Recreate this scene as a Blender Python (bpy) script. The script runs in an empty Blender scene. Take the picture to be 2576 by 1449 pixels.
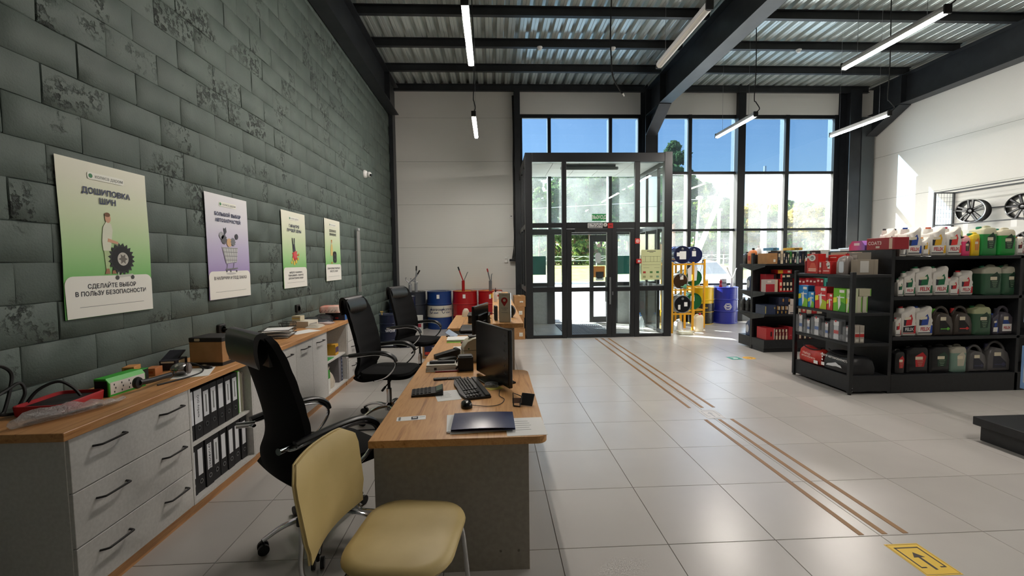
import bpy, math, random
from mathutils import Vector, Matrix
random.seed(11)
SC = bpy.context.scene
COL = SC.collection
PI = math.pi

# ---------------------------------------------------------------- camera, sky, sun, exposure
def setup_view():
    yaw, pitch, roll = 0.0438750725, -0.0595331011, -0.0119781315
    f0 = Vector((math.sin(yaw), math.cos(yaw), 0)); r0 = Vector((math.cos(yaw), -math.sin(yaw), 0)); u0 = Vector((0, 0, 1))
    fw = math.cos(pitch) * f0 + math.sin(pitch) * u0
    up = -math.sin(pitch) * f0 + math.cos(pitch) * u0
    r = math.cos(roll) * r0 + math.sin(roll) * up
    u = -math.sin(roll) * r0 + math.cos(roll) * up
    cd = bpy.data.cameras.new('camera'); cam = bpy.data.objects.new('camera', cd); COL.objects.link(cam)
    cd.sensor_fit = 'HORIZONTAL'; cd.sensor_width = 36.0; cd.lens = 36.0 * 1092.887 / 2576.0
    cd.clip_start = 0.05; cd.clip_end = 500
    m = Matrix((r, u, -fw)).transposed().to_4x4(); m.translation = Vector((0, 0, 1.544))
    cam.matrix_world = m
    SC.camera = cam
setup_view()

SUN_DIR = Vector((1.2, -0.88, -1.025)).normalized()      # the way the sunlight travels
SUN_STRENGTH = 12.0
SKY_STRENGTH = 0.2
EXPOSURE = 1.75
LAMP_STRENGTH = 70.0
W = bpy.data.worlds.new('sky'); SC.world = W; W.use_nodes = True
nt = W.node_tree; nt.nodes.clear()
sky = nt.nodes.new('ShaderNodeTexSky'); sky.sky_type = 'NISHITA'; sky.sun_disc = False
sky.sun_elevation = math.asin(-SUN_DIR.z); sky.sun_rotation = math.atan2(-SUN_DIR.x, -SUN_DIR.y)
sky.altitude = 200; sky.air_density = 1.0; sky.dust_density = 2.5; sky.ozone_density = 1.2
bg = nt.nodes.new('ShaderNodeBackground'); bg.inputs['Strength'].default_value = SKY_STRENGTH
wo = nt.nodes.new('ShaderNodeOutputWorld')
nt.links.new(sky.outputs[0], bg.inputs[0]); nt.links.new(bg.outputs[0], wo.inputs[0])
sl = bpy.data.lights.new('sun', 'SUN'); so = bpy.data.objects.new('sun', sl); COL.objects.link(so)
sl.energy = SUN_STRENGTH; sl.angle = 0.009; sl.color = (1.0, 0.97, 0.92)
so.rotation_euler = (-SUN_DIR).to_track_quat('Z', 'Y').to_euler(); so.location = (-12, 18, 14)
vs = SC.view_settings
vs.view_transform = 'Standard'; vs.look = 'None'; vs.gamma = 1.0; vs.use_curve_mapping = False; vs.exposure = EXPOSURE
try:
    SC.cycles.use_denoising = True; SC.cycles.denoiser = 'OPENIMAGEDENOISE'
    SC.cycles.max_bounces = 8; SC.cycles.diffuse_bounces = 5; SC.cycles.glossy_bounces = 4
    SC.cycles.transparent_max_bounces = 16; SC.cycles.transmission_bounces = 6
    SC.cycles.sample_clamp_indirect = 6.0; SC.cycles.caustics_reflective = False; SC.cycles.caustics_refractive = False
except Exception:
    pass

# ---------------------------------------------------------------- materials
def lin(c):
    return tuple((v / 255 / 12.92 if v / 255 <= 0.04045 else ((v / 255 + 0.055) / 1.055) ** 2.4) for v in c[:3]) + (1.0,)
MATS = {}
def new_mat(name):
    m = bpy.data.materials.new(name); m.use_nodes = True
    n = m.node_tree.nodes; l = m.node_tree.links
    return m, n, l, n['Principled BSDF']
def P(col, rough=0.5, metal=0.0, spec=0.5, coat=0.0, name=None):
    key = ('p', tuple(col), rough, metal, spec, coat)
    if key in MATS: return MATS[key]
    m, n, l, b = new_mat(name or 'paint')
    b.inputs['Base Color'].default_value = lin(col); b.inputs['Roughness'].default_value = rough
    b.inputs['Metallic'].default_value = metal; b.inputs['Specular IOR Level'].default_value = spec
    b.inputs['Coat Weight'].default_value = coat
    MATS[key] = m; return m
def N(n, l, kind, **kw):
    x = n.new(kind)
    for k, v in kw.items():
        if k in x.inputs: x.inputs[k].default_value = v
        else: setattr(x, k, v)
    return x
def ramp(n, stops):
    r = n.new('ShaderNodeValToRGB'); e = r.color_ramp.elements
    while len(e) < len(stops): e.new(0.5)
    for el, (p, c) in zip(e, stops): el.position = p; el.color = c
    return r
def noisy(col, col2, scale=8, rough=0.6, bump=0.0, bscale=None, metal=0, detail=4, stretch=(1, 1, 1), lo=.35, hi=.65, name='surface', spec=.5, dist=.01, coat=0):
    key = ('n', tuple(col), tuple(col2), scale, rough, bump, bscale, metal, stretch, lo, hi, spec, coat)
    if key in MATS: return MATS[key]
    m, n, l, b = new_mat(name)
    tc = n.new('ShaderNodeTexCoord'); mp = n.new('ShaderNodeMapping'); mp.inputs['Scale'].default_value = stretch
    l.new(tc.outputs['Object'], mp.inputs[0])
    nz = N(n, l, 'ShaderNodeTexNoise', Scale=scale, Detail=detail); l.new(mp.outputs[0], nz.inputs['Vector'])
    r = ramp(n, [(lo, lin(col)), (hi, lin(col2))]); l.new(nz.outputs[0], r.inputs[0]); l.new(r.outputs[0], b.inputs['Base Color'])
    b.inputs['Roughness'].default_value = rough; b.inputs['Metallic'].default_value = metal; b.inputs['Specular IOR Level'].default_value = spec
    b.inputs['Coat Weight'].default_value = coat
    if bump:
        nb = N(n, l, 'ShaderNodeTexNoise', Scale=bscale or scale * 3, Detail=4); l.new(mp.outputs[0], nb.inputs['Vector'])
        bp = N(n, l, 'ShaderNodeBump', Strength=bump, Distance=dist); l.new(nb.outputs[0], bp.inputs['Height']); l.new(bp.outputs[0], b.inputs['Normal'])
    MATS[key] = m; return m
def wood_mat(name, light, mid, dark, along='y', rough=0.42):
    m, n, l, b = new_mat(name)
    tc = n.new('ShaderNodeTexCoord'); mp = n.new('ShaderNodeMapping')
    s = {'y': (7, .55, 7), 'x': (.55, 7, 7), 'z': (7, 7, .55)}[along]
    mp.inputs['Scale'].default_value = s; l.new(tc.outputs['Object'], mp.inputs[0])
    n1 = N(n, l, 'ShaderNodeTexNoise', Scale=2.2, Detail=6, Distortion=1.4); l.new(mp.outputs[0], n1.inputs['Vector'])
    n2 = N(n, l, 'ShaderNodeTexNoise', Scale=14, Detail=5); l.new(mp.outputs[0], n2.inputs['Vector'])
    mx = N(n, l, 'ShaderNodeMath', operation='MULTIPLY_ADD'); l.new(n2.outputs[0], mx.inputs[0]); mx.inputs[1].default_value = .28; l.new(n1.outputs[0], mx.inputs[2])
    r = ramp(n, [(.38, lin(dark)), (.5, lin(mid)), (.60, lin(light)), (.82, lin(mid)), (.9, lin(dark))]); l.new(mx.outputs[0], r.inputs[0]); l.new(r.outputs[0], b.inputs['Base Color'])
    b.inputs['Roughness'].default_value = rough
    bp = N(n, l, 'ShaderNodeBump', Strength=.06, Distance=.004); l.new(n2.outputs[0], bp.inputs['Height']); l.new(bp.outputs[0], b.inputs['Normal'])
    return m
def glass_mat(name, tint, dust=0.04, dustcol=(225, 232, 235)):
    m, n, l, b = new_mat(name); n.remove(b)
    out = n['Material Output']
    tr = N(n, l, 'ShaderNodeBsdfTransparent', Color=lin(tint))
    gl = N(n, l, 'ShaderNodeBsdfGlossy', Roughness=0.0); gl.inputs['Color'].default_value = (1, 1, 1, 1)
    ge = n.new('ShaderNodeNewGeometry'); io = n.new('ShaderNodeMapRange'); io.inputs[3].default_value = 1.45; io.inputs[4].default_value = 1 / 1.45; l.new(ge.outputs['Backfacing'], io.inputs[0])
    lw = N(n, l, 'ShaderNodeFresnel'); l.new(io.outputs[0], lw.inputs['IOR'])      # both faces of a thin pane reflect alike
    mx = n.new('ShaderNodeMixShader'); l.new(lw.outputs[0], mx.inputs[0]); l.new(tr.outputs[0], mx.inputs[1]); l.new(gl.outputs[0], mx.inputs[2])
    if dust:
        df = N(n, l, 'ShaderNodeBsdfTranslucent', Color=lin(dustcol))
        tc = n.new('ShaderNodeTexCoord'); nz = N(n, l, 'ShaderNodeTexNoise', Scale=1.7, Detail=5); l.new(tc.outputs['Object'], nz.inputs['Vector'])
        ml = N(n, l, 'ShaderNodeMath', operation='MULTIPLY'); l.new(nz.outputs[0], ml.inputs[0]); ml.inputs[1].default_value = dust * 2
        m2 = n.new('ShaderNodeMixShader'); l.new(ml.outputs[0], m2.inputs[0]); l.new(mx.outputs[0], m2.inputs[1]); l.new(df.outputs[0], m2.inputs[2]); l.new(m2.outputs[0], out.inputs[0])
    else: l.new(mx.outputs[0], out.inputs[0])
    return m
def leaf_mat(name, c, c2):
    m, n, l, b = new_mat(name); n.remove(b)
    tc = n.new('ShaderNodeTexCoord'); nz = N(n, l, 'ShaderNodeTexNoise', Scale=.7, Detail=3); l.new(tc.outputs['Object'], nz.inputs['Vector'])
    r = ramp(n, [(.35, lin(c)), (.65, lin(c2))]); l.new(nz.outputs[0], r.inputs[0])
    d = n.new('ShaderNodeBsdfDiffuse'); t = n.new('ShaderNodeBsdfTranslucent'); mx = n.new('ShaderNodeMixShader'); mx.inputs[0].default_value = .45
    l.new(r.outputs[0], d.inputs[0]); l.new(r.outputs[0], t.inputs[0]); l.new(d.outputs[0], mx.inputs[1]); l.new(t.outputs[0], mx.inputs[2]); l.new(mx.outputs[0], n['Material Output'].inputs[0])
    return m
def emit_mat(name, col, strength):
    m, n, l, b = new_mat(name)
    b.inputs['Base Color'].default_value = lin(col); b.inputs['Emission Color'].default_value = lin(col); b.inputs['Emission Strength'].default_value = strength
    return m
def clear_plastic(name, col=(225, 228, 230), alpha=.35, rough=.15, bump=0):
    m, n, l, b = new_mat(name)
    b.inputs['Base Color'].default_value = lin(col); b.inputs['Roughness'].default_value = rough; b.inputs['Alpha'].default_value = alpha
    b.inputs['Specular IOR Level'].default_value = .9
    if bump:
        tc = n.new('ShaderNodeTexCoord'); nz = N(n, l, 'ShaderNodeTexNoise', Scale=45, Detail=3, Distortion=1.5); l.new(tc.outputs['Object'], nz.inputs['Vector'])
        bp = N(n, l, 'ShaderNodeBump', Strength=bump, Distance=.01); l.new(nz.outputs[0], bp.inputs['Height']); l.new(bp.outputs[0], b.inputs['Normal'])
    return m
def gradient_mat(name, stops, axis=2, lo=0.0, hi=1.0):
    m, n, l, b = new_mat(name)
    tc = n.new('ShaderNodeTexCoord'); sx = n.new('ShaderNodeSeparateXYZ'); l.new(tc.outputs['Object'], sx.inputs[0])
    mr = n.new('ShaderNodeMapRange'); mr.inputs[1].default_value = lo; mr.inputs[2].default_value = hi; l.new(sx.outputs[axis], mr.inputs[0])
    r = ramp(n, [(p, lin(c)) for p, c in stops]); l.new(mr.outputs[0], r.inputs[0]); l.new(r.outputs[0], b.inputs['Base Color'])
    b.inputs['Roughness'].default_value = .7; b.inputs['Specular IOR Level'].default_value = .2
    return m

CHROME = P((215, 215, 218), .12, 1.0, name='chrome')
STEEL = P((160, 162, 165), .35, 1.0, name='brushed steel')
BLACK = P((16, 16, 17), .5, name='black plastic')
BLACKG = P((12, 12, 13), .25, name='gloss black plastic')
DARKSTEEL = noisy((30, 33, 37), (38, 41, 45), 6, .45, .05, name='dark painted steel')
FRAME = P((28, 30, 33), .38, name='dark aluminium')
WHITE = P((232, 232, 230), .5, name='white')
PAPER = P((238, 238, 236), .8, spec=.2, name='paper')
CREAM = P((226, 216, 190), .7, name='cream label')
GREYCAB = noisy((196, 194, 190), (206, 204, 200), 60, .55, .02, name='light grey laminate')
DESKGREY = noisy((150, 143, 132), (160, 153, 142), 40, .6, .02, name='warm grey laminate')
WOOD = wood_mat('oak desk laminate', (205, 155, 98), (186, 134, 78), (128, 84, 46), 'y')
WOODC = wood_mat('oak counter laminate', (206, 154, 102), (188, 134, 84), (150, 100, 60), 'y')
LEATHER = noisy((15, 15, 16), (20, 20, 21), 30, .38, .12, 160, name='black leather', dist=.002)
MESHFAB = noisy((9, 9, 10), (13, 13, 14), 200, .85, .2, 500, name='black mesh fabric', dist=.001, spec=.2)
BEIGE = noisy((206, 184, 128), (196, 174, 118), 5, .5, .06, 220, name='beige vinyl', dist=.002)
CARDB = noisy((166, 122, 78), (178, 133, 88), 12, .85, .05, name='cardboard')
INK = P((38, 40, 48), .7, name='dark print')
SHELFBLK = noisy((24, 26, 29), (30, 32, 35), 25, .5, .03, name='black powder coat')
YELLOWP = P((230, 165, 25), .45, name='yellow paint')

# ---------------------------------------------------------------- mesh building
def rrect(w, d, r, n=4, cx=0, cy=0):
    r = max(1e-4, min(r, w / 2 - 1e-4, d / 2 - 1e-4)); pts = []
    for (sx, sy, a0) in ((1, 1, 0), (-1, 1, PI / 2), (-1, -1, PI), (1, -1, 1.5 * PI)):
        for k in range(n + 1):
            a = a0 + PI / 2 * k / n
            pts.append((cx + sx * (w / 2 - r) + r * math.cos(a), cy + sy * (d / 2 - r) + r * math.sin(a)))
    return pts
def smooth_path(pts, k=6):
    p = [Vector(q) for q in pts]; out = []
    for i in range(len(p) - 1):
        a = p[max(i - 1, 0)]; b = p[i]; c = p[i + 1]; d = p[min(i + 2, len(p) - 1)]
        for j in range(k):
            t = j / k
            out.append(0.5 * ((2 * b) + (c - a) * t + (2 * a - 5 * b + 4 * c - d) * t * t + (3 * b - a - 3 * c + d) * t ** 3))
    out.append(p[-1]); return out
class MB:
    def __init__(s): s.v = []; s.f = []; s.m = []
    def add(s, vs, fs, mi=0):
        o = len(s.v); s.v += [tuple(v) for v in vs]; s.f += [tuple(i + o for i in f) for f in fs]; s.m += [mi] * len(fs); return s
    def box(s, x0, x1, y0, y1, z0, z1, b=0.0, mi=0):
        b = min(b, (x1 - x0) * .45, (y1 - y0) * .45, (z1 - z0) * .45)
        if b <= 0:
            vs = [(x, y, z) for z in (z0, z1) for y in (y0, y1) for x in (x0, x1)]
            return s.add(vs, [(0, 2, 3, 1), (4, 5, 7, 6), (0, 1, 5, 4), (2, 6, 7, 3), (0, 4, 6, 2), (1, 3, 7, 5)], mi)
        L = ((x0, x1), (y0, y1), (z0, z1)); vs = []; idx = {}
        for i in (0, 1):
            for j in (0, 1):
                for k in (0, 1):
                    for ax in range(3):
                        p = [L[0][i], L[1][j], L[2][k]]
                        for q, sgn in zip(range(3), (i, j, k)):
                            if q != ax: p[q] += b if sgn == 0 else -b
                        idx[(i, j, k, ax)] = len(vs); vs.append(p)
        fs = []
        def q(*a): fs.append(tuple(idx[t] for t in a))
        q((0,0,0,0),(0,0,1,0),(0,1,1,0),(0,1,0,0)); q((1,0,0,0),(1,1,0,0),(1,1,1,0),(1,0,1,0))
        q((0,0,0,1),(1,0,0,1),(1,0,1,1),(0,0,1,1)); q((0,1,0,1),(0,1,1,1),(1,1,1,1),(1,1,0,1))
        q((0,0,0,2),(0,1,0,2),(1,1,0,2),(1,0,0,2)); q((0,0,1,2),(1,0,1,2),(1,1,1,2),(0,1,1,2))
        for a in (0, 1):
            for c in (0, 1):
                fl = (a == c)
                e = [(a,c,0,0),(a,c,1,0),(a,c,1,1),(a,c,0,1)]; fs.append(tuple(idx[t] for t in (e[::-1] if fl else e)))
                e = [(0,a,c,1),(1,a,c,1),(1,a,c,2),(0,a,c,2)]; fs.append(tuple(idx[t] for t in (e[::-1] if fl else e)))
                e = [(a,0,c,0),(a,1,c,0),(a,1,c,2),(a,0,c,2)]; fs.append(tuple(idx[t] for t in (e if fl else e[::-1])))
        for i in (0, 1):
            for j in (0, 1):
                for k in (0, 1):
                    t = [idx[(i,j,k,0)], idx[(i,j,k,1)], idx[(i,j,k,2)]]
                    fs.append(tuple(t if (i + j + k) % 2 else t[::-1]))
        return s.add(vs, fs, mi)
    def loft(s, rings, cap=True, mi=0, closed=True):
        n = len(rings[0]); vs = [p for r in rings for p in r]; fs = []
        for i in range(len(rings) - 1):
            for j in range(n if closed else n - 1):
                k = (j + 1) % n; fs.append((i * n + j, i * n + k, (i + 1) * n + k, (i + 1) * n + j))
        if cap: fs.append(tuple(range(n - 1, -1, -1))); fs.append(tuple((len(rings) - 1) * n + j for j in range(n)))
        return s.add(vs, fs, mi)
    def rloft(s, secs, n=4, mi=0, ox=0, oy=0):      # secs: (z, w, d, r[, cx, cy])
        return s.loft([[(x + ox, y + oy, q[0]) for x, y in rrect(q[1], q[2], q[3], n, q[4] if len(q) > 4 else 0, q[5] if len(q) > 5 else 0)] for q in secs], True, mi)
    def lathe(s, prof, c=(0, 0, 0), n=24, axis='z', mi=0, cap=True):
        rings = []
        for r, h in prof:
            ring = []
            for k in range(n):
                a = 2 * PI * k / n; x, y = r * math.cos(a), r * math.sin(a)
                if axis == 'z': p = (c[0] + x, c[1] + y, c[2] + h)
                elif axis == 'y': p = (c[0] + y, c[1] + h, c[2] + x)
                else: p = (c[0] + h, c[1] + x, c[2] + y)
                ring.append(p)
            rings.append(ring)
        return s.loft(rings, cap, mi)
    def cyl(s, a, b, r, n=12, r2=None, mi=0):
        return s.tube([a, b], r, n, r2=r2, mi=mi)
    def tube(s, path, r, n=8, r2=None, mi=0, flat=1.0):
        p = [Vector(q) for q in path]; rings = []; t0 = (p[1] - p[0]).normalized()
        nn = t0.orthogonal().normalized()
        if abs(t0.z) < .9: nn = (Vector((0, 0, 1)) - t0 * t0.z).normalized()
        for i, q in enumerate(p):
            t = (p[min(i + 1, len(p) - 1)] - p[max(i - 1, 0)]).normalized()
            nn = (nn - t * nn.dot(t)); nn = nn.normalized() if nn.length > 1e-6 else t.orthogonal().normalized()
            bb = t.cross(nn); rr = r if r2 is None else r + (r2 - r) * i / (len(p) - 1)
            rings.append([q + (nn * math.cos(2 * PI * k / n) * flat + bb * math.sin(2 * PI * k / n)) * rr for k in range(n)])
        return s.loft(rings, True, mi)
    def prism(s, poly, lo, hi, plane='xz', mi=0, inset=0.0):
        def pt(a, b, h): return {'xz': (a, h, b), 'xy': (a, b, h), 'yz': (h, a, b)}[plane]
        area = sum(poly[i][0] * poly[(i + 1) % len(poly)][1] - poly[(i + 1) % len(poly)][0] * poly[i][1] for i in range(len(poly)))
        pl = list(poly) if area > 0 else list(poly)[::-1]
        if plane == 'xz': pl = pl[::-1]
        if inset:
            cx = sum(p[0] for p in pl) / len(pl); cy = sum(p[1] for p in pl) / len(pl)
            w = max(p[0] for p in pl) - min(p[0] for p in pl); h = max(p[1] for p in pl) - min(p[1] for p in pl)
            kx, ky = 1 - 2 * inset / w, 1 - 2 * inset / h
            pi_ = [(cx + (a - cx) * kx, cy + (b - cy) * ky) for a, b in pl]
            rings = [[pt(a, b, lo) for a, b in pi_], [pt(a, b, lo + inset) for a, b in pl], [pt(a, b, hi - inset) for a, b in pl], [pt(a, b, hi) for a, b in pi_]]
        else: rings = [[pt(a, b, lo) for a, b in pl], [pt(a, b, hi) for a, b in pl]]
        return s.loft(rings, True, mi)
    def quad(s, a, b, c, d, mi=0): return s.add([a, b, c, d], [(0, 1, 2, 3)], mi)
    def sphere(s, c, r, n=12, m=8, sz=1.0, mi=0):
        return s.lathe([(max(1e-4, r * math.sin(PI * i / m)), -r * sz * math.cos(PI * i / m)) for i in range(m + 1)], c, n, 'z', mi)
    def mesh(s, name, smooth=True, ang=0.6):
        me = bpy.data.meshes.new(name); me.from_pydata(s.v, [], s.f); me.validate()
        if any(s.m): me.polygons.foreach_set('material_index', s.m[:len(me.polygons)])
        if smooth: me.shade_smooth(); me.set_sharp_from_angle(angle=ang)
        me.update(); return me
    def build(s, name, mats, parent=None, loc=(0, 0, 0), rot=(0, 0, 0), smooth=True, ang=0.6):
        me = s.mesh(name, smooth, ang)
        for mt in (mats if isinstance(mats, (list, tuple)) else [mats]): me.materials.append(mt)
        return obj(name, me, parent, loc, rot)
def obj(name, me, parent=None, loc=(0, 0, 0), rot=(0, 0, 0)):
    o = bpy.data.objects.new(name, me); COL.objects.link(o); o.location = loc; o.rotation_euler = rot
    if parent: o.parent = parent
    return o
def tag(o, label, cat, group=None):
    o['label'] = label; o['category'] = cat
    if group: o['group'] = group
    return o
def thing(name, label, cat, loc=(0, 0, 0), rz=0.0, group=None):
    return tag(obj(name, None, None, loc, (0, 0, rz)), label, cat, group)
def struct(name, loc=(0, 0, 0), me=None):
    o = obj(name, me, None, loc); o['kind'] = 'structure'; return o
def st(o): o['kind'] = 'structure'; return o
def dup(root, loc, rz=None, label=None, group=None, parent=None):
    r = root.copy(); COL.objects.link(r); r.location = loc
    if rz is not None: r.rotation_euler = (0, 0, rz)
    if label: r['label'] = label
    if group: r['group'] = group
    if parent: r.parent = parent
    for ch in list(root.children):
        c = ch.copy(); COL.objects.link(c); c.parent = r
        for g in list(ch.children):
            d = g.copy(); COL.objects.link(d); d.parent = c
    return r
TXT = {}
def text_mesh(s, size, spacing=1.0, bold=0.0, align='CENTER'):
    key = (s, size, spacing, bold, align)
    if key not in TXT:
        cu = bpy.data.curves.new('lettering', 'FONT'); cu.body = s; cu.size = size; cu.align_x = align; cu.align_y = 'CENTER'
        cu.resolution_u = 2; cu.space_character = spacing; cu.offset = bold
        ob = bpy.data.objects.new('lettering', cu)
        me = bpy.data.meshes.new_from_object(ob); me.name = 'lettering'
        bpy.data.objects.remove(ob); bpy.data.curves.remove(cu); TXT[key] = me
    return TXT[key]
FACE = {'+x': ((0, 1, 0), (0, 0, 1)), '-y': ((1, 0, 0), (0, 0, 1)), '-x': ((0, -1, 0), (0, 0, 1)), '+z': ((1, 0, 0), (0, 1, 0)), '+y': ((-1, 0, 0), (0, 0, 1)), 'z-x': ((0, -1, 0), (1, 0, 0)), 'z+x': ((0, 1, 0), (-1, 0, 0))}
def letter(s, size, mat, parent, loc, face='-y', spacing=1.0, bold=0.0, align='CENTER', sx=1.0, roll=0.0, name='lettering'):
    me = text_mesh(s, size, spacing, bold, align)
    me = me.copy(); me.materials.clear(); me.materials.append(mat)
    o = bpy.data.objects.new(name, me); COL.objects.link(o)
    r, u = FACE[face]; r = Vector(r); u = Vector(u); n = r.cross(u)
    if roll: r, u = (r * math.cos(roll) + u * math.sin(roll)), (-r * math.sin(roll) + u * math.cos(roll))
    m = Matrix((r * sx, u, n)).transposed().to_4x4(); m.translation = Vector(loc)
    o.parent = parent; o.matrix_basis = m
    return o
def flat(name, mat, parent, pts, face, loc, th=.0006):   # thin printed patch: 2D outline on a face
    r, u = FACE[face]; r = Vector(r); u = Vector(u); n = r.cross(u); L = Vector(loc)
    mb = MB(); a = sum(pts[i][0] * pts[(i + 1) % len(pts)][1] - pts[(i + 1) % len(pts)][0] * pts[i][1] for i in range(len(pts)))
    pl = pts if a > 0 else pts[::-1]
    mb.loft([[L + r * x + u * y for x, y in pl], [L + r * x + u * y + n * th for x, y in pl]])
    return mb.build(name, mat, parent, smooth=False)
def rect(w, h, cx=0, cy=0, r=0):
    return rrect(w, h, r, 4, cx, cy) if r else [(cx - w / 2, cy - h / 2), (cx + w / 2, cy - h / 2), (cx + w / 2, cy + h / 2), (cx - w / 2, cy + h / 2)]
def disc(r, cx=0, cy=0, n=20, ry=None):
    return [(cx + r * math.cos(2 * PI * k / n), cy + (ry or r) * math.sin(2 * PI * k / n)) for k in range(n)]
# ================================================================ THE ROOM
XL, XR, YF, YB, ZC = -2.36, 9.45, 10.68, -4.5, 5.83
CAM = Vector((0, 0, 1.544))
def in_view(p, mx=0.06):
    d = Vector(p) - CAM
    m = SC.camera.matrix_world.to_3x3()
    x, y, z = d.dot(m.col[0]), d.dot(m.col[1]), -d.dot(m.col[2])
    if z < .2: return False
    f = 1092.887
    return abs(x / z * f) < 1288 * (1 + mx) and abs(y / z * f) < 724.5 * (1 + mx)

# ---- floor: every tile a piece
GROUT = P((112, 108, 104), .9, name='grout')
m, n, l, b = new_mat('porcelain tile'); TILE = m
tc = n.new('ShaderNodeTexCoord'); oi = n.new('ShaderNodeObjectInfo')
ad = N(n, l, 'ShaderNodeVectorMath', operation='ADD'); l.new(tc.outputs['Object'], ad.inputs[0]); l.new(oi.outputs['Location'], ad.inputs[1])
nz = N(n, l, 'ShaderNodeTexNoise', Scale=1.6, Detail=4); l.new(ad.outputs[0], nz.inputs['Vector'])
rp = ramp(n, [(.3, lin((180, 176, 171))), (.7, lin((187, 183, 178)))]); l.new(nz.outputs[0], rp.inputs[0])
hs = n.new('ShaderNodeHueSaturation'); l.new(rp.outputs[0], hs.inputs['Color'])
mr = n.new('ShaderNodeMapRange'); mr.inputs[3].default_value = .965; mr.inputs[4].default_value = 1.035; l.new(oi.outputs['Random'], mr.inputs[0]); l.new(mr.outputs[0], hs.inputs['Value'])
l.new(hs.outputs[0], b.inputs['Base Color'])
r2 = ramp(n, [(.3, (.26, .26, .26, 1)), (.7, (.27, .27, .27, 1))]); l.new(nz.outputs[0], r2.inputs[0]); l.new(r2.outputs[0], b.inputs['Roughness'])
b.inputs['Specular IOR Level'].default_value = .55

floor = st(MB().box(XL - .2, XR + .2, YB - .2, YF + .3, -.14, -.004).build('floor', GROUT, smooth=False))
def tile_mesh(w, d):
    mb = MB(); g = .0017
    mb.loft([[(x, y, -.010) for x, y in rect(w - 2 * g, d - 2 * g)], [(x, y, -.0012) for x, y in rect(w - 2 * g, d - 2 * g)], [(x, y, 0) for x, y in rect(w - 2 * g - .0024, d - 2 * g - .0024)]])
    me = mb.mesh('tile', False); me.materials.append(TILE); return me
TM = tile_mesh(.6, .6); tl = []
TX0, TY0 = .33349, 4.03883
for i in range(-5, 17):
    for j in range(-15, 13):
        x0, x1, y0, y1 = TX0 + .6 * i, TX0 + .6 * (i + 1), TY0 + .6 * j, TY0 + .6 * (j + 1)
        x0, x1, y0, y1 = max(x0, XL), min(x1, XR), max(y0, YB), min(y1, YF)
        if x1 - x0 < .03 or y1 - y0 < .03: continue
        c = ((x0 + x1) / 2, (y0 + y1) / 2, 0)
        vis = any(in_view((x, y, 0)) for x in (x0, x1) for y in (y0, y1)) and c[0] > -2.05
        tl.append((0 if vis else 1, (Vector(c) - CAM).length, c, x1 - x0, y1 - y0))
tl.sort(key=lambda t: (t[0], t[1]))
rest = MB()
for k, (v, d, c, w, h) in enumerate(tl):
    if k < 300 and v == 0:
        me = TM if abs(w - .6) < 1e-4 and abs(h - .6) < 1e-4 else tile_mesh(w, h)
        obj('tile', me, floor, c)
    else:
        g = .0017; rest.box(c[0] - w / 2 + g, c[0] + w / 2 - g, c[1] - h / 2 + g, c[1] + h / 2 - g, -.01, 0)
o = rest.build('tile_field', TILE, floor, smooth=False); o['kind'] = 'stuff'

# ---- left wall: painted masonry blocks
m, n, l, b = new_mat('dark green painted block'); BLOCK = m
tc = n.new('ShaderNodeTexCoord'); oi = n.new('ShaderNodeObjectInfo')
ad = N(n, l, 'ShaderNodeVectorMath', operation='ADD'); l.new(tc.outputs['Object'], ad.inputs[0]); l.new(oi.outputs['Location'], ad.inputs[1])
n1 = N(n, l, 'ShaderNodeTexNoise', Scale=26, Detail=7, Roughness=.62); l.new(ad.outputs[0], n1.inputs['Vector'])
n2 = N(n, l, 'ShaderNodeTexNoise', Scale=3.3, Detail=3); l.new(ad.outputs[0], n2.inputs['Vector'])
msk = ramp(n, [(.52, (0, 0, 0, 1)), (.66, (1, 1, 1, 1))]); rr_ = N(n, l, 'ShaderNodeMath', operation='MULTIPLY_ADD'); l.new(oi.outputs['Random'], rr_.inputs[0]); rr_.inputs[1].default_value = .30; l.new(n2.outputs[0], rr_.inputs[2]); rs_ = N(n, l, 'ShaderNodeMath', operation='SUBTRACT'); l.new(rr_.outputs[0], rs_.inputs[0]); rs_.inputs[1].default_value = .20; l.new(rs_.outputs[0], msk.inputs[0])
pit = ramp(n, [(.40, (0, 0, 0, 1)), (.50, (1, 1, 1, 1))]); l.new(n1.outputs[0], pit.inputs[0])
inv = N(n, l, 'ShaderNodeMath', operation='SUBTRACT'); inv.inputs[0].default_value = 1; l.new(pit.outputs[0], inv.inputs[1])
hole = N(n, l, 'ShaderNodeMath', operation='MULTIPLY'); l.new(inv.outputs[0], hole.inputs[0]); l.new(msk.outputs[0], hole.inputs[1])
n3 = N(n, l, 'ShaderNodeTexNoise', Scale=90, Detail=3); l.new(ad.outputs[0], n3.inputs['Vector'])
hsum = N(n, l, 'ShaderNodeMath', operation='MULTIPLY_ADD'); l.new(hole.outputs[0], hsum.inputs[0]); hsum.inputs[1].default_value = -1.0
sc3 = N(n, l, 'ShaderNodeMath', operation='MULTIPLY'); l.new(n3.outputs[0], sc3.inputs[0]); sc3.inputs[1].default_value = .16; l.new(sc3.outputs[0], hsum.inputs[2])
bp = N(n, l, 'ShaderNodeBump', Strength=.9, Distance=.012); l.new(hsum.outputs[0], bp.inputs['Height']); l.new(bp.outputs[0], b.inputs['Normal'])
cr = ramp(n, [(.3, lin((80, 91, 86))), (.7, lin((93, 104, 98)))]); l.new(n2.outputs[0], cr.inputs[0])
hs = n.new('ShaderNodeHueSaturation'); l.new(cr.outputs[0], hs.inputs['Color'])
mr = n.new('ShaderNodeMapRange'); mr.inputs[3].default_value = .92; mr.inputs[4].default_value = 1.06; l.new(oi.outputs['Random'], mr.inputs[0]); l.new(mr.outputs[0], hs.inputs['Value'])
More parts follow.
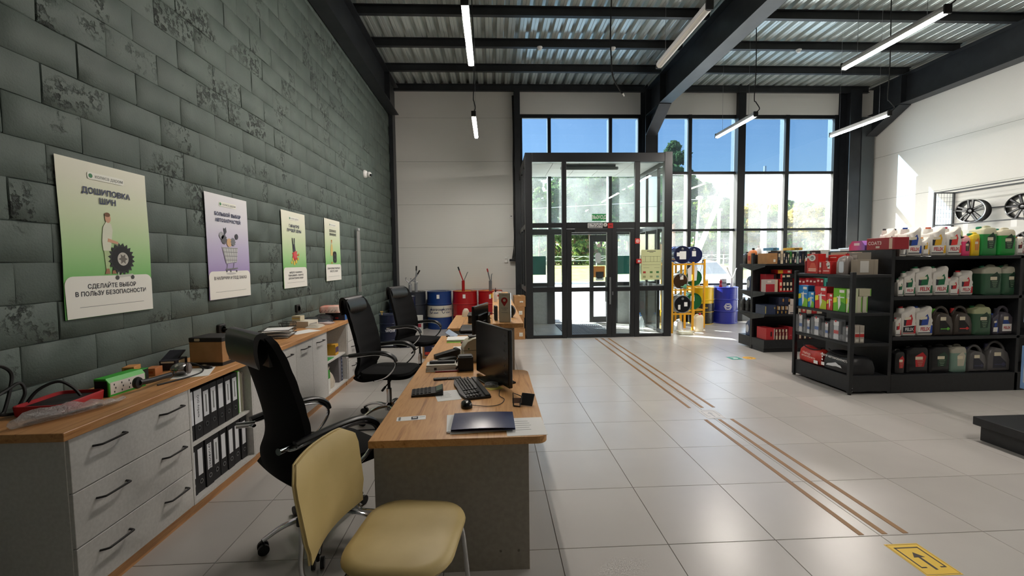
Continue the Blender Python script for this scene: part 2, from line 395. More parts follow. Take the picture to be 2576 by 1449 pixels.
mix = n.new('ShaderNodeMix'); mix.data_type = 'RGBA'; l.new(hole.outputs[0], mix.inputs[0]); l.new(hs.outputs[0], mix.inputs[6]); mix.inputs[7].default_value = lin((54, 61, 59)); l.new(mix.outputs[2], b.inputs['Base Color'])  # pits get their shade in the colour too, on top of the bump
b.inputs['Roughness'].default_value = .62; b.inputs['Specular IOR Level'].default_value = .35
MORTAR = noisy((76, 86, 82), (86, 96, 91), 30, .8, .4, 70, name='painted mortar')
wall_left = st(MB().box(XL - .35, XL - .012, YB - .2, YF + .3, -.1, ZC).build('wall_left', MORTAR, smooth=False))
BH, BL = .21, .415
def block_mesh(seed, w=BL, h=BH):
    rd = random.Random(seed); g = .0016; j = lambda a: rd.uniform(-a, a)
    ys = (-w / 2 + g, -w / 2 + g + .005, -w * .2, w * .2, w / 2 - g - .005, w / 2 - g); zs = (-h / 2 + g, -h / 2 + g + .005, 0, h / 2 - g - .005, h / 2 - g)
    vs = []; fs = []; off = j(.0025)
    for a, z in enumerate(zs):
        for c, y in enumerate(ys):
            edge = a in (0, len(zs) - 1) or c in (0, len(ys) - 1)
            vs.append(((-.0055 + j(.0015)) if edge else off + j(.0016), y + j(.0025), z + j(.0022)))
    W_ = len(ys)
    for a in range(len(zs) - 1):
        for c in range(W_ - 1): fs.append((a * W_ + c, a * W_ + c + 1, (a + 1) * W_ + c + 1, (a + 1) * W_ + c))
    mb = MB(); mb.add(vs, fs)
    # skirt back into the wall
    rim = [c for c in range(W_)] + [a * W_ + W_ - 1 for a in range(1, len(zs))] + [(len(zs) - 1) * W_ + c for c in range(W_ - 2, -1, -1)] + [a * W_ for a in range(len(zs) - 2, 0, -1)]
    mb.loft([[(-.03, vs[q][1], vs[q][2]) for q in rim], [vs[q] for q in rim]], cap=False)
    me = mb.mesh('block', True, 1.0); me.materials.append(BLOCK); return me, mb
BV = [block_mesh(40 + k) for k in range(10)]
bl = []
for k in range(-1, 28):
    zc = .10 + BH * (k + .5); ph = 2.456 if k % 2 else 2.67
    for q in range(-18, 21):
        yc = ph + BL * (q + .5)
        if yc < YB + .1 or yc > 10.42 or zc < 0 or zc > 5.75: continue
        c = (XL, yc, zc)
        vis = in_view(c) and zc > .72
        bl.append((0 if vis else 1, (Vector(c) - CAM).length, c))
bl.sort(); rest = MB()
for k, (v, d, c) in enumerate(bl):
    me, mb = BV[random.randrange(10)]
    if k < 300 and v == 0: obj('block', me, wall_left, c)
    else: rest.add([(a + c[0], y + c[1], z + c[2]) for a, y, z in mb.v], mb.f)
o = rest.build('block_field', BLOCK, wall_left, ang=1.0); o['kind'] = 'stuff'

# ---- sandwich panel walls
m, n, l, b = new_mat('white ribbed sandwich panel'); PANEL = m
tc = n.new('ShaderNodeTexCoord'); mp = n.new('ShaderNodeMapping'); l.new(tc.outputs['Object'], mp.inputs[0])
wv = N(n, l, 'ShaderNodeTexWave', wave_type='BANDS', bands_direction='Z', Scale=12.5, Distortion=0); l.new(mp.outputs[0], wv.inputs['Vector'])
bp = N(n, l, 'ShaderNodeBump', Strength=.22, Distance=.004); l.new(wv.outputs[1], bp.inputs['Height']); l.new(bp.outputs[0], b.inputs['Normal'])
b.inputs['Base Color'].default_value = lin((228, 227, 222)); b.inputs['Roughness'].default_value = .38
PZ = [0, .89, 1.92, 2.95, 3.98, 5.01, ZC]
wall_far = struct('wall_far')
JOINT = P((120, 118, 114), .8, name='panel joint')
def panels(parent, axis, a0, a1, at, th, zs, name='panel'):
    g = .0022
    for z0, z1 in zip(zs[:-1], zs[1:]):
        mb = MB()
        if axis == 'x': mb.box(a0, a1, at, at + th, z0 + g, z1 - g, .004)
        else: mb.box(at, at + th, a0, a1, z0 + g, z1 - g, .004)
        mb.build(name, PANEL, parent, smooth=False)
    mb = MB()
    if axis == 'x': mb.box(a0 + .002, a1 - .002, at + .012, at + th - .01, zs[0], zs[-1])
    else: mb.box(at + (.012 if th > 0 else .01), at + th - .01, a0 + .002, a1 - .002, zs[0], zs[-1])
    mb.build('core', JOINT, parent, smooth=False)
panels(wall_far, 'x', XL - .1, .60, YF, .15, PZ)
panels(wall_far, 'x', .70, 3.66, YF, .15, [5.10, ZC])
panels(wall_far, 'x', 4.0, 6.06, YF, .15, [5.10, ZC])
panels(wall_far, 'x', 6.22, 8.66, YF, .15, [5.10, ZC])
panels(wall_far, 'x', 8.98, XR + .2, YF, .15, PZ)
wall_right = struct('wall_right'); panels(wall_right, 'y', YB - .2, YF - .001, XR, .15, PZ)
wall_back = struct('wall_back'); panels(wall_back, 'x', XL - .1, XR + .1, YB - .15, .15, PZ)

# ---- ceiling: trapezoidal steel deck
DECK = noisy((206, 214, 210), (220, 227, 223), 3, .26, .03, metal=.5, name='galvanised deck', stretch=(1, .3, 1))
ceiling = struct('ceiling')
pitch = .206
def deck_mesh(nr):
    mb = MB(); pr = []
    for k in range(nr):
        x = k * pitch
        pr += [(x, .075), (x + .050, .075), (x + .072, 0), (x + .112, 0), (x + .118, .006), (x + .128, .006), (x + .134, 0), (x + .184, 0)]
    pr.append((nr * pitch, .075)); pr = [(a, max(0, c)) for a, c in pr]
    vs = [(a, y, c) for y in (YB - .2, YF + .2) for a, c in pr]; k = len(pr)
    mb.add(vs, [(i, i + 1, k + i + 1, k + i) for i in range(k - 1)])
    return mb
dm = deck_mesh(5).mesh('deck_sheet', False); dm.materials.append(DECK)
for k in range(12): obj('deck_sheet', dm, ceiling, (XL - .25 + k * pitch * 5, 0, 5.755))
MB().box(XL - .3, XR + .3, YB - .2, YF + .3, 5.84, 5.9).build('roof_slab', P((60, 62, 62), .9), ceiling, smooth=False)

def ibeam_y(x, y0, y1, z0, z1, w, t=.014, tw=.01):
    mb = MB(); mb.box(x - w / 2, x + w / 2, y0, y1, z0, z0 + t); mb.box(x - w / 2, x + w / 2, y0, y1, z1 - t, z1); mb.box(x - tw / 2, x + tw / 2, y0, y1, z0 + t, z1 - t); return mb
def ibeam_x(y, x0, x1, z0, z1, w, t=.012, tw=.008):
    mb = MB(); mb.box(x0, x1, y - w / 2, y + w / 2, z0, z0 + t); mb.box(x0, x1, y - w / 2, y + w / 2, z1 - t, z1); mb.box(x0, x1, y - tw / 2, y + tw / 2, z0 + t, z1 - t); return mb
for k in range(15):
    y = 10.585 - 1.052 * k
    for xa, xb in ((XL, 3.72), (3.93, XR - .12)):
        if y > YB: st(ibeam_x(y, xa, xb, 5.6, 5.755, .075).build('purlin', DARKSTEEL, smooth=False))
for x, w in ((-2.23, .22), (3.82, .27), (9.28, .27)):
    r = st(ibeam_y(x, YB, 10.38, 4.97, 5.6, w).build('rafter', DARKSTEEL, smooth=False))
    # haunch at the far column
    mb = MB(); mb.prism([(10.4, 4.50), (10.4, 4.98), (9.55, 4.98)], x - .006, x + .006, 'yz')
    mb.add([(x - w / 2, 10.4, 4.50), (x + w / 2, 10.4, 4.50), (x + w / 2, 9.55, 4.955), (x - w / 2, 9.55, 4.955), (x - w / 2, 10.4, 4.515), (x + w / 2, 10.4, 4.515), (x + w / 2, 9.55, 4.97), (x - w / 2, 9.55, 4.97)], [(0, 1, 2, 3), (7, 6, 5, 4), (0, 4, 5, 1), (2, 6, 7, 3), (1, 5, 6, 2), (0, 3, 7, 4)])
    if x > 0: mb.build('haunch', DARKSTEEL, r, smooth=False)
    for yy in (9.53, 5.3, 1.1): MB().box(x - w / 2, x + w / 2, yy - .006, yy + .006, 4.985, 5.585).build('stiffener', DARKSTEEL, r, smooth=False)
def hcol(x, y0, y1, w, z1=5.6):
    mb = MB(); mb.box(x - w / 2, x + w / 2, y0, y0 + .014, 0, z1); mb.box(x - w / 2, x + w / 2, y1 - .014, y1, 0, z1); mb.box(x - .006, x + .006, y0 + .014, y1 - .014, 0, z1); mb.box(x - w / 2 - .03, x + w / 2 + .03, y0 - .03, y1, 0, .018); return mb
for x, w in ((3.83, .30), (8.86, .28)): st(hcol(x, 10.38, 10.675, w).build('column', DARKSTEEL, smooth=False))
st(MB().box(XL, -2.27, 10.40, 10.679, 0, 5.6, .004).build('column', DARKSTEEL, smooth=False))
st(MB().box(.56, .70, 10.52, 10.69, 0, 5.6, .004).build('column', DARKSTEEL, smooth=False))
st(MB().box(9.06, 9.38, 10.42, 10.679, 0, 4.97, .004).build('column', P((78, 84, 86), .5), smooth=False))

for xa, xb in ((3.66, 4.0), (8.655, 8.985), (.595, .705), (6.055, 6.225)): st(MB().box(xa, xb, YF + .012, YF + .14, 0 if xa != 6.055 else 5.1, ZC).build('wall_filler', DARKSTEEL, smooth=False))
# ---- glazing
GL_UP = glass_mat('sky dimming glass', (165, 182, 193), .004)  # tint added to clear top panes to hold the sky's brightness down
GL = glass_mat('window glass', (246, 249, 249), .05)
GLV = glass_mat('clear door glass', (246, 250, 249), .006)
GLO = glass_mat('dusty entrance glass', (246, 250, 249), .06)
CAPM = P((140, 148, 154), .4, .3, name='outer aluminium cap')
def mullion(parent, x0, x1, z0, z1, d=.11):
    MB().box(x0, x1, YF - .02 - (d - .11), YF + .06, z0, z1, .004).build('mullion', FRAME, parent, smooth=False)
    MB().box(x0 + .004, x1 - .004, YF + .061, YF + .22, z0, z1, .003).build('mullion_cap', CAPM, parent, smooth=False)
def transom(parent, x0, x1, z0, z1):
    MB().box(x0, x1, YF + .0, YF + .055, z0, z1, .003).build('transom', FRAME, parent, smooth=False)
    MB().box(x0, x1, YF + .056, YF + .10, z0 + .004, z1 - .004, .003).build('transom_cap', CAPM, parent, smooth=False)
def pane(parent, x0, x1, z0, z1, mat, y=YF + .062): MB().box(x0, x1, y, y + .008, z0, z1).build('pane', mat, parent, smooth=False)
w1 = struct('window_1'); w2 = struct('window_2')
transom(w2, 4.0, 8.66, 5.015, 5.10)
for a, c in ((3.985, 4.035), (4.85, 4.94), (6.05, 6.24), (7.31, 7.41), (8.56, 8.66)): mullion(w2, a, c, .0, 5.10 if c - a < .15 else ZC, .2 if c - a > .15 else .11)
zs2 = [(.30, .90), (.95, 2.255), (2.315, 3.66), (3.725, 5.015)]
cells2 = [(4.035, 4.85), (4.94, 6.05), (6.24, 7.31), (7.41, 8.56)]
for x0, x1 in cells2:
    for z0, z1 in zs2: pane(w2, x0, x1, z0, z1, GL_UP if z0 > 3.5 else GL)
    for za, zb in ((.22, .30), (.90, .95), (2.255, 2.315), (3.66, 3.725)): transom(w2, x0, x1, za, zb)
    MB().box(x0, x1, YF + .01, YF + .1, 0, .22, .004).build('sill_panel', P((120, 124, 126), .5), w2, smooth=False)
transom(w1, .70, 3.68, 5.015, 5.10)
for a, c in ((.70, .76), (1.375, 1.455), (2.875, 2.955), (3.60, 3.675)): mullion(w1, a, c, 2.2 if 1 < a < 3 else 0, 5.02)
cells1 = [(.76, 1.375), (1.455, 2.875), (2.955, 3.60)]
for x0, x1 in cells1:
    pane(w1, x0, x1, 3.725, 5.015, GL_UP); transom(w1, x0, x1, 3.62, 3.725); pane(w1, x0, x1, 2.34, 3.62, GLO); transom(w1, x0, x1, 2.2, 2.34)
SILLP = noisy((176, 180, 182), (186, 190, 192), 20, .5, name='grey sill panel')
for x0, x1 in ((.76, 1.34), (3.10, 3.60)):
    pane(w1, x0, x1, 1.02, 2.2, GLO); transom(w1, x0, x1, .93, 1.02); MB().box(x0, x1, YF + .005, YF + .1, 0, .93, .004).build('sill_panel', SILLP, w1, smooth=False)
MB().box(1.34, 1.53, YF - .02, YF + .08, 0, 2.2, .004).build('door_jamb', FRAME, w1, smooth=False)
MB().box(2.92, 3.10, YF - .02, YF + .08, 0, 2.2, .004).build('door_jamb', FRAME, w1, smooth=False)
def leaf(name, x0, x1, z0, z1, y, st_w=.09, bars=((0, .10), (.92, 1.04), (2.05, 2.17)), mat=FRAME, gl=GLV, d=.05):
    o = struct(name, ((x0 + x1) / 2, y, 0)); w = (x1 - x0) / 2
    for a, c in ((-w, -w + st_w), (w - st_w, w)): MB().box(a, c, 0, d, z0, z1, .004).build('stile', mat, o, smooth=False)
    for a, c in bars: MB().box(-w + st_w, w - st_w, 0, d, max(z0, a), min(c, z1), .003).build('rail', mat, o, smooth=False)
    for (a, c), (e, f) in zip(bars[:-1], bars[1:]): MB().box(-w + st_w, w - st_w, .02, .028, c, e).build('pane', gl, o, smooth=False)
    return o
# the outer door: right leaf shut, left leaf standing open outside
d3 = leaf('door_3', 2.40, 2.915, .02, 2.18, YF, .10, ((0, .16), (.92, 1.03), (2.02, 2.18)))
for pts, c, nm in ((disc(.05, -.02, 1.93), (235, 205, 205), 'notice'), (rect(.14, .26, -.04, 1.62, .06), (235, 232, 236), 'notice'), (rect(.30, .28, -.02, 1.28), (226, 140, 44), 'notice'), (rect(.2, .22, 0, 1.0 + .17, .02), (222, 226, 230), 'notice')):
    flat(nm, P(c, .6), d3, pts, '-y', (0, .018, 0))
flat('notice', P((30, 32, 36), .5), d3, rect(.14, .15, 0, 1.18, .02), '-y', (0, .0172, 0))
d4 = leaf('door_4', -.43, .43, .02, 2.18, 0, .09, ((0, .16), (.92, 1.03), (2.02, 2.18))); d4.location = (1.555, YF + .58, 0); d4.rotation_euler = (0, 0, PI / 2)

# ---- vestibule
V = struct('vestibule'); VY = 8.62
def vpost(x0, x1, y0, y1, z0, z1, nm='post'): MB().box(x0, x1, y0, y1, z0, z1, .005).build(nm, FRAME, V, smooth=False)
vpost(.66, .80, VY, VY + .12, 0, 3.68); vpost(3.45, 3.61, VY, VY + .12, 0, 3.70)
for a, c in ((1.385, 1.478), (2.852, 2.955)): vpost(a, c, VY, VY + .08, 0, 3.50)
vpost(.80, 3.45, VY, VY + .12, 3.50, 3.68, 'rail')
for a, c in ((.80, 1.385), (2.955, 3.45)):
    for z0, z1 in ((0, .062), (.935, 1.035), (2.215, 2.31)): vpost(a, c, VY + .01, VY + .07, z0, z1, 'rail')
    for z0, z1 in ((.062, .935), (1.035, 2.215), (2.31, 3.5)): MB().box(a, c, VY + .036, VY + .044, z0, z1).build('pane', GLV, V, smooth=False)
vpost(1.478, 2.852, VY + .0, VY + .08, 2.19, 2.315, 'rail')
MB().box(1.478, 2.852, VY + .036, VY + .044, 2.315, 3.5).build('pane', GLV, V, smooth=False)
for X0 in (.66, 3.55):
    ys = [VY + .12, 9.30, 10.0, YF - .03]
    for y in ys[1:]: vpost(X0, X0 + .06, y - .05, y, 0, 3.5)
    for z0, z1 in ((0, .07), (.935, 1.035), (2.215, 2.31), (3.5, 3.68)): vpost(X0 + .003, X0 + .057, VY + .12, YF - .03, z0, z1, 'rail')
    for ya, yb in zip(ys[:-1], ys[1:]):
        for z0, z1 in ((.07, .935), (1.035, 2.215), (2.31, 3.5)): MB().box(X0 + .026, X0 + .034, ya, yb - .05, z0, z1).build('pane', GLV, V, smooth=False)
CEILT = noisy((232, 230, 224), (222, 220, 214), 50, .8, .1, name='ceiling tile')
for i in range(5):
    for j in range(4):
        xa, ya = .73 + i * .565, VY + .13 + j * .475
        MB().box(xa + .005, xa + .56, ya + .005, min(ya + .47, YF - .08), 3.60, 3.615).build('ceiling_tile', CEILT, V, smooth=False)
MB().box(.72, 3.55, VY + .12, YF - .03, 3.616, 3.67).build('roof_panel', P((90, 94, 96), .6), V, smooth=False)
d1 = leaf('door_1', 1.482, 2.384, .008, 2.185, VY - .005, .095, ((0, .075), (.935, 1.02), (2.115, 2.185)), d=.06)
d2 = leaf('door_2', 2.388, 2.848, .008, 2.185, VY - .005, .09, ((0, .075), (.935, 1.02), (2.115, 2.185)), d=.06)
h = MB(); h.cyl((.40, -.06, .68), (.40, -.06, 1.22), .016, 14); h.build('handle', STEEL, d1)
h = MB()
for z in (.76, 1.12): h.cyl((.40, -.06, z), (.40, .0, z), .009, 10)
h.build('handle_bracket', STEEL, d1)
h = MB(); h.cyl((.36, .10, .72), (.36, .10, 1.22), .014, 12); h.cyl((.36, .055, .8), (.36, .1, .8), .008, 8); h.cyl((.36, .055, 1.14), (.36, .1, 1.14), .008, 8); h.build('handle', STEEL, d1)
MB().box(-.225, -.205, -.012, 0, .86, .93, .003).build('lock', STEEL, d2)
h = MB(); h.box(-.30, -.02, -.05, 0, 2.125, 2.185, .006); h.box(-.16, .02, -.03, -.02, 2.19, 2.2); h.build('door_closer', BLACK, d1)
# ================================================================ LAMPS AND CEILING FITTINGS
LED = emit_mat('led diffuser', (255, 246, 236), LAMP_STRENGTH)
LEDOFF = P((214, 210, 200), .4, name='unlit diffuser')
LAMPB = P((198, 198, 198), .4, name='lamp body')
CABLE = P((14, 14, 15), .6, name='black cable')
ZL = 3.9
def lamp(x, y0, on, label, warm=0):
    L = 1.24; t = thing('linear_lamp', label, 'lamp', (x, y0 + L / 2, ZL), 0, 'hanging linear lamps')
    mb = MB(); pr = [(-.034, .0), (-.036, .03), (-.02, .062), (.02, .062), (.036, .03), (.034, .0)]
    mb.prism(pr, -L / 2, L / 2, 'xz'); mb.build('housing', LAMPB, t, smooth=False)
    mb = MB(); pr = [(-.031, 0), (-.030, -.014), (-.014, -.024), (.014, -.024), (.030, -.014), (.031, 0)]
    mb.prism(pr, -L / 2 + .02, L / 2 - .02, 'xz'); mb.build('diffuser', LED if on else LEDOFF, t)
    for s in (-1, 1): MB().box(-.037, .037, s * L / 2 - .012, s * L / 2 + .012, -.024, .064, .004).build('end_cap', BLACK, t, smooth=False)
    for s in (-1, 1):
        mb = MB(); mb.cyl((0, s * (L / 2 - .2), .062), (0, s * (L / 2 - .2), 5.757 - ZL), .0022, 5); mb.build('suspension_wire', STEEL, t)
    mb = MB(); mb.tube(smooth_path([(0, -L / 2 + .01, .05), (.03, -L / 2 - .05, .09), (.01, -L / 2 + .02, .22), (.0, -L / 2 + .05, .3), (.02, -L / 2 + .05, .8), (0, -L / 2 + .05, 1.857)]), .008, 6); mb.build('power_cable', CABLE, t)
    return t
lamp(-.22, 4.10, True, 'lit linear lamp hanging nearest the green wall, high above the desks')
lamp(-.27, 7.12, True, 'lit linear lamp seen end-on in front of the white panel wall')
lamp(4.35, 7.10, True, 'lit linear lamp hanging before the middle of the big window')
lamp(6.57, 7.03, True, 'lit linear lamp hanging before the right-hand column and white side wall')
lamp(4.40, 4.13, True, 'largest lit linear lamp at the upper right, above the shelving')
lamp(2.06, 4.12, False, 'unlit linear lamp hanging beside the main steel roof beam')
lamp(-.22, 1.1, False, 'unlit linear lamp above the viewer, in line with the desks')
lamp(4.40, 1.1, True, 'lit linear lamp above and behind, in line with the shelving')
lamp(2.06, 1.1, False, 'unlit linear lamp above and behind the viewer, over the aisle')
t = thing('dangling_cable', 'black power cable dangling loose from the roof, without a lamp', 'cable', (2.0, 7.1, 4.3))
mb = MB(); mb.tube(smooth_path([(-.02, .1, 1.457), (-.05, .05, .9), (-.05, 0, .5), (-.02, .0, .2), (.10, .0, -.02), (.14, 0, -.06)]), .011, 6); mb.build('cord', CABLE, t)
MB().cyl((.14, 0, -.06), (.165, 0, -.10), .012, 8).build('bare_end', P((225, 225, 220), .5), t)
for k, (x, y, lb) in enumerate(((.95, 8.44, 'small white smoke detector on the second roof beam, left of the main beam'), (2.35, 8.44, 'small white smoke detector on the second roof beam, close to the main beam'), (4.6, 8.44, 'small white smoke detector on the roof beam, first right of the main beam'), (6.0, 8.44, 'small white smoke detector on the roof beam, rightmost of all'))):
    t = thing('smoke_detector', lb, 'detector', (x, y, 5.6), 0, 'smoke detectors')
    mb = MB(); mb.lathe([(.05, 0), (.05, -.018), (.044, -.022)], n=20); mb.build('base', WHITE, t)
    mb = MB(); mb.lathe([(.036, -.022), (.034, -.05), (.02, -.06)], n=20); mb.build('sensor_head', WHITE, t)
t = thing('wall_camera', 'white dome security camera high on the green block wall', 'camera', (XL, 8.31, 3.21))
mb = MB(); mb.lathe([(.075, 0), (.075, .02), (.06, .045), (.045, .055)], axis='x', n=20); mb.build('mount', WHITE, t)
mb = MB(); mb.sphere((.085, 0, -.005), .05, 16, 10); mb.build('ball', WHITE, t)
mb = MB(); mb.cyl((.11, -.02, -.015), (.145, -.035, -.03), .022, 14); mb.build('lens', BLACKG, t)
# cable runs at the far corner
t = thing('cable_bundle', 'bundle of black cables running down the post left of the glass vestibule', 'cable', (.53, 10.60, 0))
for k in range(4):
    rd = random.Random(k); mb = MB(); mb.tube(smooth_path([(-.01 + .012 * k, -.02 + rd.uniform(-.01, .01), 5.5)] + [(rd.uniform(-.012, .012) + .01 * k + (0 if z > 1.9 else .0), -.02 + rd.uniform(-.012, .012), z) for z in (4.6, 3.9, 3.2, 2.6, 2.0)] + [(-.05 + .025 * k, -.03, 1.62)], 4), .010, 6); mb.build('cable', CABLE, t)
MB().box(-.12, .06, -.06, -.0, 1.56, 1.62, .008).build('cable_shoe', BLACK, t)
t = thing('wall_button', 'small white wall switch with a round dial beside the cable bundle', 'switch', (.33, YF, 1.60))
MB().box(-.045, .045, -.03, 0, -.07, .07, .008).build('plate', WHITE, t); mb = MB(); mb.lathe([(.026, -.03), (.024, -.036)], (0, 0, .02), 18, 'y'); mb.build('dial', P((205, 203, 198), .5), t)
t = thing('alarm_contact', 'small white box on the panel wall beside the glass vestibule', 'sensor', (.47, YF, 2.66)); MB().box(-.04, .04, -.025, 0, -.045, .045, .006).build('case', WHITE, t); MB().box(-.02, .02, -.028, -.025, -.01, .01).build('lens', P((90, 90, 90), .5), t)

# ================================================================ LEFT WALL: POSTERS
NAVY = P((52, 60, 92), .7, name='navy print'); GREYP = P((120, 124, 122), .7); SKIN = P((206, 160, 132), .7); WHITEP = P((232, 230, 222), .7)
def poster(y0, z0, z1, bgcol, name_lab, head, foot, inkh, draw, ph=.24):
    w, h = .612, z1 - z0
    t = thing('wall_poster', name_lab, 'poster', (XL + .008, y0, z0), 0, 'posters on the green block wall')
    mb = MB(); nx, nz_ = 12, 10; vs = []; rd = random.Random(int(y0 * 100))
    a1, a2 = rd.uniform(0, 6), rd.uniform(0, 6)
    for s in (0, 1):
        for i in range(nz_ + 1):
            for j in range(nx + 1):
                y = w * j / nx; z = h * i / nz_
                vs.append((.002 + .0015 * math.sin(9 * z + a1) * (1 if j in (0, nx) else .3) + (.0012 if s else 0), y + .004 * math.sin(7 * z + a2), z))
    k = (nx + 1) * (nz_ + 1); fs = []
    for i in range(nz_):
        for j in range(nx):
            q = i * (nx + 1) + j; fs.append((k + q, k + q + 1, k + q + nx + 2, k + q + nx + 1)); fs.append((q, q + nx + 1, q + nx + 2, q + 1))
    mb.add(vs, fs); mb.build('sheet', gradient_mat('poster print', bgcol, 2, 0, h), t)
    F = lambda nm, mat, pts, d=0.0: flat(nm, mat, t, pts, '+x', (.0062 + d, 0, 0), .0004)
    # white foot panel with rounded upper corners
    r = .05; foot_poly = [(.004, .002), (w - .004, .002), (w - .002, ph - r)] + [(w - r + r * math.cos(a), ph - r + r * math.sin(a)) for a in [PI / 2 * q / 5 for q in range(1, 6)]] + [(r + r * math.cos(a), ph - r + r * math.sin(a)) for a in [PI / 2 + PI / 2 * q / 5 for q in range(0, 6)]]
    F('foot_panel', WHITEP, foot_poly)
    F('logo_plate', P((236, 236, 226), .7), rect(.25, .040, w / 2, h - .078, .012))
    F('logo_mark', P((70, 130, 90), .7), disc(.013, w / 2 - .105, h - .078), .0006)
    letter('колеса даром', .030, GREYP, t, (.0074, w / 2 + .02, h - .078), '+x', .95)
    for k2, s in enumerate(head): letter(s, (.047 if len(head[0]) < 12 else .040), inkh, t, (.0070, w / 2, h - .168 - .052 * k2), '+x', 1.08, .0012)
    n_ = len(foot)
    for k2, s in enumerate(foot): letter(s, .036 if n_ < 3 else .026, INK, t, (.0074, w / 2, ph - .062 - (.042 if n_ < 3 else .034) * k2), '+x', 1.02, .0008)
    F('fine_print', GREYP, rect(w * .74, .0025, w / 2, .062), .0006)
    draw(lambda nm, mat, pts, d=0.0: F(nm, mat, [(.306 + (x - .335) * .82, .24 + (y - .25) * .84) for x, y in pts], d), w, h)
    return t
def gear(r1, r2, cx, cy, n=18):
    return [(cx + (r2 if k % 2 else r1) * math.cos(PI * k / n), cy + (r2 if k % 2 else r1) * math.sin(PI * k / n)) for k in range(2 * n)]
def draw1(F, w, h):
    F('printed_man', P((214, 216, 196), .7), [(.27, .43), (.33, .43), (.345, .50), (.36, .58), (.35, .625), (.31, .64), (.28, .60), (.265, .50)], .0004)
    F('printed_man', SKIN, disc(.024, .325, .665, 16, .034), .0006); F('printed_man', P((120, 84, 60), .7), disc(.024, .322, .690, 14, .016), .0009)
    F('printed_man', SKIN, [(.31, .495), (.40, .478), (.402, .496), (.315, .52)], .0008)
    F('printed_man', P((176, 196, 146), .7), [(.285, .29), (.312, .29), (.335, .44), (.275, .44)], .0003)
    F('printed_man', P((158, 112, 84), .7), [(.275, .262), (.318, .262), (.31, .30), (.288, .30)], .0006); F('printed_man', P((158, 112, 84), .7), [(.335, .262), (.37, .262), (.36, .29), (.34, .29)], .0004)
    F('printed_tyre', P((40, 42, 42), .7), gear(.098, .122, .425, .37, 20), .0008); F('printed_tyre', P((24, 25, 26), .7), disc(.092, .428, .37, 28), .0010)
    F('printed_tyre', P((190, 186, 176), .7), disc(.050, .436, .37, 20), .0012); F('printed_tyre', P((110, 104, 98), .7), gear(.042, .022, .436, .37, 6), .0014)
    F('printed_trolley', P((196, 196, 188), .7), [(.37, .232), (.52, .24), (.52, .258), (.37, .25)], .0016)
    for x in (.375, .515): F('printed_trolley', P((70, 70, 68), .7), disc(.016, x, .232), .0018)
    F('printed_trolley', P((220, 222, 214), .7), [(.385, .25), (.392, .25), (.402, .49), (.396, .49)], .0004)
def draw2(F, w, h):
    g = P((122, 122, 124), .7); g2 = P((190, 190, 190), .7)
    F('printed_parts', P((90, 90, 96), .7), gear(.055, .042, .24, .58, 12), .0004); F('printed_parts', P((206, 170, 130), .7), disc(.045, .33, .55), .0005); F('printed_parts', P((70, 72, 80), .7), [(.25, .62), (.29, .66), (.28, .71), (.26, .69), (.24, .70)], .0006)
    F('printed_parts', P((120, 122, 128), .7), gear(.05, .036, .40, .56, 10), .0007); F('printed_parts', P((60, 62, 70), .7), disc(.03, .47, .62), .0007); F('printed_parts', P((160, 162, 168), .7), disc(.038, .20, .62), .0004)
    F('printed_cart', g2, [(.20, .50), (.48, .50), (.455, .345), (.26, .33)], .0009)
    for k in range(6): F('printed_cart', g, [(.215 + k * .045, .495), (.220 + k * .045, .495), (.270 + k * .035, .34), (.265 + k * .035, .34)], .0012)
    for k in range(4): F('printed_cart', g, [(.205 + k * .016, .495 - k * .042), (.478 - k * .007, .495 - k * .042), (.478 - k * .007, .489 - k * .042), (.205 + k * .016, .489 - k * .042)], .0014)
    F('printed_cart', g, [(.28, .33), (.287, .33), (.267, .265), (.26, .265)], .001); F('printed_cart', g, [(.40, .34), (.407, .34), (.387, .275), (.38, .275)], .001)
    F('printed_cart', g, [(.24, .262), (.47, .272), (.46, .284), (.25, .274)], .0012)
    for x in (.26, .33, .44): F('printed_cart', P((80, 80, 84), .7), disc(.012, x, .248), .0014)
    F('printed_shadow', P((196, 194, 192), .7), disc(.09, .34, .222, 20, .012), .0008)
def draw3(F, w, h):
    F('printed_figure', P((46, 48, 60), .7), [(.27, .47), (.36, .45), (.33, .56), (.335, .66), (.31, .66), (.31, .58), (.285, .57), (.27, .66), (.25, .66), (.26, .56)], .0006)
    F('printed_splash', P((196, 60, 66), .7), gear(.095, .06, .325, .42, 9), .0004); F('printed_splash', P((214, 92, 90), .7), disc(.05, .34, .43), .0008)
    for x, y, r in ((.22, .32, .022), (.30, .31, .03), (.36, .33, .026), (.42, .37, .022), (.45, .43, .02), (.26, .36, .02)): F('printed_coin', P((214, 184, 74), .7), disc(r, x, y), .001)
def draw4(F, w, h):
    F('printed_figure', P((214, 190, 120), .7), [(.20, .40), (.30, .40), (.31, .52), (.29, .60), (.24, .60), (.21, .52)], .0004); F('printed_figure', SKIN, disc(.026, .265, .635), .0006); F('printed_figure', P((190, 130, 50), .7), disc(.028, .262, .66, 14, .014), .0008)
    F('printed_tyre', P((30, 31, 32), .7), rect(.17, .20, .40, .375, .05), .0008); F('printed_tyre', P((66, 68, 68), .7), disc(.06, .40, .375), .001); F('printed_tyre', P((24, 25, 26), .7), disc(.035, .40, .375), .0012)
    F('printed_figure', P((176, 140, 60), .7), rect(.06, .03, .25, .275), .0006)
GRN = [(0, (112, 178, 100)), (.22, (118, 184, 106)), (.42, (168, 206, 148)), (.65, (205, 218, 182)), (.9, (226, 226, 208)), (1, (230, 229, 214))]
VIO = [(0, (150, 130, 182)), (.25, (164, 148, 192)), (.5, (192, 184, 212)), (.72, (216, 214, 224)), (1, (228, 228, 230))]
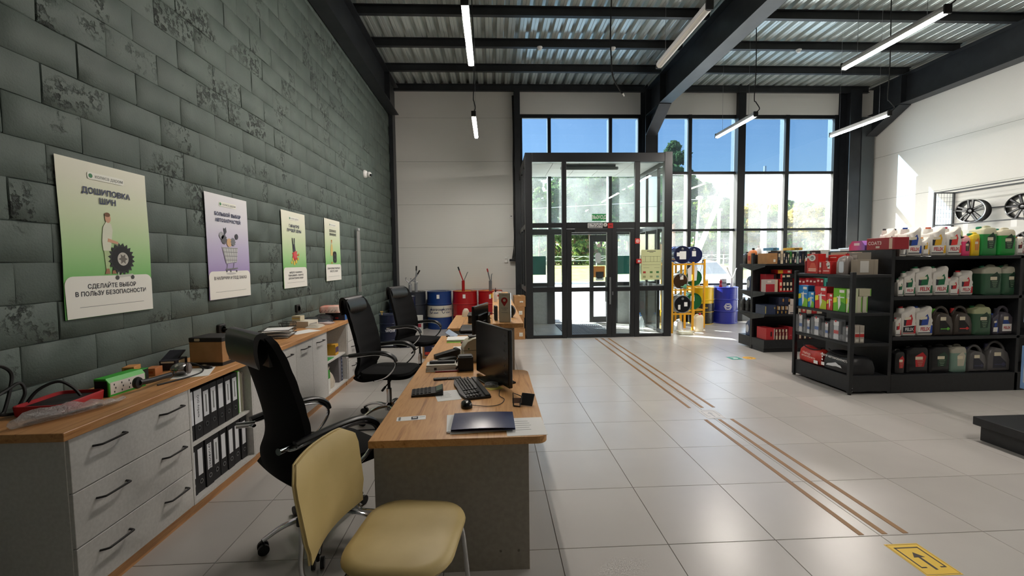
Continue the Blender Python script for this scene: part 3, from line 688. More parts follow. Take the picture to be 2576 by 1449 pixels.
poster(2.485, 1.252, 2.157, GRN, 'large green poster of a man wheeling a spiked tyre, nearest on the green wall', ['ДОШИПОВКА', 'ШИН'], ['СДЕЛАЙТЕ ВЫБОР', 'В ПОЛЬЗУ БЕЗОПАСНОСТИ'], NAVY, draw1)
poster(3.702, 1.255, 2.155, VIO, 'violet poster of a shopping cart full of car parts on the green wall', ['БОЛЬШОЙ ВЫБОР', 'АВТОЗАПЧАСТЕЙ'], ['В НАЛИЧИИ И ПОД ЗАКАЗ'], NAVY, draw2)
poster(4.992, 1.273, 2.163, GRN, 'green poster of a dark figure diving into red splash and gold coins', ['ГАРАНТИЯ', 'ЛУЧШЕЙ ЦЕНЫ'], ['НАЙДЕТЕ У КОНКУРЕНТА', 'ТОВАР ДЕШЕВЛЕ – ПОЛУЧИТЕ', 'ДОПОЛНИТЕЛЬНУЮ СКИДКУ'], NAVY, draw3)
poster(6.240, 1.304, 2.196, GRN, 'narrowest-looking green poster of a figure beside a tall tyre, farthest along the wall', ['СЕЗОННОЕ', 'ХРАНЕНИЕ'], ['ХРАНИ ШИНЫ ПРАВИЛЬНО', 'ВМЕСТЕ С НАМИ'], INK, draw4)
# black sockets on the wall
for y, z, lb in ((5.303, 1.02, 'black wall socket below the third poster, with its frame'), (3.831, .995, 'black wall socket behind the brown carton, with a plug')):
    t = thing('wall_socket', lb, 'socket', (XL, y, z)); MB().box(-.005, .03, -.045, .045, -.045, .045, .008).build('frame', BLACK, t)
    mb = MB(); mb.lathe([(.034, .03), (.033, .033), (.028, .034), (.026, .022)], axis='x', n=20); mb.build('outlet', BLACKG, t)
    if y < 4: mb = MB(); mb.tube(smooth_path([(.03, 0, .0), (.07, 0, -.005), (.08, .02, -.05), (.06, .05, -.10)]), .008, 6); mb.build('plug_cable', CABLE, t)
# the tall glossy black board and aluminium strip leaning by the wall
t = thing('leaning_strip', 'tall aluminium strip standing against the green wall beyond the posters', 'strip', (XL + .03, 7.64, 1.06))
mb = MB(); mb.prism([(0, -.03), (.012, -.034), (.05, -.012), (.05, .012), (.012, .034), (0, .03)], 0, 1.05, 'xy'); mb.build('profile', P((170, 172, 170), .35, .8), t)
MB().box(.0, .05, -.04, .03, 1.05, 1.10, .01).build('end_piece', P((200, 202, 204), .35, .6), t)

# ================================================================ LEFT COUNTER RUN
XFc = -1.85; ZT = .838
def bar_handle(parent, x, yc, z, L=.165):
    t = MB(); t.tube(smooth_path([(x, yc - L / 2, z - .002), (x + .028, yc - L / 2 + .012, z), (x + .032, yc - L / 2 + .03, z), (x + .032, yc + L / 2 - .03, z), (x + .028, yc + L / 2 - .012, z), (x, yc + L / 2, z - .002)], 3), .0065, 6, flat=.8); return t.build('handle', BLACK, parent)
def carcass(t, w, back=True):
    mb = MB(); D = .485
    mb.box(-D, -.018, 0, .016, .075, .8); mb.box(-D, -.018, w - .016, w, .075, .8); mb.box(-D, -.018, .016, w - .016, .075, .093); mb.box(-D, -D + .006, .016, w - .016, .093, .8)
    mb.build('carcass', GREYCAB, t, smooth=False)
    MB().box(-D, -.028, 0, w, 0, .075).build('plinth', WOODC, t, smooth=False)
def cab_drawers(y0, w, label, zs=(.075, .30, .552, .80)):
    t = thing('drawer_cabinet', label, 'cabinet', (XFc, y0, 0)); carcass(t, w)
    for z0, z1 in zip(zs[:-1], zs[1:]):
        MB().box(-.018, 0, .003, w - .003, z0 + .003, z1 - .003, .0015).build('drawer', GREYCAB, t, smooth=False)
        d = t.children[-1]
        for yc in (w * .26, w * .80): bar_handle(d, 0, yc, z1 - .075)
    return t
def cab_doors(y0, w, nd, label):
    t = thing('door_cabinet', label, 'cabinet', (XFc, y0, 0)); carcass(t, w)
    for k in range(nd):
        a, c = w * k / nd, w * (k + 1) / nd
        MB().box(-.018, 0, a + .002, c - .002, .078, .797, .0015).build('door', GREYCAB, t, smooth=False); bar_handle(t.children[-1], 0, (a + c) / 2 - .0, .73)
    return t
def cab_open(y0, w, label):
    t = thing('shelf_cabinet', label, 'cabinet', (XFc, y0, 0)); carcass(t, w)
    MB().box(-.47, -.02, .016, w - .016, .425, .443).build('shelf', GREYCAB, t, smooth=False)
    MB().box(-.018, 0, 0, .016, .075, .8).build('edge_strip', GREYCAB, t, smooth=False); MB().box(-.018, 0, w - .016, w, .075, .8).build('edge_strip', GREYCAB, t, smooth=False); MB().box(-.018, 0, .016, w - .016, .075, .093).build('edge_strip', GREYCAB, t, smooth=False)
    return t
cab_drawers(1.925, .745, 'light grey three-drawer cabinet nearest, at the lower left corner')
cab_open(2.67, .69, 'open grey cabinet holding two rows of black ring binders')
cab_doors(3.36, .75, 2, 'grey two-door cabinet right behind the nearest black office chair')
cab_doors(4.11, .74, 2, 'grey two-door cabinet beside the open shelf with bags and boxes')
cab_open(4.85, .67, 'open grey cabinet with green folders, plastic bag and cartons on two shelves')
cab_drawers(5.55, .78, 'far grey drawer cabinet partly hidden by the second office chair')
for y0, y1, lb in ((1.895, 4.868, 'long wood-effect countertop over the near grey cabinets'), (4.872, 6.36, 'short wood-effect countertop over the far grey cabinets')):
    tag(MB().box(XL + .004, XFc + .012, y0, y1, .80, ZT, .002).build('countertop', WOODC, smooth=False), lb, 'countertop')

# ring binders
BINDER = noisy((22, 22, 25), (28, 28, 31), 80, .6, .05, name='binder cloth')
def binder(y, z, w, lab, words, lift=0, lw=.72, lz=(.13, .29), tint=(222, 224, 228), sz=.020):
    t = thing('ring_binder', lab, 'binder', (XFc - .035 - random.uniform(0, .012), y, z), 0, 'black ring binders on the cabinet shelves')
    H = .318; mb = MB(); mb.box(-.285, 0, -w / 2, -w / 2 + .003, 0, H); mb.box(-.285, 0, w / 2 - .003, w / 2, 0, H); mb.box(-.003, 0, -w / 2 + .003, w / 2 - .003, 0, H); mb.build('cover', BINDER, t, smooth=False)
    MB().box(-.275, -.02, -w / 2 + .008, w / 2 - .008, .006, H - .02).build('paper_block', PAPER, t, smooth=False)
    flat('spine_label', P(tint, .7), t, rect(w * lw, lz[1] - lz[0], 0, (lz[0] + lz[1]) / 2), '+x', (.0002, 0, 0))
    if words == '-': flat('print_line', GREYP, t, rect(w * .16, (lz[1] - lz[0]) * .7, 0, (lz[0] + lz[1]) / 2), '+x', (.0010, 0, 0), .0003)
    elif words: letter(words, sz, INK, t, (.0012, 0, (lz[0] + lz[1]) / 2), '+x', 1.0, .0004, roll=-PI / 2)
    mb = MB(); mb.lathe([(.0155, 0), (.0155, .0025), (.010, .003), (.010, 0)], (0, 0, .066), 18, 'x'); mb.build('finger_ring', STEEL, t)
    mb = MB(); mb.lathe([(.0098, .0), (.0098, .0006)], (0, 0, .066), 14, 'x'); mb.build('finger_hole', P((5, 5, 5), .9), t)
top = [('БЕРГ ХОЛДИНГ', .030, 'first binder of the upper row, spine reading БЕРГ ХОЛДИНГ in bold'), ('ООО Апрель', .024, 'second binder of the upper row, pale spine with thin grey lettering'), ('-', .012, 'third binder of the upper row with a short white spine label'), ('-', .013, 'fourth binder of the upper row with a curling white label'), ('', .02, 'fifth binder of the upper row, white label ending in a red line'), ('-', .012, 'sixth binder of the upper row with a narrow white label'), ('-', .014, 'seventh binder of the upper row, next to the green folder')]
for k, (s, sz, lb) in enumerate(top):
    binder(2.725 + .0795 * k, .445, .074, lb, s, lw=.95 if k < 2 else .66, lz=(.10, .312) if k < 2 else (.12, .285), sz=sz)
bot = [('-', .012, 'first binder of the lower row with a narrow lettered label'), ('', .012, 'second binder of the lower row with a blank white label'), ('СЕРТИФИКАТЫ', .026, 'third binder of the lower row, spine reading СЕРТИФИКАТЫ in bold'), ('-', .011, 'fourth binder of the lower row with a thin white label'), ('', .02, 'fifth binder of the lower row with a wide blank label'), ('', .02, 'sixth binder of the lower row, label with a red foot line'), ('', .02, 'seventh binder of the lower row with a short high label'), ('', .02, 'eighth binder of the lower row, at the cabinet side')]
for k, (s, sz, lb) in enumerate(bot): binder(2.73 + .080 * k, .094, .072, lb, s, lw=.6, lz=(.11, .28), sz=sz)
t = thing('green_folder', 'bright green thin folder standing after the black binders', 'folder', (XFc - .05, 3.272, .445)); MB().box(-.24, 0, -.014, .014, 0, .315, .003).build('cover', P((92, 190, 50), .5), t); MB().box(-.235, .002, -.010, .010, .004, .31).build('sheets', PAPER, t)
t = thing('paper_sheaf', 'sheaf of loose papers between the green folder and the cabinet side', 'papers', (XFc - .06, 3.31, .445))
for k in range(5): MB().box(-.22 + random.uniform(-.01, .01), random.uniform(-.01, .012), -.013 + .006 * k, -.0085 + .006 * k, 0, .27 + random.uniform(0, .03)).build('sheet', P((214 - 6 * k, 204 - 6 * k, 186 - 4 * k), .8), t)
# ================================================================ THINGS ON THE LEFT COUNTER
def cable_thing(name, label, cat, pts, r=.004, mat=None, k=6):
    p = [Vector(q) for q in pts]; o = p[0].copy()
    mb = MB(); mb.tube([q - o for q in smooth_path(p, k)], r, 6); return tag(mb.build(name, mat or CABLE, loc=o), label, cat)
# red plastic tray with a black pad
t = thing('red_tray', 'red plastic tray lined with black rubber, below the coiled cable', 'tray', (-2.19, 2.26, ZT), math.radians(6))
mb = MB(); mb.rloft([(0, .21, .27, .035), (.004, .216, .276, .035), (.046, .226, .286, .04), (.05, .222, .282, .04), (.05, .206, .266, .036), (.022, .198, .258, .034)], 5); mb.build('shell', P((170, 32, 38), .45), t)
mb = MB(); mb.rloft([(.0225, .19, .25, .03), (.034, .19, .25, .03), (.037, .18, .24, .03)], 5); mb.build('rubber_pad', P((18, 18, 19), .7), t)
cable_thing('coiled_cable', 'thick black cable looping up against the wall above the red tray', 'cable', [(-2.14, 2.31, ZT + .043), (-2.17, 2.30, .93), (-2.22, 2.28, .965), (-2.27, 2.23, .935), (-2.30, 2.19, .865), (-2.31, 2.17, ZT + .02), (-2.30, 2.20, .93), (-2.31, 2.19, .985), (-2.32, 2.13, .96), (-2.32, 2.06, .94), (-2.33, 2.02, .985), (-2.33, 2.05, 1.06), (-2.33, 2.12, 1.085), (-2.325, 2.17, 1.04), (-2.32, 2.155, .96), (-2.315, 2.12, .87), (-2.31, 2.10, ZT + .02), (-2.29, 2.14, ZT + .012), (-2.27, 2.19, ZT + .008)], .0075, k=7)
FILM = clear_plastic('crinkled clear film', (205, 205, 206), .42, .12, 1.0)
mb = MB(); rd = random.Random(3); rings = []
for k in range(15):
    s = k / 14; cx = -2.10 + .13 * s + .03 * math.sin(PI * s); cy = 1.95 + .41 * s
    w = (.02 + .068 * math.sin(PI * min(1, s * 1.05)) ** .6) * (1 - .35 * s); hh = .008 + .024 * math.sin(PI * min(1, .12 + s)) * (1.1 - .4 * s)
    ring = []
    for q in range(14):
        a = 2 * PI * q / 14; z = math.sin(a)
        ring.append((cx + w * math.cos(a) * (1 + rd.uniform(-.12, .12)) * .9 + 2.12, cy + w * .35 * math.cos(a) - 1.925, .004 + max(0, hh * (1 + z) * (1 + rd.uniform(-.22, .22)))))
    rings.append(ring)
mb.loft(rings); bag = mb.build('plastic_film', FILM, None, (-2.12, 1.925, ZT), ang=.25); tag(bag, 'crumpled clear plastic film lying along the near end of the countertop', 'plastic film')
mb = MB(); mb.tube(smooth_path([(.03, .06, .010), (.07, .15, .012), (.10, .24, .011), (.13, .33, .010)], 4), .007, 6); mb.build('dark_contents', P((32, 34, 40), .4), bag)
# green and white boxed device
t = thing('device_box', 'long green and white product box with a black handset leaning on it', 'box', (-2.075, 2.54, ZT), math.radians(-4))
GRB = P((58, 176, 52), .45); mb = MB(); mb.prism([(0, 0), (0, .075), (-.02, .10), (-.085, .10), (-.085, 0)], -.13, .10, 'xz', inset=.003); mb.build('carton', GRB, t)
flat('white_face', P((226, 222, 214), .6), t, rect(.215, .066, -.015, .044), '+x', (.0004, 0, 0)); flat('black_end', BLACK, t, rect(.07, .085, -.044, .046), '-y', (0, -.1305, 0))
for k in range(4):
    for q in range(3): flat('print_mark', INK, t, rect(.006, .010, -.10 + .045 * k + .008 * (q % 2), .022 + .02 * q), '+x', (.0012, 0, 0), .0003)
t = thing('handset', 'black microphone-like handset with a round head before the green box', 'handset', (-2.0, 2.56, ZT), math.radians(6))
mb = MB(); mb.lathe([(.012, -.012), (.030, -.010), (.034, 0), (.030, .010), (.012, .012)], (-.02, -.045, .050), 20, 'x'); mb.build('head', BLACK, t)
mb = MB(); mb.tube(smooth_path([(-.012, -.045, .05), (-.0, .03, .042), (.0, .12, .036), (.0, .21, .03)], 4), .016, 10); mb.build('grip', BLACK, t)
cable_thing('audio_cable', 'loose black cord looping on the countertop beside the handset', 'cable', [(-2.0, 2.77, ZT + .03), (-2.06, 2.86, ZT + .05), (-2.10, 2.93, ZT + .055), (-2.05, 3.0, ZT + .05), (-1.98, 3.0, ZT + .02), (-1.93, 2.92, ZT + .006), (-1.93, 2.80, ZT + .006), (-1.97, 2.68, ZT + .006), (-1.99, 2.62, ZT + .006)], .005)
t = thing('headlamp_bulb', 'silver reflector lamp with crinkled foil lying before the brown carton', 'lamp part', (-2.03, 2.87, ZT), math.radians(20))
mb = MB(); mb.sphere((0, 0, .042), .055, 14, 8, .74); mb.build('foil', noisy((190, 186, 184), (120, 116, 116), 14, .18, .5, 30, metal=.9, name='foil'), t); mb = MB(); mb.lathe([(.036, 0), (.034, .012), (.02, .02)], (.045, -.02, .045), 16, 'x'); mb.build('lens', P((120, 112, 110), .1), t)
tag(MB().box(-.10, .10, -.14, .14, 0, .0015).build('paper_sheet', PAPER, None, (-1.985, 2.93, ZT), (0, 0, math.radians(24))), 'white paper sheet under the foil lamp on the countertop', 'paper')
t = thing('remote_control', 'small black remote lying before the brown carton', 'remote', (-1.99, 3.06, ZT + .002), math.radians(60)); mb = MB(); mb.rloft([(0, .035, .115, .015), (.012, .035, .115, .015), (.016, .03, .11, .013)]); mb.build('case', BLACK, t); flat('print_mark', CREAM, t, rect(.016, .03, 0, .02), '+z', (0, 0, .0162), .0003)
def small_box(name, label, c, sz, rz, col, cat='box', lab=None, lid=None, face='-y'):
    t = thing(name, label, cat, c, rz); w, d, h = sz
    MB().box(-w / 2, w / 2, -d / 2, d / 2, 0, h, .0015).build('carton', col if not isinstance(col, tuple) else P(col, .6), t, smooth=False)
    if lab: flat('print', P(lab[0], .6), t, rect(w * lab[1], h * lab[2], lab[3] * w, h * .5), face, (0, -d / 2 - .0002, 0) if face == '-y' else ((w / 2 + .0002, 0, 0)))
    if lid: MB().box(-w / 2 - .001, w / 2 + .001, -d / 2 - .001, d / 2 + .001, h - lid[1], h + .001, .0015).build('lid', P(lid[0], .6), t, smooth=False)
    return t
t = small_box('black_case', 'low black case behind the green product box', (-2.22, 2.72, ZT), (.10, .16, .07), .1, (20, 24, 22), lid=((50, 150, 60), .004))
small_box('brown_carton', 'tiny orange-brown carton resting on the black case', (-2.22, 2.73, ZT + .072), (.06, .09, .028), .3, (196, 138, 80), lab=((150, 96, 50), .6, .5, 0))
small_box('orange_carton', 'small orange carton between green box and phone box', (-2.22, 2.90, ZT), (.06, .09, .05), .2, (190, 124, 78), lab=((160, 84, 44), .6, .3, 0))
t = small_box('phone_box', 'open cream and black phone box with its lid raised', (-2.22, 3.08, ZT), (.10, .14, .065), .12, (30, 28, 40), lab=((206, 190, 150), .7, .8, 0), face='+x')
MB().box(-.05, .05, -.07, .07, 0, .008).build('lid', P((34, 32, 44), .5), t, (-.02, .03, .075), (math.radians(24), 0, 0)); flat('print', P((220, 212, 196), .6), t, rect(.08, .012, 0, .055), '-y', (0, -.0706, 0))
t = thing('brown_box', 'brown carton with black lid standing before the socket on the countertop', 'box', (-2.02, 3.235, ZT), math.radians(-4))
MB().box(-.12, .115, -.11, .09, .012, .17, .002).build('carton', CARDB, t, smooth=False); MB().box(-.122, .117, -.112, .092, .17, .2, .003).build('lid', P((26, 22, 20), .6), t, smooth=False); MB().box(-.121, .116, -.111, .091, 0, .024).build('bottom_band', P((30, 26, 24), .6), t, smooth=False)
flat('print', P((70, 48, 34), .7), t, rect(.030, .03, -.03, .045), '+x', (.1155, 0, 0)); flat('print', P((70, 48, 34), .7), t, rect(.10, .002, -.01, .16), '+x', (.1155, 0, 0)); flat('print', P((70, 48, 34), .7), t, rect(.028, .022, .045, .045), '+x', (.1155, 0, 0))
letter('', .02, INK, t, (0, 0, 0)) if False else None
flat('print', P((200, 180, 150), .7), t, rect(.04, .018, -.06, .185, .006), '-y', (0, -.1125, 0))
# far part of the counter
t = thing('desk_tray', 'black wire tray with papers behind the nearest office chair', 'tray', (-2.12, 4.35, ZT), .2)
for k in range(3):
    mb = MB(); mb.tube([(-.13, -.16, .02 + .03 * k), (.13, -.16, .02 + .03 * k), (.13, .16, .02 + .03 * k), (-.13, .16, .02 + .03 * k), (-.13, -.16, .02 + .03 * k)], .004, 5); mb.build('wire', BLACK, t)
for k in range(3): MB().box(-.12, .12, -.15, .15, .008 + .03 * k, .011 + .03 * k).build('sheet', PAPER, t, (0, 0, 0), (0, 0, .05 * k))
tag(MB().box(-.1, .1, -.15, .15, 0, .0015).build('paper_sheet', PAPER, None, (-2.0, 4.62, ZT), (0, 0, -.5)), 'white sheet lying at the counter edge past the wire tray', 'paper')
t = thing('mesh_bin', 'low dark wire mesh basket lying on the papers by the wall', 'basket', (-2.2, 4.72, ZT + .0), .5)
mb = MB()
for k in range(8): a = 2 * PI * k / 8; mb.tube([(.06 * math.cos(a), .06 * math.sin(a), .004), (.085 * math.cos(a), .085 * math.sin(a), .09)], .0022, 5)
for r, z in ((.06, .004), (.085, .09)): mb.tube([(r * math.cos(2 * PI * k / 16), r * math.sin(2 * PI * k / 16), z) for k in range(17)], .003, 5)
mb.build('wire', BLACK, t)
small_box('white_box', 'flat white carton with printed side on the counter by the socket', (-2.16, 5.03, ZT), (.22, .2, .07), -.15, (214, 208, 194), lab=((150, 146, 140), .7, .25, 0), face='+x')
small_box('beige_box', 'small beige carton resting on the flat white carton', (-2.22, 5.02, ZT + .072), (.10, .09, .055), -.1, (196, 186, 158), lab=((196, 166, 80), .9, .2, 0))
mb = MB(); rd = random.Random(5)
mb.rloft([(0, .16, .22, .03)] + [(.008 + .008 * k, .15 - .02 * k, .2 - .03 * k, .03, rd.uniform(-.01, .01), rd.uniform(-.01, .01)) for k in range(4)], 4); tag(mb.build('wrapped_parcel', clear_plastic('bubble wrap', (225, 220, 205), .7, .3, .8), None, (-2.02, 4.98, ZT)), 'bubble-wrapped parcel at the counter edge before the flat white carton', 'parcel')
t = thing('bag_pile', 'heap of dark plastic bags on the far countertop', 'bags', (-2.1, 5.33, ZT), 0)
for k, (x, y, w, d, h, c) in enumerate(((-.1, .0, .24, .26, .07, (30, 32, 36)), (.05, -.05, .2, .24, .05, (40, 42, 50)), (.1, -.12, .2, .16, .03, (176, 164, 166)), (-.02, .12, .22, .2, .09, (34, 34, 38)))):
    mb = MB(); rd = random.Random(20 + k); mb.rloft([(0, w, d, .05), (h * .5, w * 1.02, d * .98, .05, rd.uniform(-.01, .01), 0), (h * .85, w * .8, d * .75, .05, rd.uniform(-.02, .02), rd.uniform(-.02, .02)), (h, w * .4, d * .4, .04)], 4); mb.build('bag', noisy(c, tuple(min(255, v + 25) for v in c), 12, .25, 1.0, 22, name='crumpled bag'), t, (x, y, .0))
t = small_box('blue_box', 'blue and dark carton under the orange packet on the far countertop', (-1.99, 5.66, ZT), (.24, .26, .10), 0, (30, 34, 48)); flat('print', P((56, 108, 172), .5), t, rect(.258, .098, 0, .05), '+x', (.1204, 0, 0)); flat('print', P((180, 40, 40), .5), t, rect(.04, .015, .02, .03), '-y', (0, -.1304, 0))
t = thing('orange_packet', 'orange and white wrapped packet on top of the blue carton and bags', 'packet', (-2.04, 5.55, ZT + .102), .1)
mb = MB(); mb.rloft([(0, .24, .2, .03), (.03, .25, .21, .03), (.075, .235, .19, .03), (.085, .2, .15, .03)]); mb.build('wrapper', noisy((214, 92, 60), (222, 206, 196), 5, .4, .4, 30, name='orange wrapper'), t)
for k in range(5): flat('zigzag', P((70, 60, 66), .5), t, [(-.1 + .04 * k, .012), (-.095 + .04 * k, .012), (-.075 + .04 * k, .04), (-.08 + .04 * k, .04)], '-y', (0, -.1065, 0))
# in the far open cabinet
t = small_box('green_pack', 'green and white carton at the bottom of the far open cabinet', (XFc - .12, 4.95, .094), (.18, .1, .24), 0, (226, 226, 220)); MB().box(-.091, .091, -.051, .051, .15, .242).build('green_top', P((60, 150, 50), .5), t)
mb = MB(); mb.rloft([(0, .2, .16, .05), (.06, .22, .18, .06), (.14, .18, .15, .06), (.20, .10, .08, .03), (.24, .12, .09, .03)]); tag(mb.build('plastic_bag', noisy((186, 174, 156), (212, 202, 186), 10, .3, .7, 25, name='pale bag'), None, (XFc - .15, 5.14, .094)), 'pale knotted plastic bag in the far open cabinet', 'bag')
t = thing('lever_file', 'grey lever file with blue spine marks standing in the far open cabinet', 'binder', (XFc - .05, 5.42, .094)); MB().box(-.28, 0, -.075, .045, 0, .305, .002).build('cover', P((120, 116, 120), .6), t); MB().box(.0, .003, .0, .045, 0, .305).build('spine', P((44, 52, 76), .5), t)
for k in range(6): flat('print_mark', P((190, 200, 220), .5), t, rect(.014, .02, .022, .03 + .045 * k), '+x', (.0032, 0, 0))
small_box('yellow_pack', 'yellow and purple carton on the upper shelf of the far open cabinet', (XFc - .12, 5.33, .444), (.12, .1, .13), 0, (206, 156, 50), lab=((80, 60, 90), .8, .5, 0), face='+x')
small_box('white_roll', 'white bottle-like pack standing deep in the far open cabinet', (XFc - .28, 5.40, .444), (.06, .06, .22), 0, (206, 202, 196), lab=((90, 90, 96), .8, .15, 0), face='+x')
small_box('black_gadget', 'black gadget on the upper shelf of the far open cabinet', (XFc - .20, 5.02, .444), (.2, .14, .10), .2, (20, 20, 22), cat='gadget', lab=((60, 60, 66), .5, .2, 0), face='+x')
tag(MB().box(-.1, .1, -.15, .15, 0, .006).build('green_folder', P((60, 150, 84), .5), None, (XFc - .14, 5.02, .4432)), 'flat green folder lying on the upper shelf of the far open cabinet', 'folder')

# ================================================================ OFFICE CHAIRS
def office_chair(label, loc, rz):
    t = thing('office_chair', label, 'chair', loc, rz, 'black high-backed office chairs')
    mb = MB(); mb.lathe([(.001, .075), (.045, .075), (.045, .13), (.03, .145), (.026, .15)], n=18); mb.build('hub', CHROME, t)
    for k in range(5):
        a = 2 * PI * k / 5 + .35; c, s = math.cos(a), math.sin(a)
        mb = MB(); pts = smooth_path([(.03 * c, .03 * s, .112), (.12 * c, .12 * s, .125), (.22 * c, .22 * s, .112), (.315 * c, .315 * s, .070)], 4); mb.tube(pts, .026, 8, r2=.016, flat=.62); lg = mb.build('leg', CHROME, t)
        mb = MB(); cx, cy = .315 * c, .315 * s
        nx, ny = -s, c
        for q in (-1, 1):
            p = Vector((cx + nx * q * .012, cy + ny * q * .012, .028)); e = Vector((cx + nx * q * .030, cy + ny * q * .030, .028)); mb.cyl(p, e, .028, 14)
        mb.cyl((cx, cy, .04), (cx, cy, .075), .009, 8); mb.build('caster', BLACK, t)
    mb = MB(); mb.cyl((0, 0, .14), (0, 0, .29), .026, 16); mb.build('gas_sleeve', CHROME, t)
    mb = MB(); mb.cyl((0, 0, .29), (0, 0, .41), .015, 12); mb.build('piston', BLACK, t)
    mb = MB(); mb.box(-.12, .12, -.07, .07, .395, .435, .01); mb.tube(smooth_path([(.06, -.07, .41), (.07, -.16, .40), (.05, -.25, .365)], 4), .006, 6); mb.tube([(.055, -.235, .372), (.045, -.285, .35)], .011, 8); mb.build('tilt_mechanism', BLACK, t)
    mb = MB(); mb.rloft([(.432, .42, .42, .10, .03), (.442, .49, .49, .11, .03), (.475, .51, .50, .12, .03), (.497, .49, .48, .12, .025), (.506, .42, .41, .10, .02)], 5); mb.build('seat', MESHFAB, t)
    path = smooth_path([(-.06, 0, .425), (-.18, 0, .410), (-.255, 0, .445), (-.268, 0, .52), (-.238, 0, .61), (-.245, 0, .72), (-.275, 0, .86), (-.315, 0, 1.01), (-.352, 0, 1.14), (-.362, 0, 1.20)], 6)
    rings = []; nst = len(path)
    for i, q in enumerate(path):
        s = i / (nst - 1); tg = (path[min(i + 1, nst - 1)] - path[max(i - 1, 0)]).normalized(); nr = Vector((tg.z, 0, -tg.x))
        w = .225 if s < .25 else (.225 + .03 * math.sin(PI * min(1, (s - .25) / .75)))
        if s > .8: w *= 1 - .20 * ((s - .8) / .2) ** 2
        if s < .2: w *= .80 + 1.0 * s
        th = .015 + (.004 * abs(math.sin(s * 36)) if s > .3 else 0)
        bow = lambda y: .045 * (y / .25) ** 2 * (1 if s > .25 else .3)
        ring = []
        for k in range(13): y = -w + 2 * w * k / 12; ring.append(q + Vector((0, y, 0)) + nr * (th + bow(y)))
        for k in range(12, -1, -1): y = -w + 2 * w * k / 12; ring.append(q + Vector((0, y, 0)) + nr * (-.015 + bow(y)))
        rings.append(ring)
    mb = MB(); mb.loft(rings); mb.build('backrest', MESHFAB, t, ang=.5)
    mb = MB(); pr = smooth_path([(-.335, 0, 1.055), (-.302, 0, 1.06), (-.288, 0, 1.115), (-.312, 0, 1.18), (-.355, 0, 1.222), (-.395, 0, 1.205), (-.40, 0, 1.12), (-.385, 0, 1.06), (-.376, 0, 1.06), (-.384, 0, 1.14), (-.37, 0, 1.196), (-.345, 0, 1.17), (-.335, 0, 1.10)], 3)
    mb.prism([(q.x, q.z) for q in pr], -.185, .185, 'xz'); mb.build('head_pillow', LEATHER, t, ang=.5)
    for s in (-1, 1):
        y = s * .275
        mb = MB(); mb.tube(smooth_path([(-.275, s * .21, .660), (-.29, y, .662), (-.20, y, .668), (-.02, y, .690), (.12, y, .672), (.178, y, .62), (.165, y, .56), (.08, s * .27, .475), (-.04, s * .24, .432), (-.06, s * .18, .430)], 5), .0135, 8, flat=.62); ar = mb.build('armrest', CHROME, t)
        mb = MB(); pts = smooth_path([(-.27, y, .680), (-.15, y, .697), (0, y, .712), (.10, y, .705), (.165, y, .668), (.185, y, .625)], 5); mb.tube(pts, .027, 10, flat=.55); mb.build('arm_pad', LEATHER, ar)
        mb = MB(); mb.cyl((-.262, s * .235, .662), (-.345, s * .268, .668), .017, 12); mb.build('arm_bracket', CHROME, ar)
    return t
office_chair('black high-backed office chair seen from behind, nearest of the three', (-.985, 2.47, 0), math.radians(48))
office_chair('black high-backed office chair seen side-on, second from the viewer', (-1.06, 4.36, 0), math.radians(-8))
office_chair('black high-backed office chair farthest back, before the drums', (-1.03, 6.05, 0), math.radians(-22))

# ---- beige visitor chair
t = thing('visitor_chair', 'beige vinyl chair with chrome tube frame in the foreground', 'chair', (-.40, 1.70, 0), math.radians(-7))
mb = MB(); mb.rloft([(.428, .34, .40, .12), (.436, .40, .46, .13), (.455, .425, .485, .135), (.470, .415, .47, .13), (.480, .36, .41, .12), (.484, .22, .26, .08)], 7, ox=.045); mb.build('seat', BEIGE, t, ang=1.0)
mb = MB(); rings = []
for i in range(9):
    s = i / 8; z = .475 + .345 * s; ww = .228 + .02 * s
    if s < .13: ww *= .94
    if s > .8: ww *= 1 - .30 * ((s - .8) / .2) ** 2
    xo = -.275 - .055 * s; th = .022 if 0 < i < 8 else .008
    ring = []
    for k in range(11): y = -ww + 2 * ww * k / 10; ring.append((xo + .05 * (y / .235) ** 2 + th * (1 - (abs(y) / ww) ** 6 * .7), y, z))
    for k in range(10, -1, -1): y = -ww + 2 * ww * k / 10; ring.append((xo + .05 * (y / .235) ** 2 - th * (1 - (abs(y) / ww) ** 6 * .7), y, z))
    rings.append(ring)
mb.loft(rings); bk = mb.build('backrest', BEIGE, t, ang=1.0)
mb = MB(); mb.tube([Vector(rings[i][0]) + Vector((-.012, -.001, 0)) for i in range(9)] + [Vector(rings[8][k]) + Vector((-.012, 0, .004)) for k in range(1, 10)] + [Vector(rings[i][10]) + Vector((-.012, .001, 0)) for i in range(8, -1, -1)], .004, 5); mb.build('piping', BEIGE, bk)
for s in (-1, 1):
    y = s * .225
    mb = MB(); mb.tube(smooth_path([(-.262, y, .64), (-.262, y, .56), (-.268, y, .48), (-.255, y, .43), (-.20, y, .418), (.05, y * .95, .418), (.17, y * .95, .412), (.215, y * .97, .37), (.235, y, .2), (.25, y, .004)], 5), .0125, 10, flat=.75); mb.build('front_leg', CHROME, t)
    mb = MB(); mb.tube(smooth_path([(-.10, y * .98, .412), (-.20, y, .30), (-.27, y, .12), (-.31, y, .004)], 5), .0125, 10, flat=.75); mb.build('rear_leg', CHROME, t)
    MB().cyl((-.262, y, .63), (-.262, y, .655), .0145, 10).build('end_plug', BLACK, t)
mb = MB(); mb.cyl((.10, -.21, .415), (.10, .21, .415), .011, 8); mb.cyl((-.12, -.21, .415), (-.12, .21, .415), .011, 8); mb.build('cross_bar', CHROME, t)
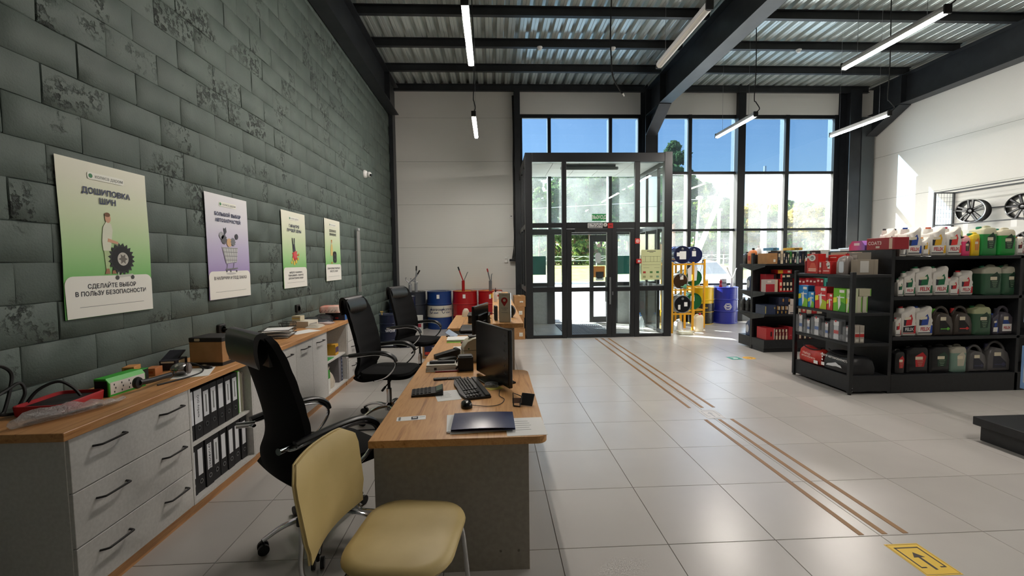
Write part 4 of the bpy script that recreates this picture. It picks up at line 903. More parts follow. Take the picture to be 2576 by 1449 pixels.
# ================================================================ SERVICE DESKS
T = .70
def arc(cx, cy, r, a0, a1, k=6): return [(cx + r * math.cos(a0 + (a1 - a0) * i / k), cy + r * math.sin(a0 + (a1 - a0) * i / k)) for i in range(k + 1)]
t = thing('service_desk', 'long wood-topped service desk with grey side panel in the centre', 'desk', (0, 2.05, 0)); desk = t
poly = [(-.605, 0)] + arc(.205, .05, .05, -PI / 2, 0) + arc(.19, 1.24, .07, 0, PI / 2) + [(.12, 1.315), (0, 1.315), (0, 2.98), (-.605, 2.98)]
MB().prism(poly, .664, T, 'xy', inset=.002).build('desk_top', WOOD, t, smooth=False)
MB().box(-.592, .125, .045, .067, 0, .664).build('end_panel', DESKGREY, t, smooth=False); MB().box(.125, .165, .045, 1.31, 0, .664).build('front_panel', DESKGREY, t, smooth=False)
MB().box(-.592, .125, 1.5, 1.52, 0, .664).build('middle_panel', DESKGREY, t, smooth=False); MB().box(-.592, .0, 2.93, 2.95, 0, .664).build('end_panel', DESKGREY, t, smooth=False)
for x in (.0, .10): MB().cyl((.02 + x * .9, .0449, .10), (.02 + x * .9, .0425, .10), .006, 10).build('screw_cap', P((110, 102, 92), .6), t)
t = thing('high_counter', 'raised customer counter with wooden ledge and grey panels beyond the monitor', 'counter', (0, 3.37, 0))
MB().box(-.008, .235, 0, 3.6, 1.03, 1.066, .002).build('ledge', WOOD, t, smooth=False)
MB().box(.002, .163, .012, .034, 0, 1.03).build('end_panel', DESKGREY, t, smooth=False); MB().box(.14, .163, .034, 3.6, 0, 1.03).build('front_panel', DESKGREY, t, smooth=False); MB().box(.002, .02, .034, 3.6, .0, 1.03).build('rear_panel', DESKGREY, t, smooth=False)
t = thing('back_desk', 'second low wood-topped desk standing before the red drums', 'desk', (0, 5.6, 0))
MB().box(-.598, -.01, 0, 1.40, .664, T, .002).build('desk_top', WOOD, t, smooth=False); MB().box(-.585, -.02, .01, .03, 0, .664).build('end_panel', DESKGREY, t, smooth=False); MB().box(-.585, -.02, 1.36, 1.38, 0, .664).build('end_panel', DESKGREY, t, smooth=False)
# ---- monitors
SCREEN = noisy((14, 15, 18), (22, 22, 26), 3, .22, name='dark glossy screen', spec=.6)
def monitor(label, c, rz, w, h, z0, back_light=False):
    t = thing('monitor', label, 'monitor', c, rz)      # local: screen faces -Y
    MB().box(-w / 2, w / 2, 0, .028, z0, z0 + h, .004).build('shell', BLACKG, t, smooth=False)
    MB().box(-w / 2 + .008, w / 2 - .008, -.0015, .0005, z0 + .018, z0 + h - .008).build('screen', SCREEN, t, smooth=False)
    MB().box(-w * .32, w * .32, .028, .05, z0 + .06, z0 + h * .72, .012).build('rear_housing', BLACK, t, smooth=False)
    MB().box(-.035, .035, .05, .075, .012, z0 + h * .5, .006).build('stand_neck', BLACK, t, smooth=False)
    MB().box(-.13, .13, -.07, .13, 0, .012, .004).build('stand_foot', P((20, 22, 26), .2), t, smooth=False)
    return t
dirv = Vector((.095 - (-.135), 2.79 - 3.29)); az = math.atan2(dirv.y, dirv.x)
mon = monitor('large black monitor standing nearest on the service desk, screen facing the chairs', (-.02, 3.04, T), az, .555, .385, .018)
for k in range(6):
    for q in range(2): flat('screen_icon', P((52, 54, 60), .3), mon, rect(.012, .014, .235 - .022 * q, .36 - .05 * k), '-y', (0, -.0017, 0), .0003)
monitor('black monitor seen from behind on the far half of the service desk', (-.15, 4.60, T), math.radians(74 + 180), .50, .33, .07)
# ---- small things on the near desk
def keyboard(label, c, rz):
    t = thing('keyboard', label, 'keyboard', c, rz)    # long axis X, user at -Y
    pr = [(-.225 + .45 * k / 14, -.082 - .016 * math.sin(PI * k / 14) + .004 * math.cos(4 * PI * k / 14)) for k in range(15)] + [(.225, .082), (-.225, .082)]
    mb = MB(); mb.prism(pr, 0, .016, 'xy', inset=.003); mb.build('case', BLACK, t, smooth=False)
    mb = MB(); mb.box(-.222, .222, .045, .08, .016, .024, .004); mb.build('rear_ridge', BLACK, t, smooth=False)
    KEY = P((30, 30, 32), .45); cap = MB().box(-.0082, .0082, -.0076, .0076, 0, .006, .0015).mesh('key', False); cap.materials.append(KEY)
    for r in range(5):
        for k in range(22):
            if k in (15, 19): continue
            obj('key', cap, t, (-.208 + .0198 * k, -.062 + .0195 * r, .016 + .0016 * r))
    letter('', .01, WHITE, t, (0, 0, 0)) if False else None
    return t
kd = Vector((-.09, 2.615)) - Vector((-.215, 3.11)); ka = math.atan2(kd.y, kd.x)
keyboard('black keyboard lying before the nearest monitor', (-.155, 2.865, T), ka)
t = thing('mouse', 'black computer mouse between keyboard and blue folder', 'mouse', (-.165, 2.52, T), math.radians(100)); mb = MB(); mb.rloft([(0, .105, .062, .028), (.012, .108, .064, .03), (.024, .092, .056, .026, -.004), (.034, .055, .036, .016, -.008), (.037, .02, .014, .006, -.010)], 5); mb.build('body', BLACKG, t, ang=1.2); MB().box(.012, .03, -.003, .003, .026, .034, .002).build('wheel', BLACK, t)
cable_thing('mouse_cable', 'thin black cable running from the mouse to the monitor', 'cable', [(-.13, 2.515, T + .008), (-.04, 2.50, T + .004), (.03, 2.53, T + .004), (.06, 2.62, T + .004), (.03, 2.70, T + .004), (.035, 2.78, T + .014)], .0022)
t = thing('calculator', 'black desk calculator with tilted display', 'calculator', (-.435, 2.80, T), math.radians(8))
mb = MB(); mb.prism([(-.10, 0), (.10, 0), (.10, .038), (.05, .022), (-.10, .012)], -.072, .072, 'xz', inset=.003); mb.build('case', BLACK, t, smooth=False)
KEYC = P((40, 40, 42), .5); kc = MB().box(-.0085, .0085, -.0085, .0085, 0, .006, .002).mesh('key', False); kc.materials.append(KEYC)
for k in range(5):
    for q in range(5): o = obj('key', kc, t, (-.085 + .025 * k, -.052 + .026 * q, .0125 + .0017 * k)); o.rotation_euler = (0, -.066, 0)
MB().box(-.02, .02, -.055, .055, 0, .002).build('display', P((120, 132, 120), .2), t, (.076, 0, .0315), (0, -.31, 0))
def sheet(name, label, c, w, d, rz, mat=PAPER, cat='paper', th=.0012, prints=True):
    t = thing(name, label, cat, c, rz); MB().box(-w / 2, w / 2, -d / 2, d / 2, 0, th).build('page', mat, t, smooth=False)
    if prints:
        for k in range(5): flat('print_line', GREYP, t, rect(w * (.4 + .06 * (k % 3)), .003, -w * .1, d * .28 - d * .12 * k), '+z', (0, 0, th + .0002), .0002)
    return t
sheet('paper_sheet', 'white printed sheet half under the calculator', (-.30, 2.74, T), .15, .21, .25)
t = thing('info_card', 'small white printed card lying at the near left of the desk', 'card', (-.455, 2.345, T), math.radians(8)); MB().prism(rect(.155, .062, 0, 0, .008), 0, .001, 'xy').build('card', PAPER, t, smooth=False); flat('print', INK, t, rect(.036, .042, .018, 0), '+z', (0, 0, .0012), .0002); flat('print', PAPER, t, rect(.022, .012, .018, .004), '+z', (0, 0, .0016), .0002); flat('print', GREYP, t, rect(.012, .05, -.062, 0), '+z', (0, 0, .0012), .0002); flat('print', GREYP, t, rect(.03, .004, .058, .012), '+z', (0, 0, .0012), .0002)
sheet('paper_sheet', 'white form with a grey table at the desk corner', (.155, 2.185, T), .20, .24, .03)
t = thing('paper_stack', 'stack of white sheets under the navy folder', 'papers', (-.075, 2.24, T), .06)
for k in range(5): MB().box(-.165, .165, -.115, .125, .0015 * k + .0003, .0015 * k + .0013).build('sheet', PAPER, t, (random.uniform(-.015, .01), random.uniform(-.006, .014), 0), (0, 0, random.uniform(-.04, .05)), smooth=False)
t = thing('navy_folder', 'glossy navy blue folder lying on white sheets', 'folder', (-.06, 2.235, T + .0095), .01)
mb = MB(); nx = 10; vs = []; fs = []
NAVYF = noisy((26, 34, 78), (32, 40, 88), 4, .28, .15, 140, name='navy vinyl', stretch=(1, .15, 1), dist=.002)
for z in (0, .004):
    rings = []
for a, (z0, lift) in enumerate(((0, .000), (.0055, .010))):
    mb = MB(); vs = []
    for i in range(7):
        for j in range(9):
            x = -.16 + .32 * j / 8; y = -.118 + .236 * i / 6; b_ = lift * (math.sin(PI * i / 6) * .5 + .5) * math.sin(PI * (j + .5) / 9)
            vs.append((x, y, z0 + b_ + .001))
    k = len(vs); vs += [(x, y, z + .0022) for x, y, z in vs]; fs = []
    for i in range(6):
        for j in range(8):
            q = i * 9 + j; fs += [(k + q, k + q + 1, k + q + 10, k + q + 9), (q, q + 9, q + 10, q + 1)]
    rim = list(range(9)) + [i * 9 + 8 for i in range(1, 7)] + [54 + j for j in range(7, -1, -1)] + [i * 9 for i in range(5, 0, -1)]
    for u, v in zip(rim, rim[1:] + rim[:1]): fs.append((u, v, k + v, k + u))
    mb.add(vs, fs); mb.build('cover', NAVYF, t, ang=.8)
t = thing('phone_stand', 'small folded black phone stand at the right edge of the desk', 'phone stand', (.155, 2.50, T), math.radians(-25))
mb = MB(); mb.tube([(-.04, -.02, .004), (-.055, .01, .07), (-.005, .025, .05), (.0, -.02, .004), (-.04, -.02, .004)], .004, 6); mb.build('frame', BLACK, t)
MB().box(-.03, .05, -.004, .004, 0, .075, .002).build('holder', BLACK, t, (.015, .01, .004), (math.radians(-40), 0, 0)); MB().box(.0, .055, -.003, .003, 0, .03).build('glass_plate', P((120, 96, 84), .15), t, (-.05, -.012, .015), (math.radians(-20), 0, .4))
t = thing('pencil_box', 'black desk box tucked behind the monitor', 'box', (-.225, 3.40, T), .1); mb = MB(); mb.box(-.06, .06, -.05, .05, 0, .11, .004); mb.build('body', BLACK, t, smooth=False); MB().box(-.05, .05, -.04, .04, .11, .118, .002).build('lid', P((34, 34, 36), .4), t)
t = thing('note_pile', 'clear bag and yellow note papers under the monitor foot', 'papers', (-.02, 2.93, T)); MB().box(-.05, .05, -.04, .04, 0, .002).build('yellow_note', P((214, 196, 90), .6), t, (.02, -.05, .0), (0, 0, .5)); mb = MB(); mb.rloft([(.002, .10, .10, .03), (.018, .09, .09, .03), (.026, .04, .05, .02)]); mb.build('clear_bag', FILM, t)
t = thing('ruler_case', 'flat black pencil case lying across the desk', 'case', (-.34, 3.13, T), math.radians(9)); MB().box(-.10, .0, -.022, .022, 0, .012, .004).build('case', BLACK, t); MB().box(.0, .10, -.02, .026, 0, .010, .004).build('flap', P((30, 28, 28), .6), t); mb = MB(); mb.tube([(.03, -.02, .008), (.045, -.035, .004), (.055, -.02, .008)], .003, 5); mb.build('chain', STEEL, t)
t = thing('clip_stack', 'thick stack of papers held by a black and chrome clip', 'papers', (-.40, 3.42, T), math.radians(4))
for k in range(6): MB().box(-.125, .105, -.07 + .006 * k, .08, .008 * k + .0005, .008 * k + .0062).build('sheaf', P((222 - 5 * (k % 3), 218 - 5 * (k % 3), 208 - 5 * (k % 3)), .8), t, (random.uniform(-.01, .01), 0, 0), (0, 0, random.uniform(-.02, .02)), smooth=False)
MB().box(-.11, .09, .005, .05, .05, .066, .004).build('black_file', P((36, 36, 40), .5), t); mb = MB(); mb.tube(smooth_path([(.10, -.06, .02), (.135, -.06, .06), (.13, .02, .075), (.10, .05, .05)], 4), .014, 8, flat=.5); mb.build('clip', P((60, 44, 46), .15, .8), t); flat('print', INK, t, rect(.02, .02, -.06, .024), '-y', (0, -.0712, 0)); MB().tube([(-.06, -.085, .006), (.12, -.08, .006)], .006, 8).build('pen', P((150, 30, 40), .4), t)
sheet('paper_sheet', 'white sheet under the card terminal', (-.36, 3.66, T), .34, .22, .03, prints=False)
t = thing('card_terminal', 'black card payment terminal on the middle of the desk', 'card terminal', (-.42, 3.86, T), math.radians(20))
mb = MB(); mb.rloft([(.0, .17, .08, .02), (.018, .17, .082, .02), (.028, .15, .07, .02)]); mb.build('base', BLACKG, t, (-.03, -.14, .002), (0, 0, .4))
mb = MB(); mb.prism([(-.11, 0), (.09, 0), (.12, .045), (.10, .075), (.02, .06), (-.11, .03)], -.04, .04, 'xz', inset=.004); mb.build('body', BLACK, t, smooth=False); mb = MB(); mb.cyl((.09, -.035, .045), (.09, .035, .045), .035, 16); mb.build('hood', BLACK, t); mb = MB(); mb.cyl((.14, -.04, .04), (.14, .04, .04), .03, 18); mb.build('paper_roll', PAPER, t)
t = thing('receipt_printer', 'cream grey receipt machine with an arched top beside the monitor', 'machine', (-.19, 3.74, T), math.radians(12))
pr = [(-.075, 0), (-.085, .10), (-.08, .13), (-.05, .175), (0, .20), (.06, .21), (.10, .20), (.10, 0)]
MB().prism(pr, -.08, .08, 'xz', inset=.006).build('body', P((196, 190, 170), .5), t); MB().box(-.086, .10, -.082, .082, .098, .102).build('seam', P((90, 86, 76), .6), t); MB().box(-.03, .05, -.03, .03, .20, .214, .004).build('slot', P((60, 60, 60), .5), t); flat('print', P((40, 110, 60), .5), t, rect(.012, .012, -.04, .115), '-y', (0, -.0805, 0))
# ---- things on the far half
t = thing('keypad', 'black keyboard half hidden behind the receipt machine', 'keyboard', (-.20, 4.10, T), math.radians(70)); MB().box(-.18, .18, -.07, .07, 0, .018, .004).build('case', BLACK, t); cap2 = MB().box(-.007, .007, -.007, .007, 0, .005).mesh('key', False); cap2.materials.append(P((34, 34, 36), .5))
for k in range(14):
    for q in range(4): obj('key', cap2, t, (-.16 + .0245 * k, -.05 + .03 * q, .018))
sheet('paper_sheet', 'small white slip before the far keyboard', (-.33, 4.32, T), .14, .10, .2, prints=False)
t = thing('document_pile', 'pile of white documents with a green sheet on the far desk half', 'papers', (-.33, 4.72, T), .02)
MB().box(-.17, .12, -.12, .1, 0, .003).build('green_sheet', P((130, 190, 60), .7), t, (-.0, -.03, 0))
for k in range(4): MB().box(-.17, .18, -.1, .12, .004 + .005 * k, .0082 + .005 * k).build('sheaf', PAPER, t, (random.uniform(-.01, .01), random.uniform(-.01, .01), 0), (0, 0, random.uniform(-.03, .03)), smooth=False)
MB().tube([(-.02, -.15, .01), (.14, -.15, .01)], .007, 8).build('pen', P((150, 60, 80), .4), t); MB().box(-.02, .12, -.2, -.165, 0, .014, .003).build('wallet', P((70, 46, 34), .6), t)
t = thing('phone_holder', 'pale blue phone leaning at the far end of the desk', 'phone', (-.50, 4.93, T), math.radians(-25)); MB().box(-.07, .07, -.004, .004, 0, .07, .003).build('phone', P((150, 175, 205), .25), t, (0, 0, .012), (math.radians(-50), .45, 0)); MB().box(-.05, .05, .0, .06, 0, .012, .003).build('foot', BLACK, t)
t = thing('printer', 'black office printer between the two desks', 'printer', (-.26, 5.32, 0), 0); MB().box(-.16, .2, -.2, .2, .40, .70, .012).build('body', P((22, 22, 24), .45), t, smooth=False); MB().box(-.15, .19, -.19, .19, .70, .76, .02).build('scanner_lid', BLACK, t, smooth=False); MB().box(-.14, .18, -.18, .18, 0, .40, .006).build('cabinet', P((30, 30, 32), .5), t, smooth=False); MB().box(-.12, .16, -.205, -.19, .52, .56).build('paper_slot', P((6, 6, 6), .6), t)
t = thing('copier', 'black copier with an open lid tray beyond the far monitor', 'copier', (-.21, 6.15, T), 0); MB().box(-.14, .16, -.16, .16, 0, .10, .01).build('body', P((20, 20, 22), .4), t, smooth=False); MB().box(-.15, .165, -.17, .17, .10, .125, .008).build('lid', P((34, 34, 36), .35), t, smooth=False); MB().box(-.1, .1, -.12, .12, .125, .13).build('document_glass', P((10, 10, 12), .15), t, smooth=False)
mb = MB(); mb.rloft([(0, .12, .10, .04), (.05, .12, .10, .045), (.10, .09, .08, .035), (.125, .05, .05, .02)]); tag(mb.build('tape_dispenser', P((226, 218, 198), .5), None, (-.43, 6.80, T)), 'cream rounded tape dispenser at the far end of the back desk', 'dispenser')
# ---- on the ledge
t = thing('review_stand', 'upright white table sign with a red map pin on the counter ledge', 'sign', (.09, 3.46, 1.066), math.radians(-10))
MB().box(-.045, .045, -.004, .004, 0, .232, .001).build('plate', P((206, 200, 180), .4), t, smooth=False); MB().box(.045, .049, -.005, .03, 0, .232).build('edge', P((235, 238, 240), .2), t, smooth=False); MB().box(-.045, .049, .0, .05, 0, .004).build('foot', P((225, 226, 226), .3), t, smooth=False)
RED = P((176, 40, 42), .5, name='red print')
flat('map_pin', RED, t, [(0, .125)] + [(.026 * math.cos(a), .172 + .026 * math.sin(a)) for a in [math.radians(-35 + 250 * k / 14) for k in range(15)]], '-y', (0, -.0042, 0)); flat('map_pin_hole', P((206, 200, 180), .4), t, disc(.011, 0, .174), '-y', (0, -.0050, 0))
letter('Оставьте', .012, INK, t, (0, -.0048, .112), '-y'); letter('отзыв', .012, INK, t, (0, -.0048, .098), '-y'); flat('print_line', GREYP, t, rect(.04, .003, 0, .215), '-y', (0, -.0042, 0)); flat('print_line', GREYP, t, rect(.05, .002, 0, .076), '-y', (0, -.0042, 0))
t = thing('headset_case', 'black round case behind the map-pin sign on the ledge', 'case', (.14, 3.75, 1.066)); mb = MB(); mb.lathe([(.001, -.02), (.045, -.02), (.055, 0), (.045, .02), (.001, .02)], (0, 0, .055), 18, 'y'); mb.build('case', BLACK, t); MB().box(-.03, .03, -.02, .02, 0, .012).build('foot', BLACK, t)
t = thing('card_reader', 'slim black reader standing left of the map-pin sign', 'reader', (.02, 3.58, 1.066), .1); MB().box(-.012, .012, -.04, .04, 0, .12, .003).build('case', BLACK, t); mb = MB(); mb.tube(smooth_path([(-.012, 0, .05), (-.04, .02, .06), (-.05, .06, .02), (-.03, .1, .004)], 4), .003, 5); mb.build('cord', CABLE, t)
small_box('leaflet_box', 'white leaflet holder with red edge far along the ledge', (.06, 5.6, 1.066), (.1, .05, .10), 0, (226, 226, 222), lab=((180, 50, 50), .8, .25, 0))
t = thing('clear_stand', 'small clear plastic bottle with black pump far along the ledge', 'bottle', (.03, 5.25, 1.066)); mb = MB(); mb.lathe([(.022, 0), (.024, .01), (.024, .10), (.01, .12)], n=14); mb.build('body', clear_plastic('clear bottle', (230, 230, 228), .5), t); mb = MB(); mb.lathe([(.011, .118), (.011, .14), (.004, .145), (.004, .17)], n=10); mb.build('pump', BLACK, t)
# floor cable cover under the second chair
cable_thing('floor_cable', 'thin dark cable lying across the floor behind the first chair', 'cable', [(-1.88, 3.98, .006), (-1.6, 3.99, .006), (-1.3, 4.0, .006), (-.9, 4.01, .006), (-.62, 4.0, .006)], .005)
# ================================================================ DRUMS AND BOXES ON THE FAR LEFT
def curved_letter(s, size, mat, parent, R, z, a0=-PI / 2, bold=0.0, cx=0, cy=0, name='lettering', sx=1.0):
    me = text_mesh(s, size, 1.0, bold).copy()
    for v in me.vertices:
        a = a0 + v.co.x * sx / R; y = v.co.y; v.co = (cx + R * math.cos(a), cy + R * math.sin(a), z + y)
    me.materials.clear(); me.materials.append(mat); o = obj(name, me, parent); return o
def curved_patch(name, mat, parent, R, a0, a1, z0, z1, th=.0008, k=10):
    mb = MB(); rings = []
    for i in range(k + 1):
        a = a0 + (a1 - a0) * i / k; c, s = math.cos(a), math.sin(a)
        rings.append([(R * c, R * s, z0), ((R + th) * c, (R + th) * s, z0), ((R + th) * c, (R + th) * s, z1), (R * c, R * s, z1)])
    mb.loft(rings); return mb.build(name, mat, parent)
def drum_prof(r, h):
    return [(r - .018, .012), (r - .002, .0), (r + .003, .006), (r + .003, .016), (r - .004, .022), (r - .004, h * .32), (r + .007, h * .335), (r + .007, h * .345), (r - .004, h * .36), (r - .004, h * .64), (r + .007, h * .655), (r + .007, h * .665), (r - .004, h * .68), (r - .004, h - .022), (r + .003, h - .016), (r + .003, h - .004), (r - .002, h), (r - .014, h - .012)]
def drum(name, label, loc, body, lid=None, r=.288, h=.88, rz=0, group=None):
    t = thing(name, label, 'drum', loc, rz, group); mb = MB(); mb.lathe(drum_prof(r, h), n=40); mb.build('body', P(body, .35, .0, .5, .3), t)
    mb = MB(); mb.lathe([(.001, h - .011), (r - .016, h - .011), (r - .016, h - .0105)], n=32); mb.build('lid', P(lid or body, .4), t)
    mb = MB(); mb.lathe([(.028, h - .011), (.028, h + .004), (.02, h + .006)], (r * .6, 0, 0), 14); mb.build('bung', STEEL, t)
    return t
d = drum('oil_drum', 'blue oil drum with a white middle band, among the far drums', (-1.275, 10.365, 0), (22, 58, 122), (60, 66, 80))
mb = MB(); mb.lathe([(.2885, .275), (.2905, .276), (.2975, .295), (.2975, .30), (.2895, .315), (.2895, .55), (.288, .551)], n=40, cap=False); mb.build('white_band', P((206, 200, 186), .45), d)
for a in (-PI / 2 - .30, -PI / 2 + .72):
    curved_letter('ГАЗПРОМ', .062, P((30, 44, 84), .5), d, .2915, .455, a + .1, .001); curved_patch('caption_bar', P((30, 44, 84), .5), d, .2902, a - .06, a + .30, .375, .405); curved_letter('НЕФТЬ', .026, WHITE, d, .2925, .39, a + .12, .0006)
    mb = MB(); mb.tube([(.292 * math.cos(a - .29 + .12 * math.cos(b_)), .292 * math.sin(a - .29 + .12 * math.cos(b_)), .425 + .045 * math.sin(b_)) for b_ in [PI * .35 + 1.6 * PI * k / 14 for k in range(15)]], .006, 5); mb.build('flame_emblem', P((30, 44, 84), .5), d)
    mb = MB(); mb.tube([(.292 * math.cos(a - .27), .292 * math.sin(a - .27), .44), (.292 * math.cos(a - .28), .292 * math.sin(a - .28), .50), (.292 * math.cos(a - .25), .292 * math.sin(a - .25), .53)], .006, 5, r2=.002); mb.build('flame_emblem', P((30, 44, 84), .5), d)
curved_patch('price_tag', PAPER, d, .2905, -PI / 2 - .10, -PI / 2 + .12, .72, .81)
d = drum('oil_drum', 'red oil drum with a yellow lid and red hand pump', (-.668, 10.365, 0), (176, 24, 30), (214, 176, 40)); curved_patch('price_tag', PAPER, d, .2905, -PI / 2 - .12, -PI / 2 + .10, .72, .81)
d = drum('oil_drum', 'red oil drum with an orange lid and grey hand pump', (-.065, 10.365, 0), (176, 24, 30), (226, 140, 40)); curved_patch('price_tag', PAPER, d, .2905, -PI / 2 - .10, -PI / 2 + .06, .70, .80); curved_patch('yellow_label', P((232, 180, 40), .5), d, .2900, -PI / 2 - .02, -PI / 2 + .4, .72, .82)
drum('oil_drum', 'dark drum cluttered with pump levers behind the farthest office chair', (-1.88, 10.33, 0), (40, 44, 54), (30, 30, 32))
drum('oil_drum', 'navy drum in the corner by the green wall, pale lid', (-2.0, 9.62, 0), (20, 30, 58), (200, 202, 200), h=.83)
def hand_pump(label, loc, rz, col, hcol, H=.25, lever=(-.11, .32), spout=(.1, .2), s=1):
    t = thing('hand_pump', label, 'pump', loc, rz, 'hand pumps on the drums')
    mb = MB(); mb.cyl((0, 0, 0), (0, 0, H), .036, 14); mb.build('cylinder', P(col, .35, .2), t)
    mb = MB(); mb.tube(smooth_path([(0, 0, H - .01), (-.02, 0, H + .05), (lever[0] * .6, 0, H + lever[1] * .55), (lever[0] * .85, 0, H + lever[1] * .8)], 4), .014, 8); mb.build('lever', P(col, .35, .3), t)
    mb = MB(); mb.tube([(lever[0] * .8, 0, H + lever[1] * .75), (lever[0] * 1.05, 0, H + lever[1] * 1.02)], .017, 8); mb.build('grip', P(hcol, .5), t)
    mb = MB(); mb.tube(smooth_path([(.015, 0, H - .02), (.03, 0, H + .03), (spout[0] * .7, 0, H + spout[1] * .55), (spout[0], 0, H + spout[1] * .9), (spout[0] + .02, 0, H + spout[1])], 4), .010, 8); mb.build('spout', STEEL, t)
    return t
hand_pump('red hand pump with black lever grip on the yellow-lidded red drum', (-.70, 10.30, .872), 0, (178, 30, 32), (16, 16, 16))
hand_pump('grey hand pump with red lever grip on the orange-lidded red drum', (-.06, 10.30, .872), .6, (120, 122, 126), (180, 40, 40), .24, (-.08, .28), (.04, .16))
hand_pump('chrome hand pump with upright black grip behind the farthest chair', (-1.80, 10.25, .872), 0, (150, 152, 156), (14, 14, 14), .2, (.02, .40), (-.12, .12))
hand_pump('chrome hand pump with slanted black grip behind the farthest chair', (-1.93, 10.22, .872), 0, (150, 152, 156), (14, 14, 14), .16, (.22, .34), (-.1, .18))
t = thing('pump_parts', 'tangle of chrome pump parts on the navy corner drum', 'pump parts', (-2.02, 9.6, .825))
for k in range(5):
    rd = random.Random(60 + k); mb = MB(); a = rd.uniform(0, PI); mb.tube(smooth_path([(-.17 * math.cos(a), -.17 * math.sin(a), .02), (rd.uniform(-.05, .05), rd.uniform(-.05, .05), .05 + .02 * k), (.17 * math.cos(a), .17 * math.sin(a), .03 + .02 * k)], 4), .012, 7); mb.build('pipe', P((150, 152, 155), .3, .9), t)
MB().tube([(-.17, -.05, .06), (-.24, -.08, .16)], .013, 7).build('grip', BLACK, t)
t = thing('low_crate', 'dark low crate carrying the small navy drum', 'crate', (-1.94, 8.17, 0)); MB().box(-.2, .2, -.2, .2, .02, .12, .006).build('box', P((34, 38, 52), .5), t); MB().box(-.16, .1, -.206, -.2, .04, .10).build('label', P((200, 204, 214), .5), t); mb = MB(); [mb.box(a - .03, a + .03, -.2, .2, 0, .02) for a in (-.15, .15)]; mb.build('runner', BLACK, t)
d = drum('small_drum', 'small navy drum with brass taps and white lettering on the low crate', (-1.94, 8.17, .12), (20, 28, 56), (34, 40, 60), .188, .485)
for v in (-.12, .12):
    mb = MB(); mb.cyl((v, -.08, .475), (v, -.08, .53), .012, 10); mb.cyl((v - .026, -.08, .535), (v + .026, -.08, .535), .014, 10); mb.build('brass_tap', P((206, 176, 110), .4, .4), d)
curved_letter('wolf', .105, P((226, 228, 232), .5), d, .1905, .20, -PI / 2 + .25, .001)
small_box('blue_carton', 'dark blue carton with white print on the floor beside the small drum', (-1.62, 8.05, 0), (.2, .18, .16), .1, (30, 36, 54), lab=((190, 196, 206), .5, .2, 0))
t = small_box('battery_box', 'brown carton of blue and red battery packs under the farthest chair', (-1.0, 7.15, 0), (.32, .26, .30), .05, CARDB); flat('print', P((30, 40, 74), .5), t, rect(.26, .17, -.0, .13), '-y', (0, -.1305, 0)); flat('print', P((200, 60, 44), .5), t, rect(.2, .045, -.02, .085), '-y', (0, -.1312, 0)); flat('print', P((190, 190, 200), .5), t, rect(.1, .03, .04, .17), '-y', (0, -.1312, 0))
small_box('white_can', 'white canister between the navy drums', (-1.62, 9.4, 0), (.18, .14, .42), 0, (200, 200, 196), cat='canister', lab=((150, 40, 60), .8, .18, 0))
# cardboard stack beside the vestibule
for k in range(4):
    t = thing('cardboard_box', ['bottom', 'second from the floor', 'third from the floor', 'topmost'][k] + ' cardboard box in the stack beside the glass vestibule', 'box', (.505 + (.008, -.004, .006, .02)[k], 8.74, .218 * k), (.02, -.03, .01, .04)[k], 'cardboard boxes stacked by the vestibule')
    MB().box(-.112, .112, -.16, .16, 0, .216, .003).build('carton', CARDB, t, smooth=False); MB().box(-.02, .02, -.161, .161, .216, .2168).build('tape', P((196, 166, 120), .3), t, smooth=False)
    flat('shipping_label', P((226, 222, 210), .7), t, rect(.07, .075 if k < 3 else .03, .03, .10), '-y', (0, -.1604, 0)); flat('print', GREYP, t, rect(.04, .006, .03, .088), '-y', (0, -.1612, 0))

# ================================================================ SIGNS ON THE VESTIBULE
EXG = P((34, 150, 80), .5, name='exit green')
t = thing('exit_sign', 'green sign reading ВЫХОД on the glass above the door', 'sign', (2.133, VY + .03, 2.415)); MB().box(-.141, .141, -.004, .004, -.068, .068, .001).build('plate', EXG, t, smooth=False); letter('ВЫХОД', .098, P((236, 240, 232), .5), t, (0, -.0052, -.002), '-y', .95, .002, sx=.86)
t = thing('exit_light', 'grey light box reading ВЫХОД on the frame above the door', 'sign', (2.045, VY - .002, 2.248)); MB().box(-.148, .148, -.035, 0, -.048, .048, .004).build('case', P((196, 198, 198), .5), t, smooth=False); MB().box(-.13, .13, -.037, -.034, -.034, .034).build('face', P((70, 76, 80), .5), t, smooth=False); letter('ВЫХОД', .07, P((238, 240, 240), .5), t, (0, -.0376, -.002), '-y', .95, .0015, sx=.95)
t = thing('siren', 'round white siren between the exit light and red plate', 'siren', (2.248, VY - .002, 2.262)); mb = MB(); mb.lathe([(.04, 0), (.04, -.02), (.03, -.032), (.008, -.034)], axis='y', n=20); mb.build('case', P((206, 204, 196), .5), t); mb = MB(); mb.lathe([(.009, -.034), (.008, -.038)], axis='y', n=10); mb.build('lens', BLACK, t)
t = thing('alarm_plate', 'red square plate at the right of the exit light', 'sign', (2.354, VY - .002, 2.245)); MB().box(-.052, .052, -.012, 0, -.05, .05, .003).build('plate', P((190, 44, 40), .5), t, smooth=False); flat('symbol', P((120, 20, 22), .5), t, [(-.035, .012), (-.02, 0), (-.035, -.012), (.035, -.012), (.02, 0), (.035, .012)], '-y', (0, -.0122, 0))
t = thing('fire_sticker', 'red square sticker with a white ring on the right door post', 'sticker', (2.905, VY - .002, 1.935)); MB().box(-.05, .05, -.003, 0, -.052, .052).build('sheet', P((206, 50, 40), .6), t, smooth=False); flat('ring', P((240, 236, 230), .6), t, disc(.034), '-y', (0, -.0032, 0)); flat('ring', P((206, 50, 40), .6), t, disc(.024), '-y', (0, -.0040, 0)); flat('ring', P((240, 236, 230), .6), t, disc(.012), '-y', (0, -.0048, 0))
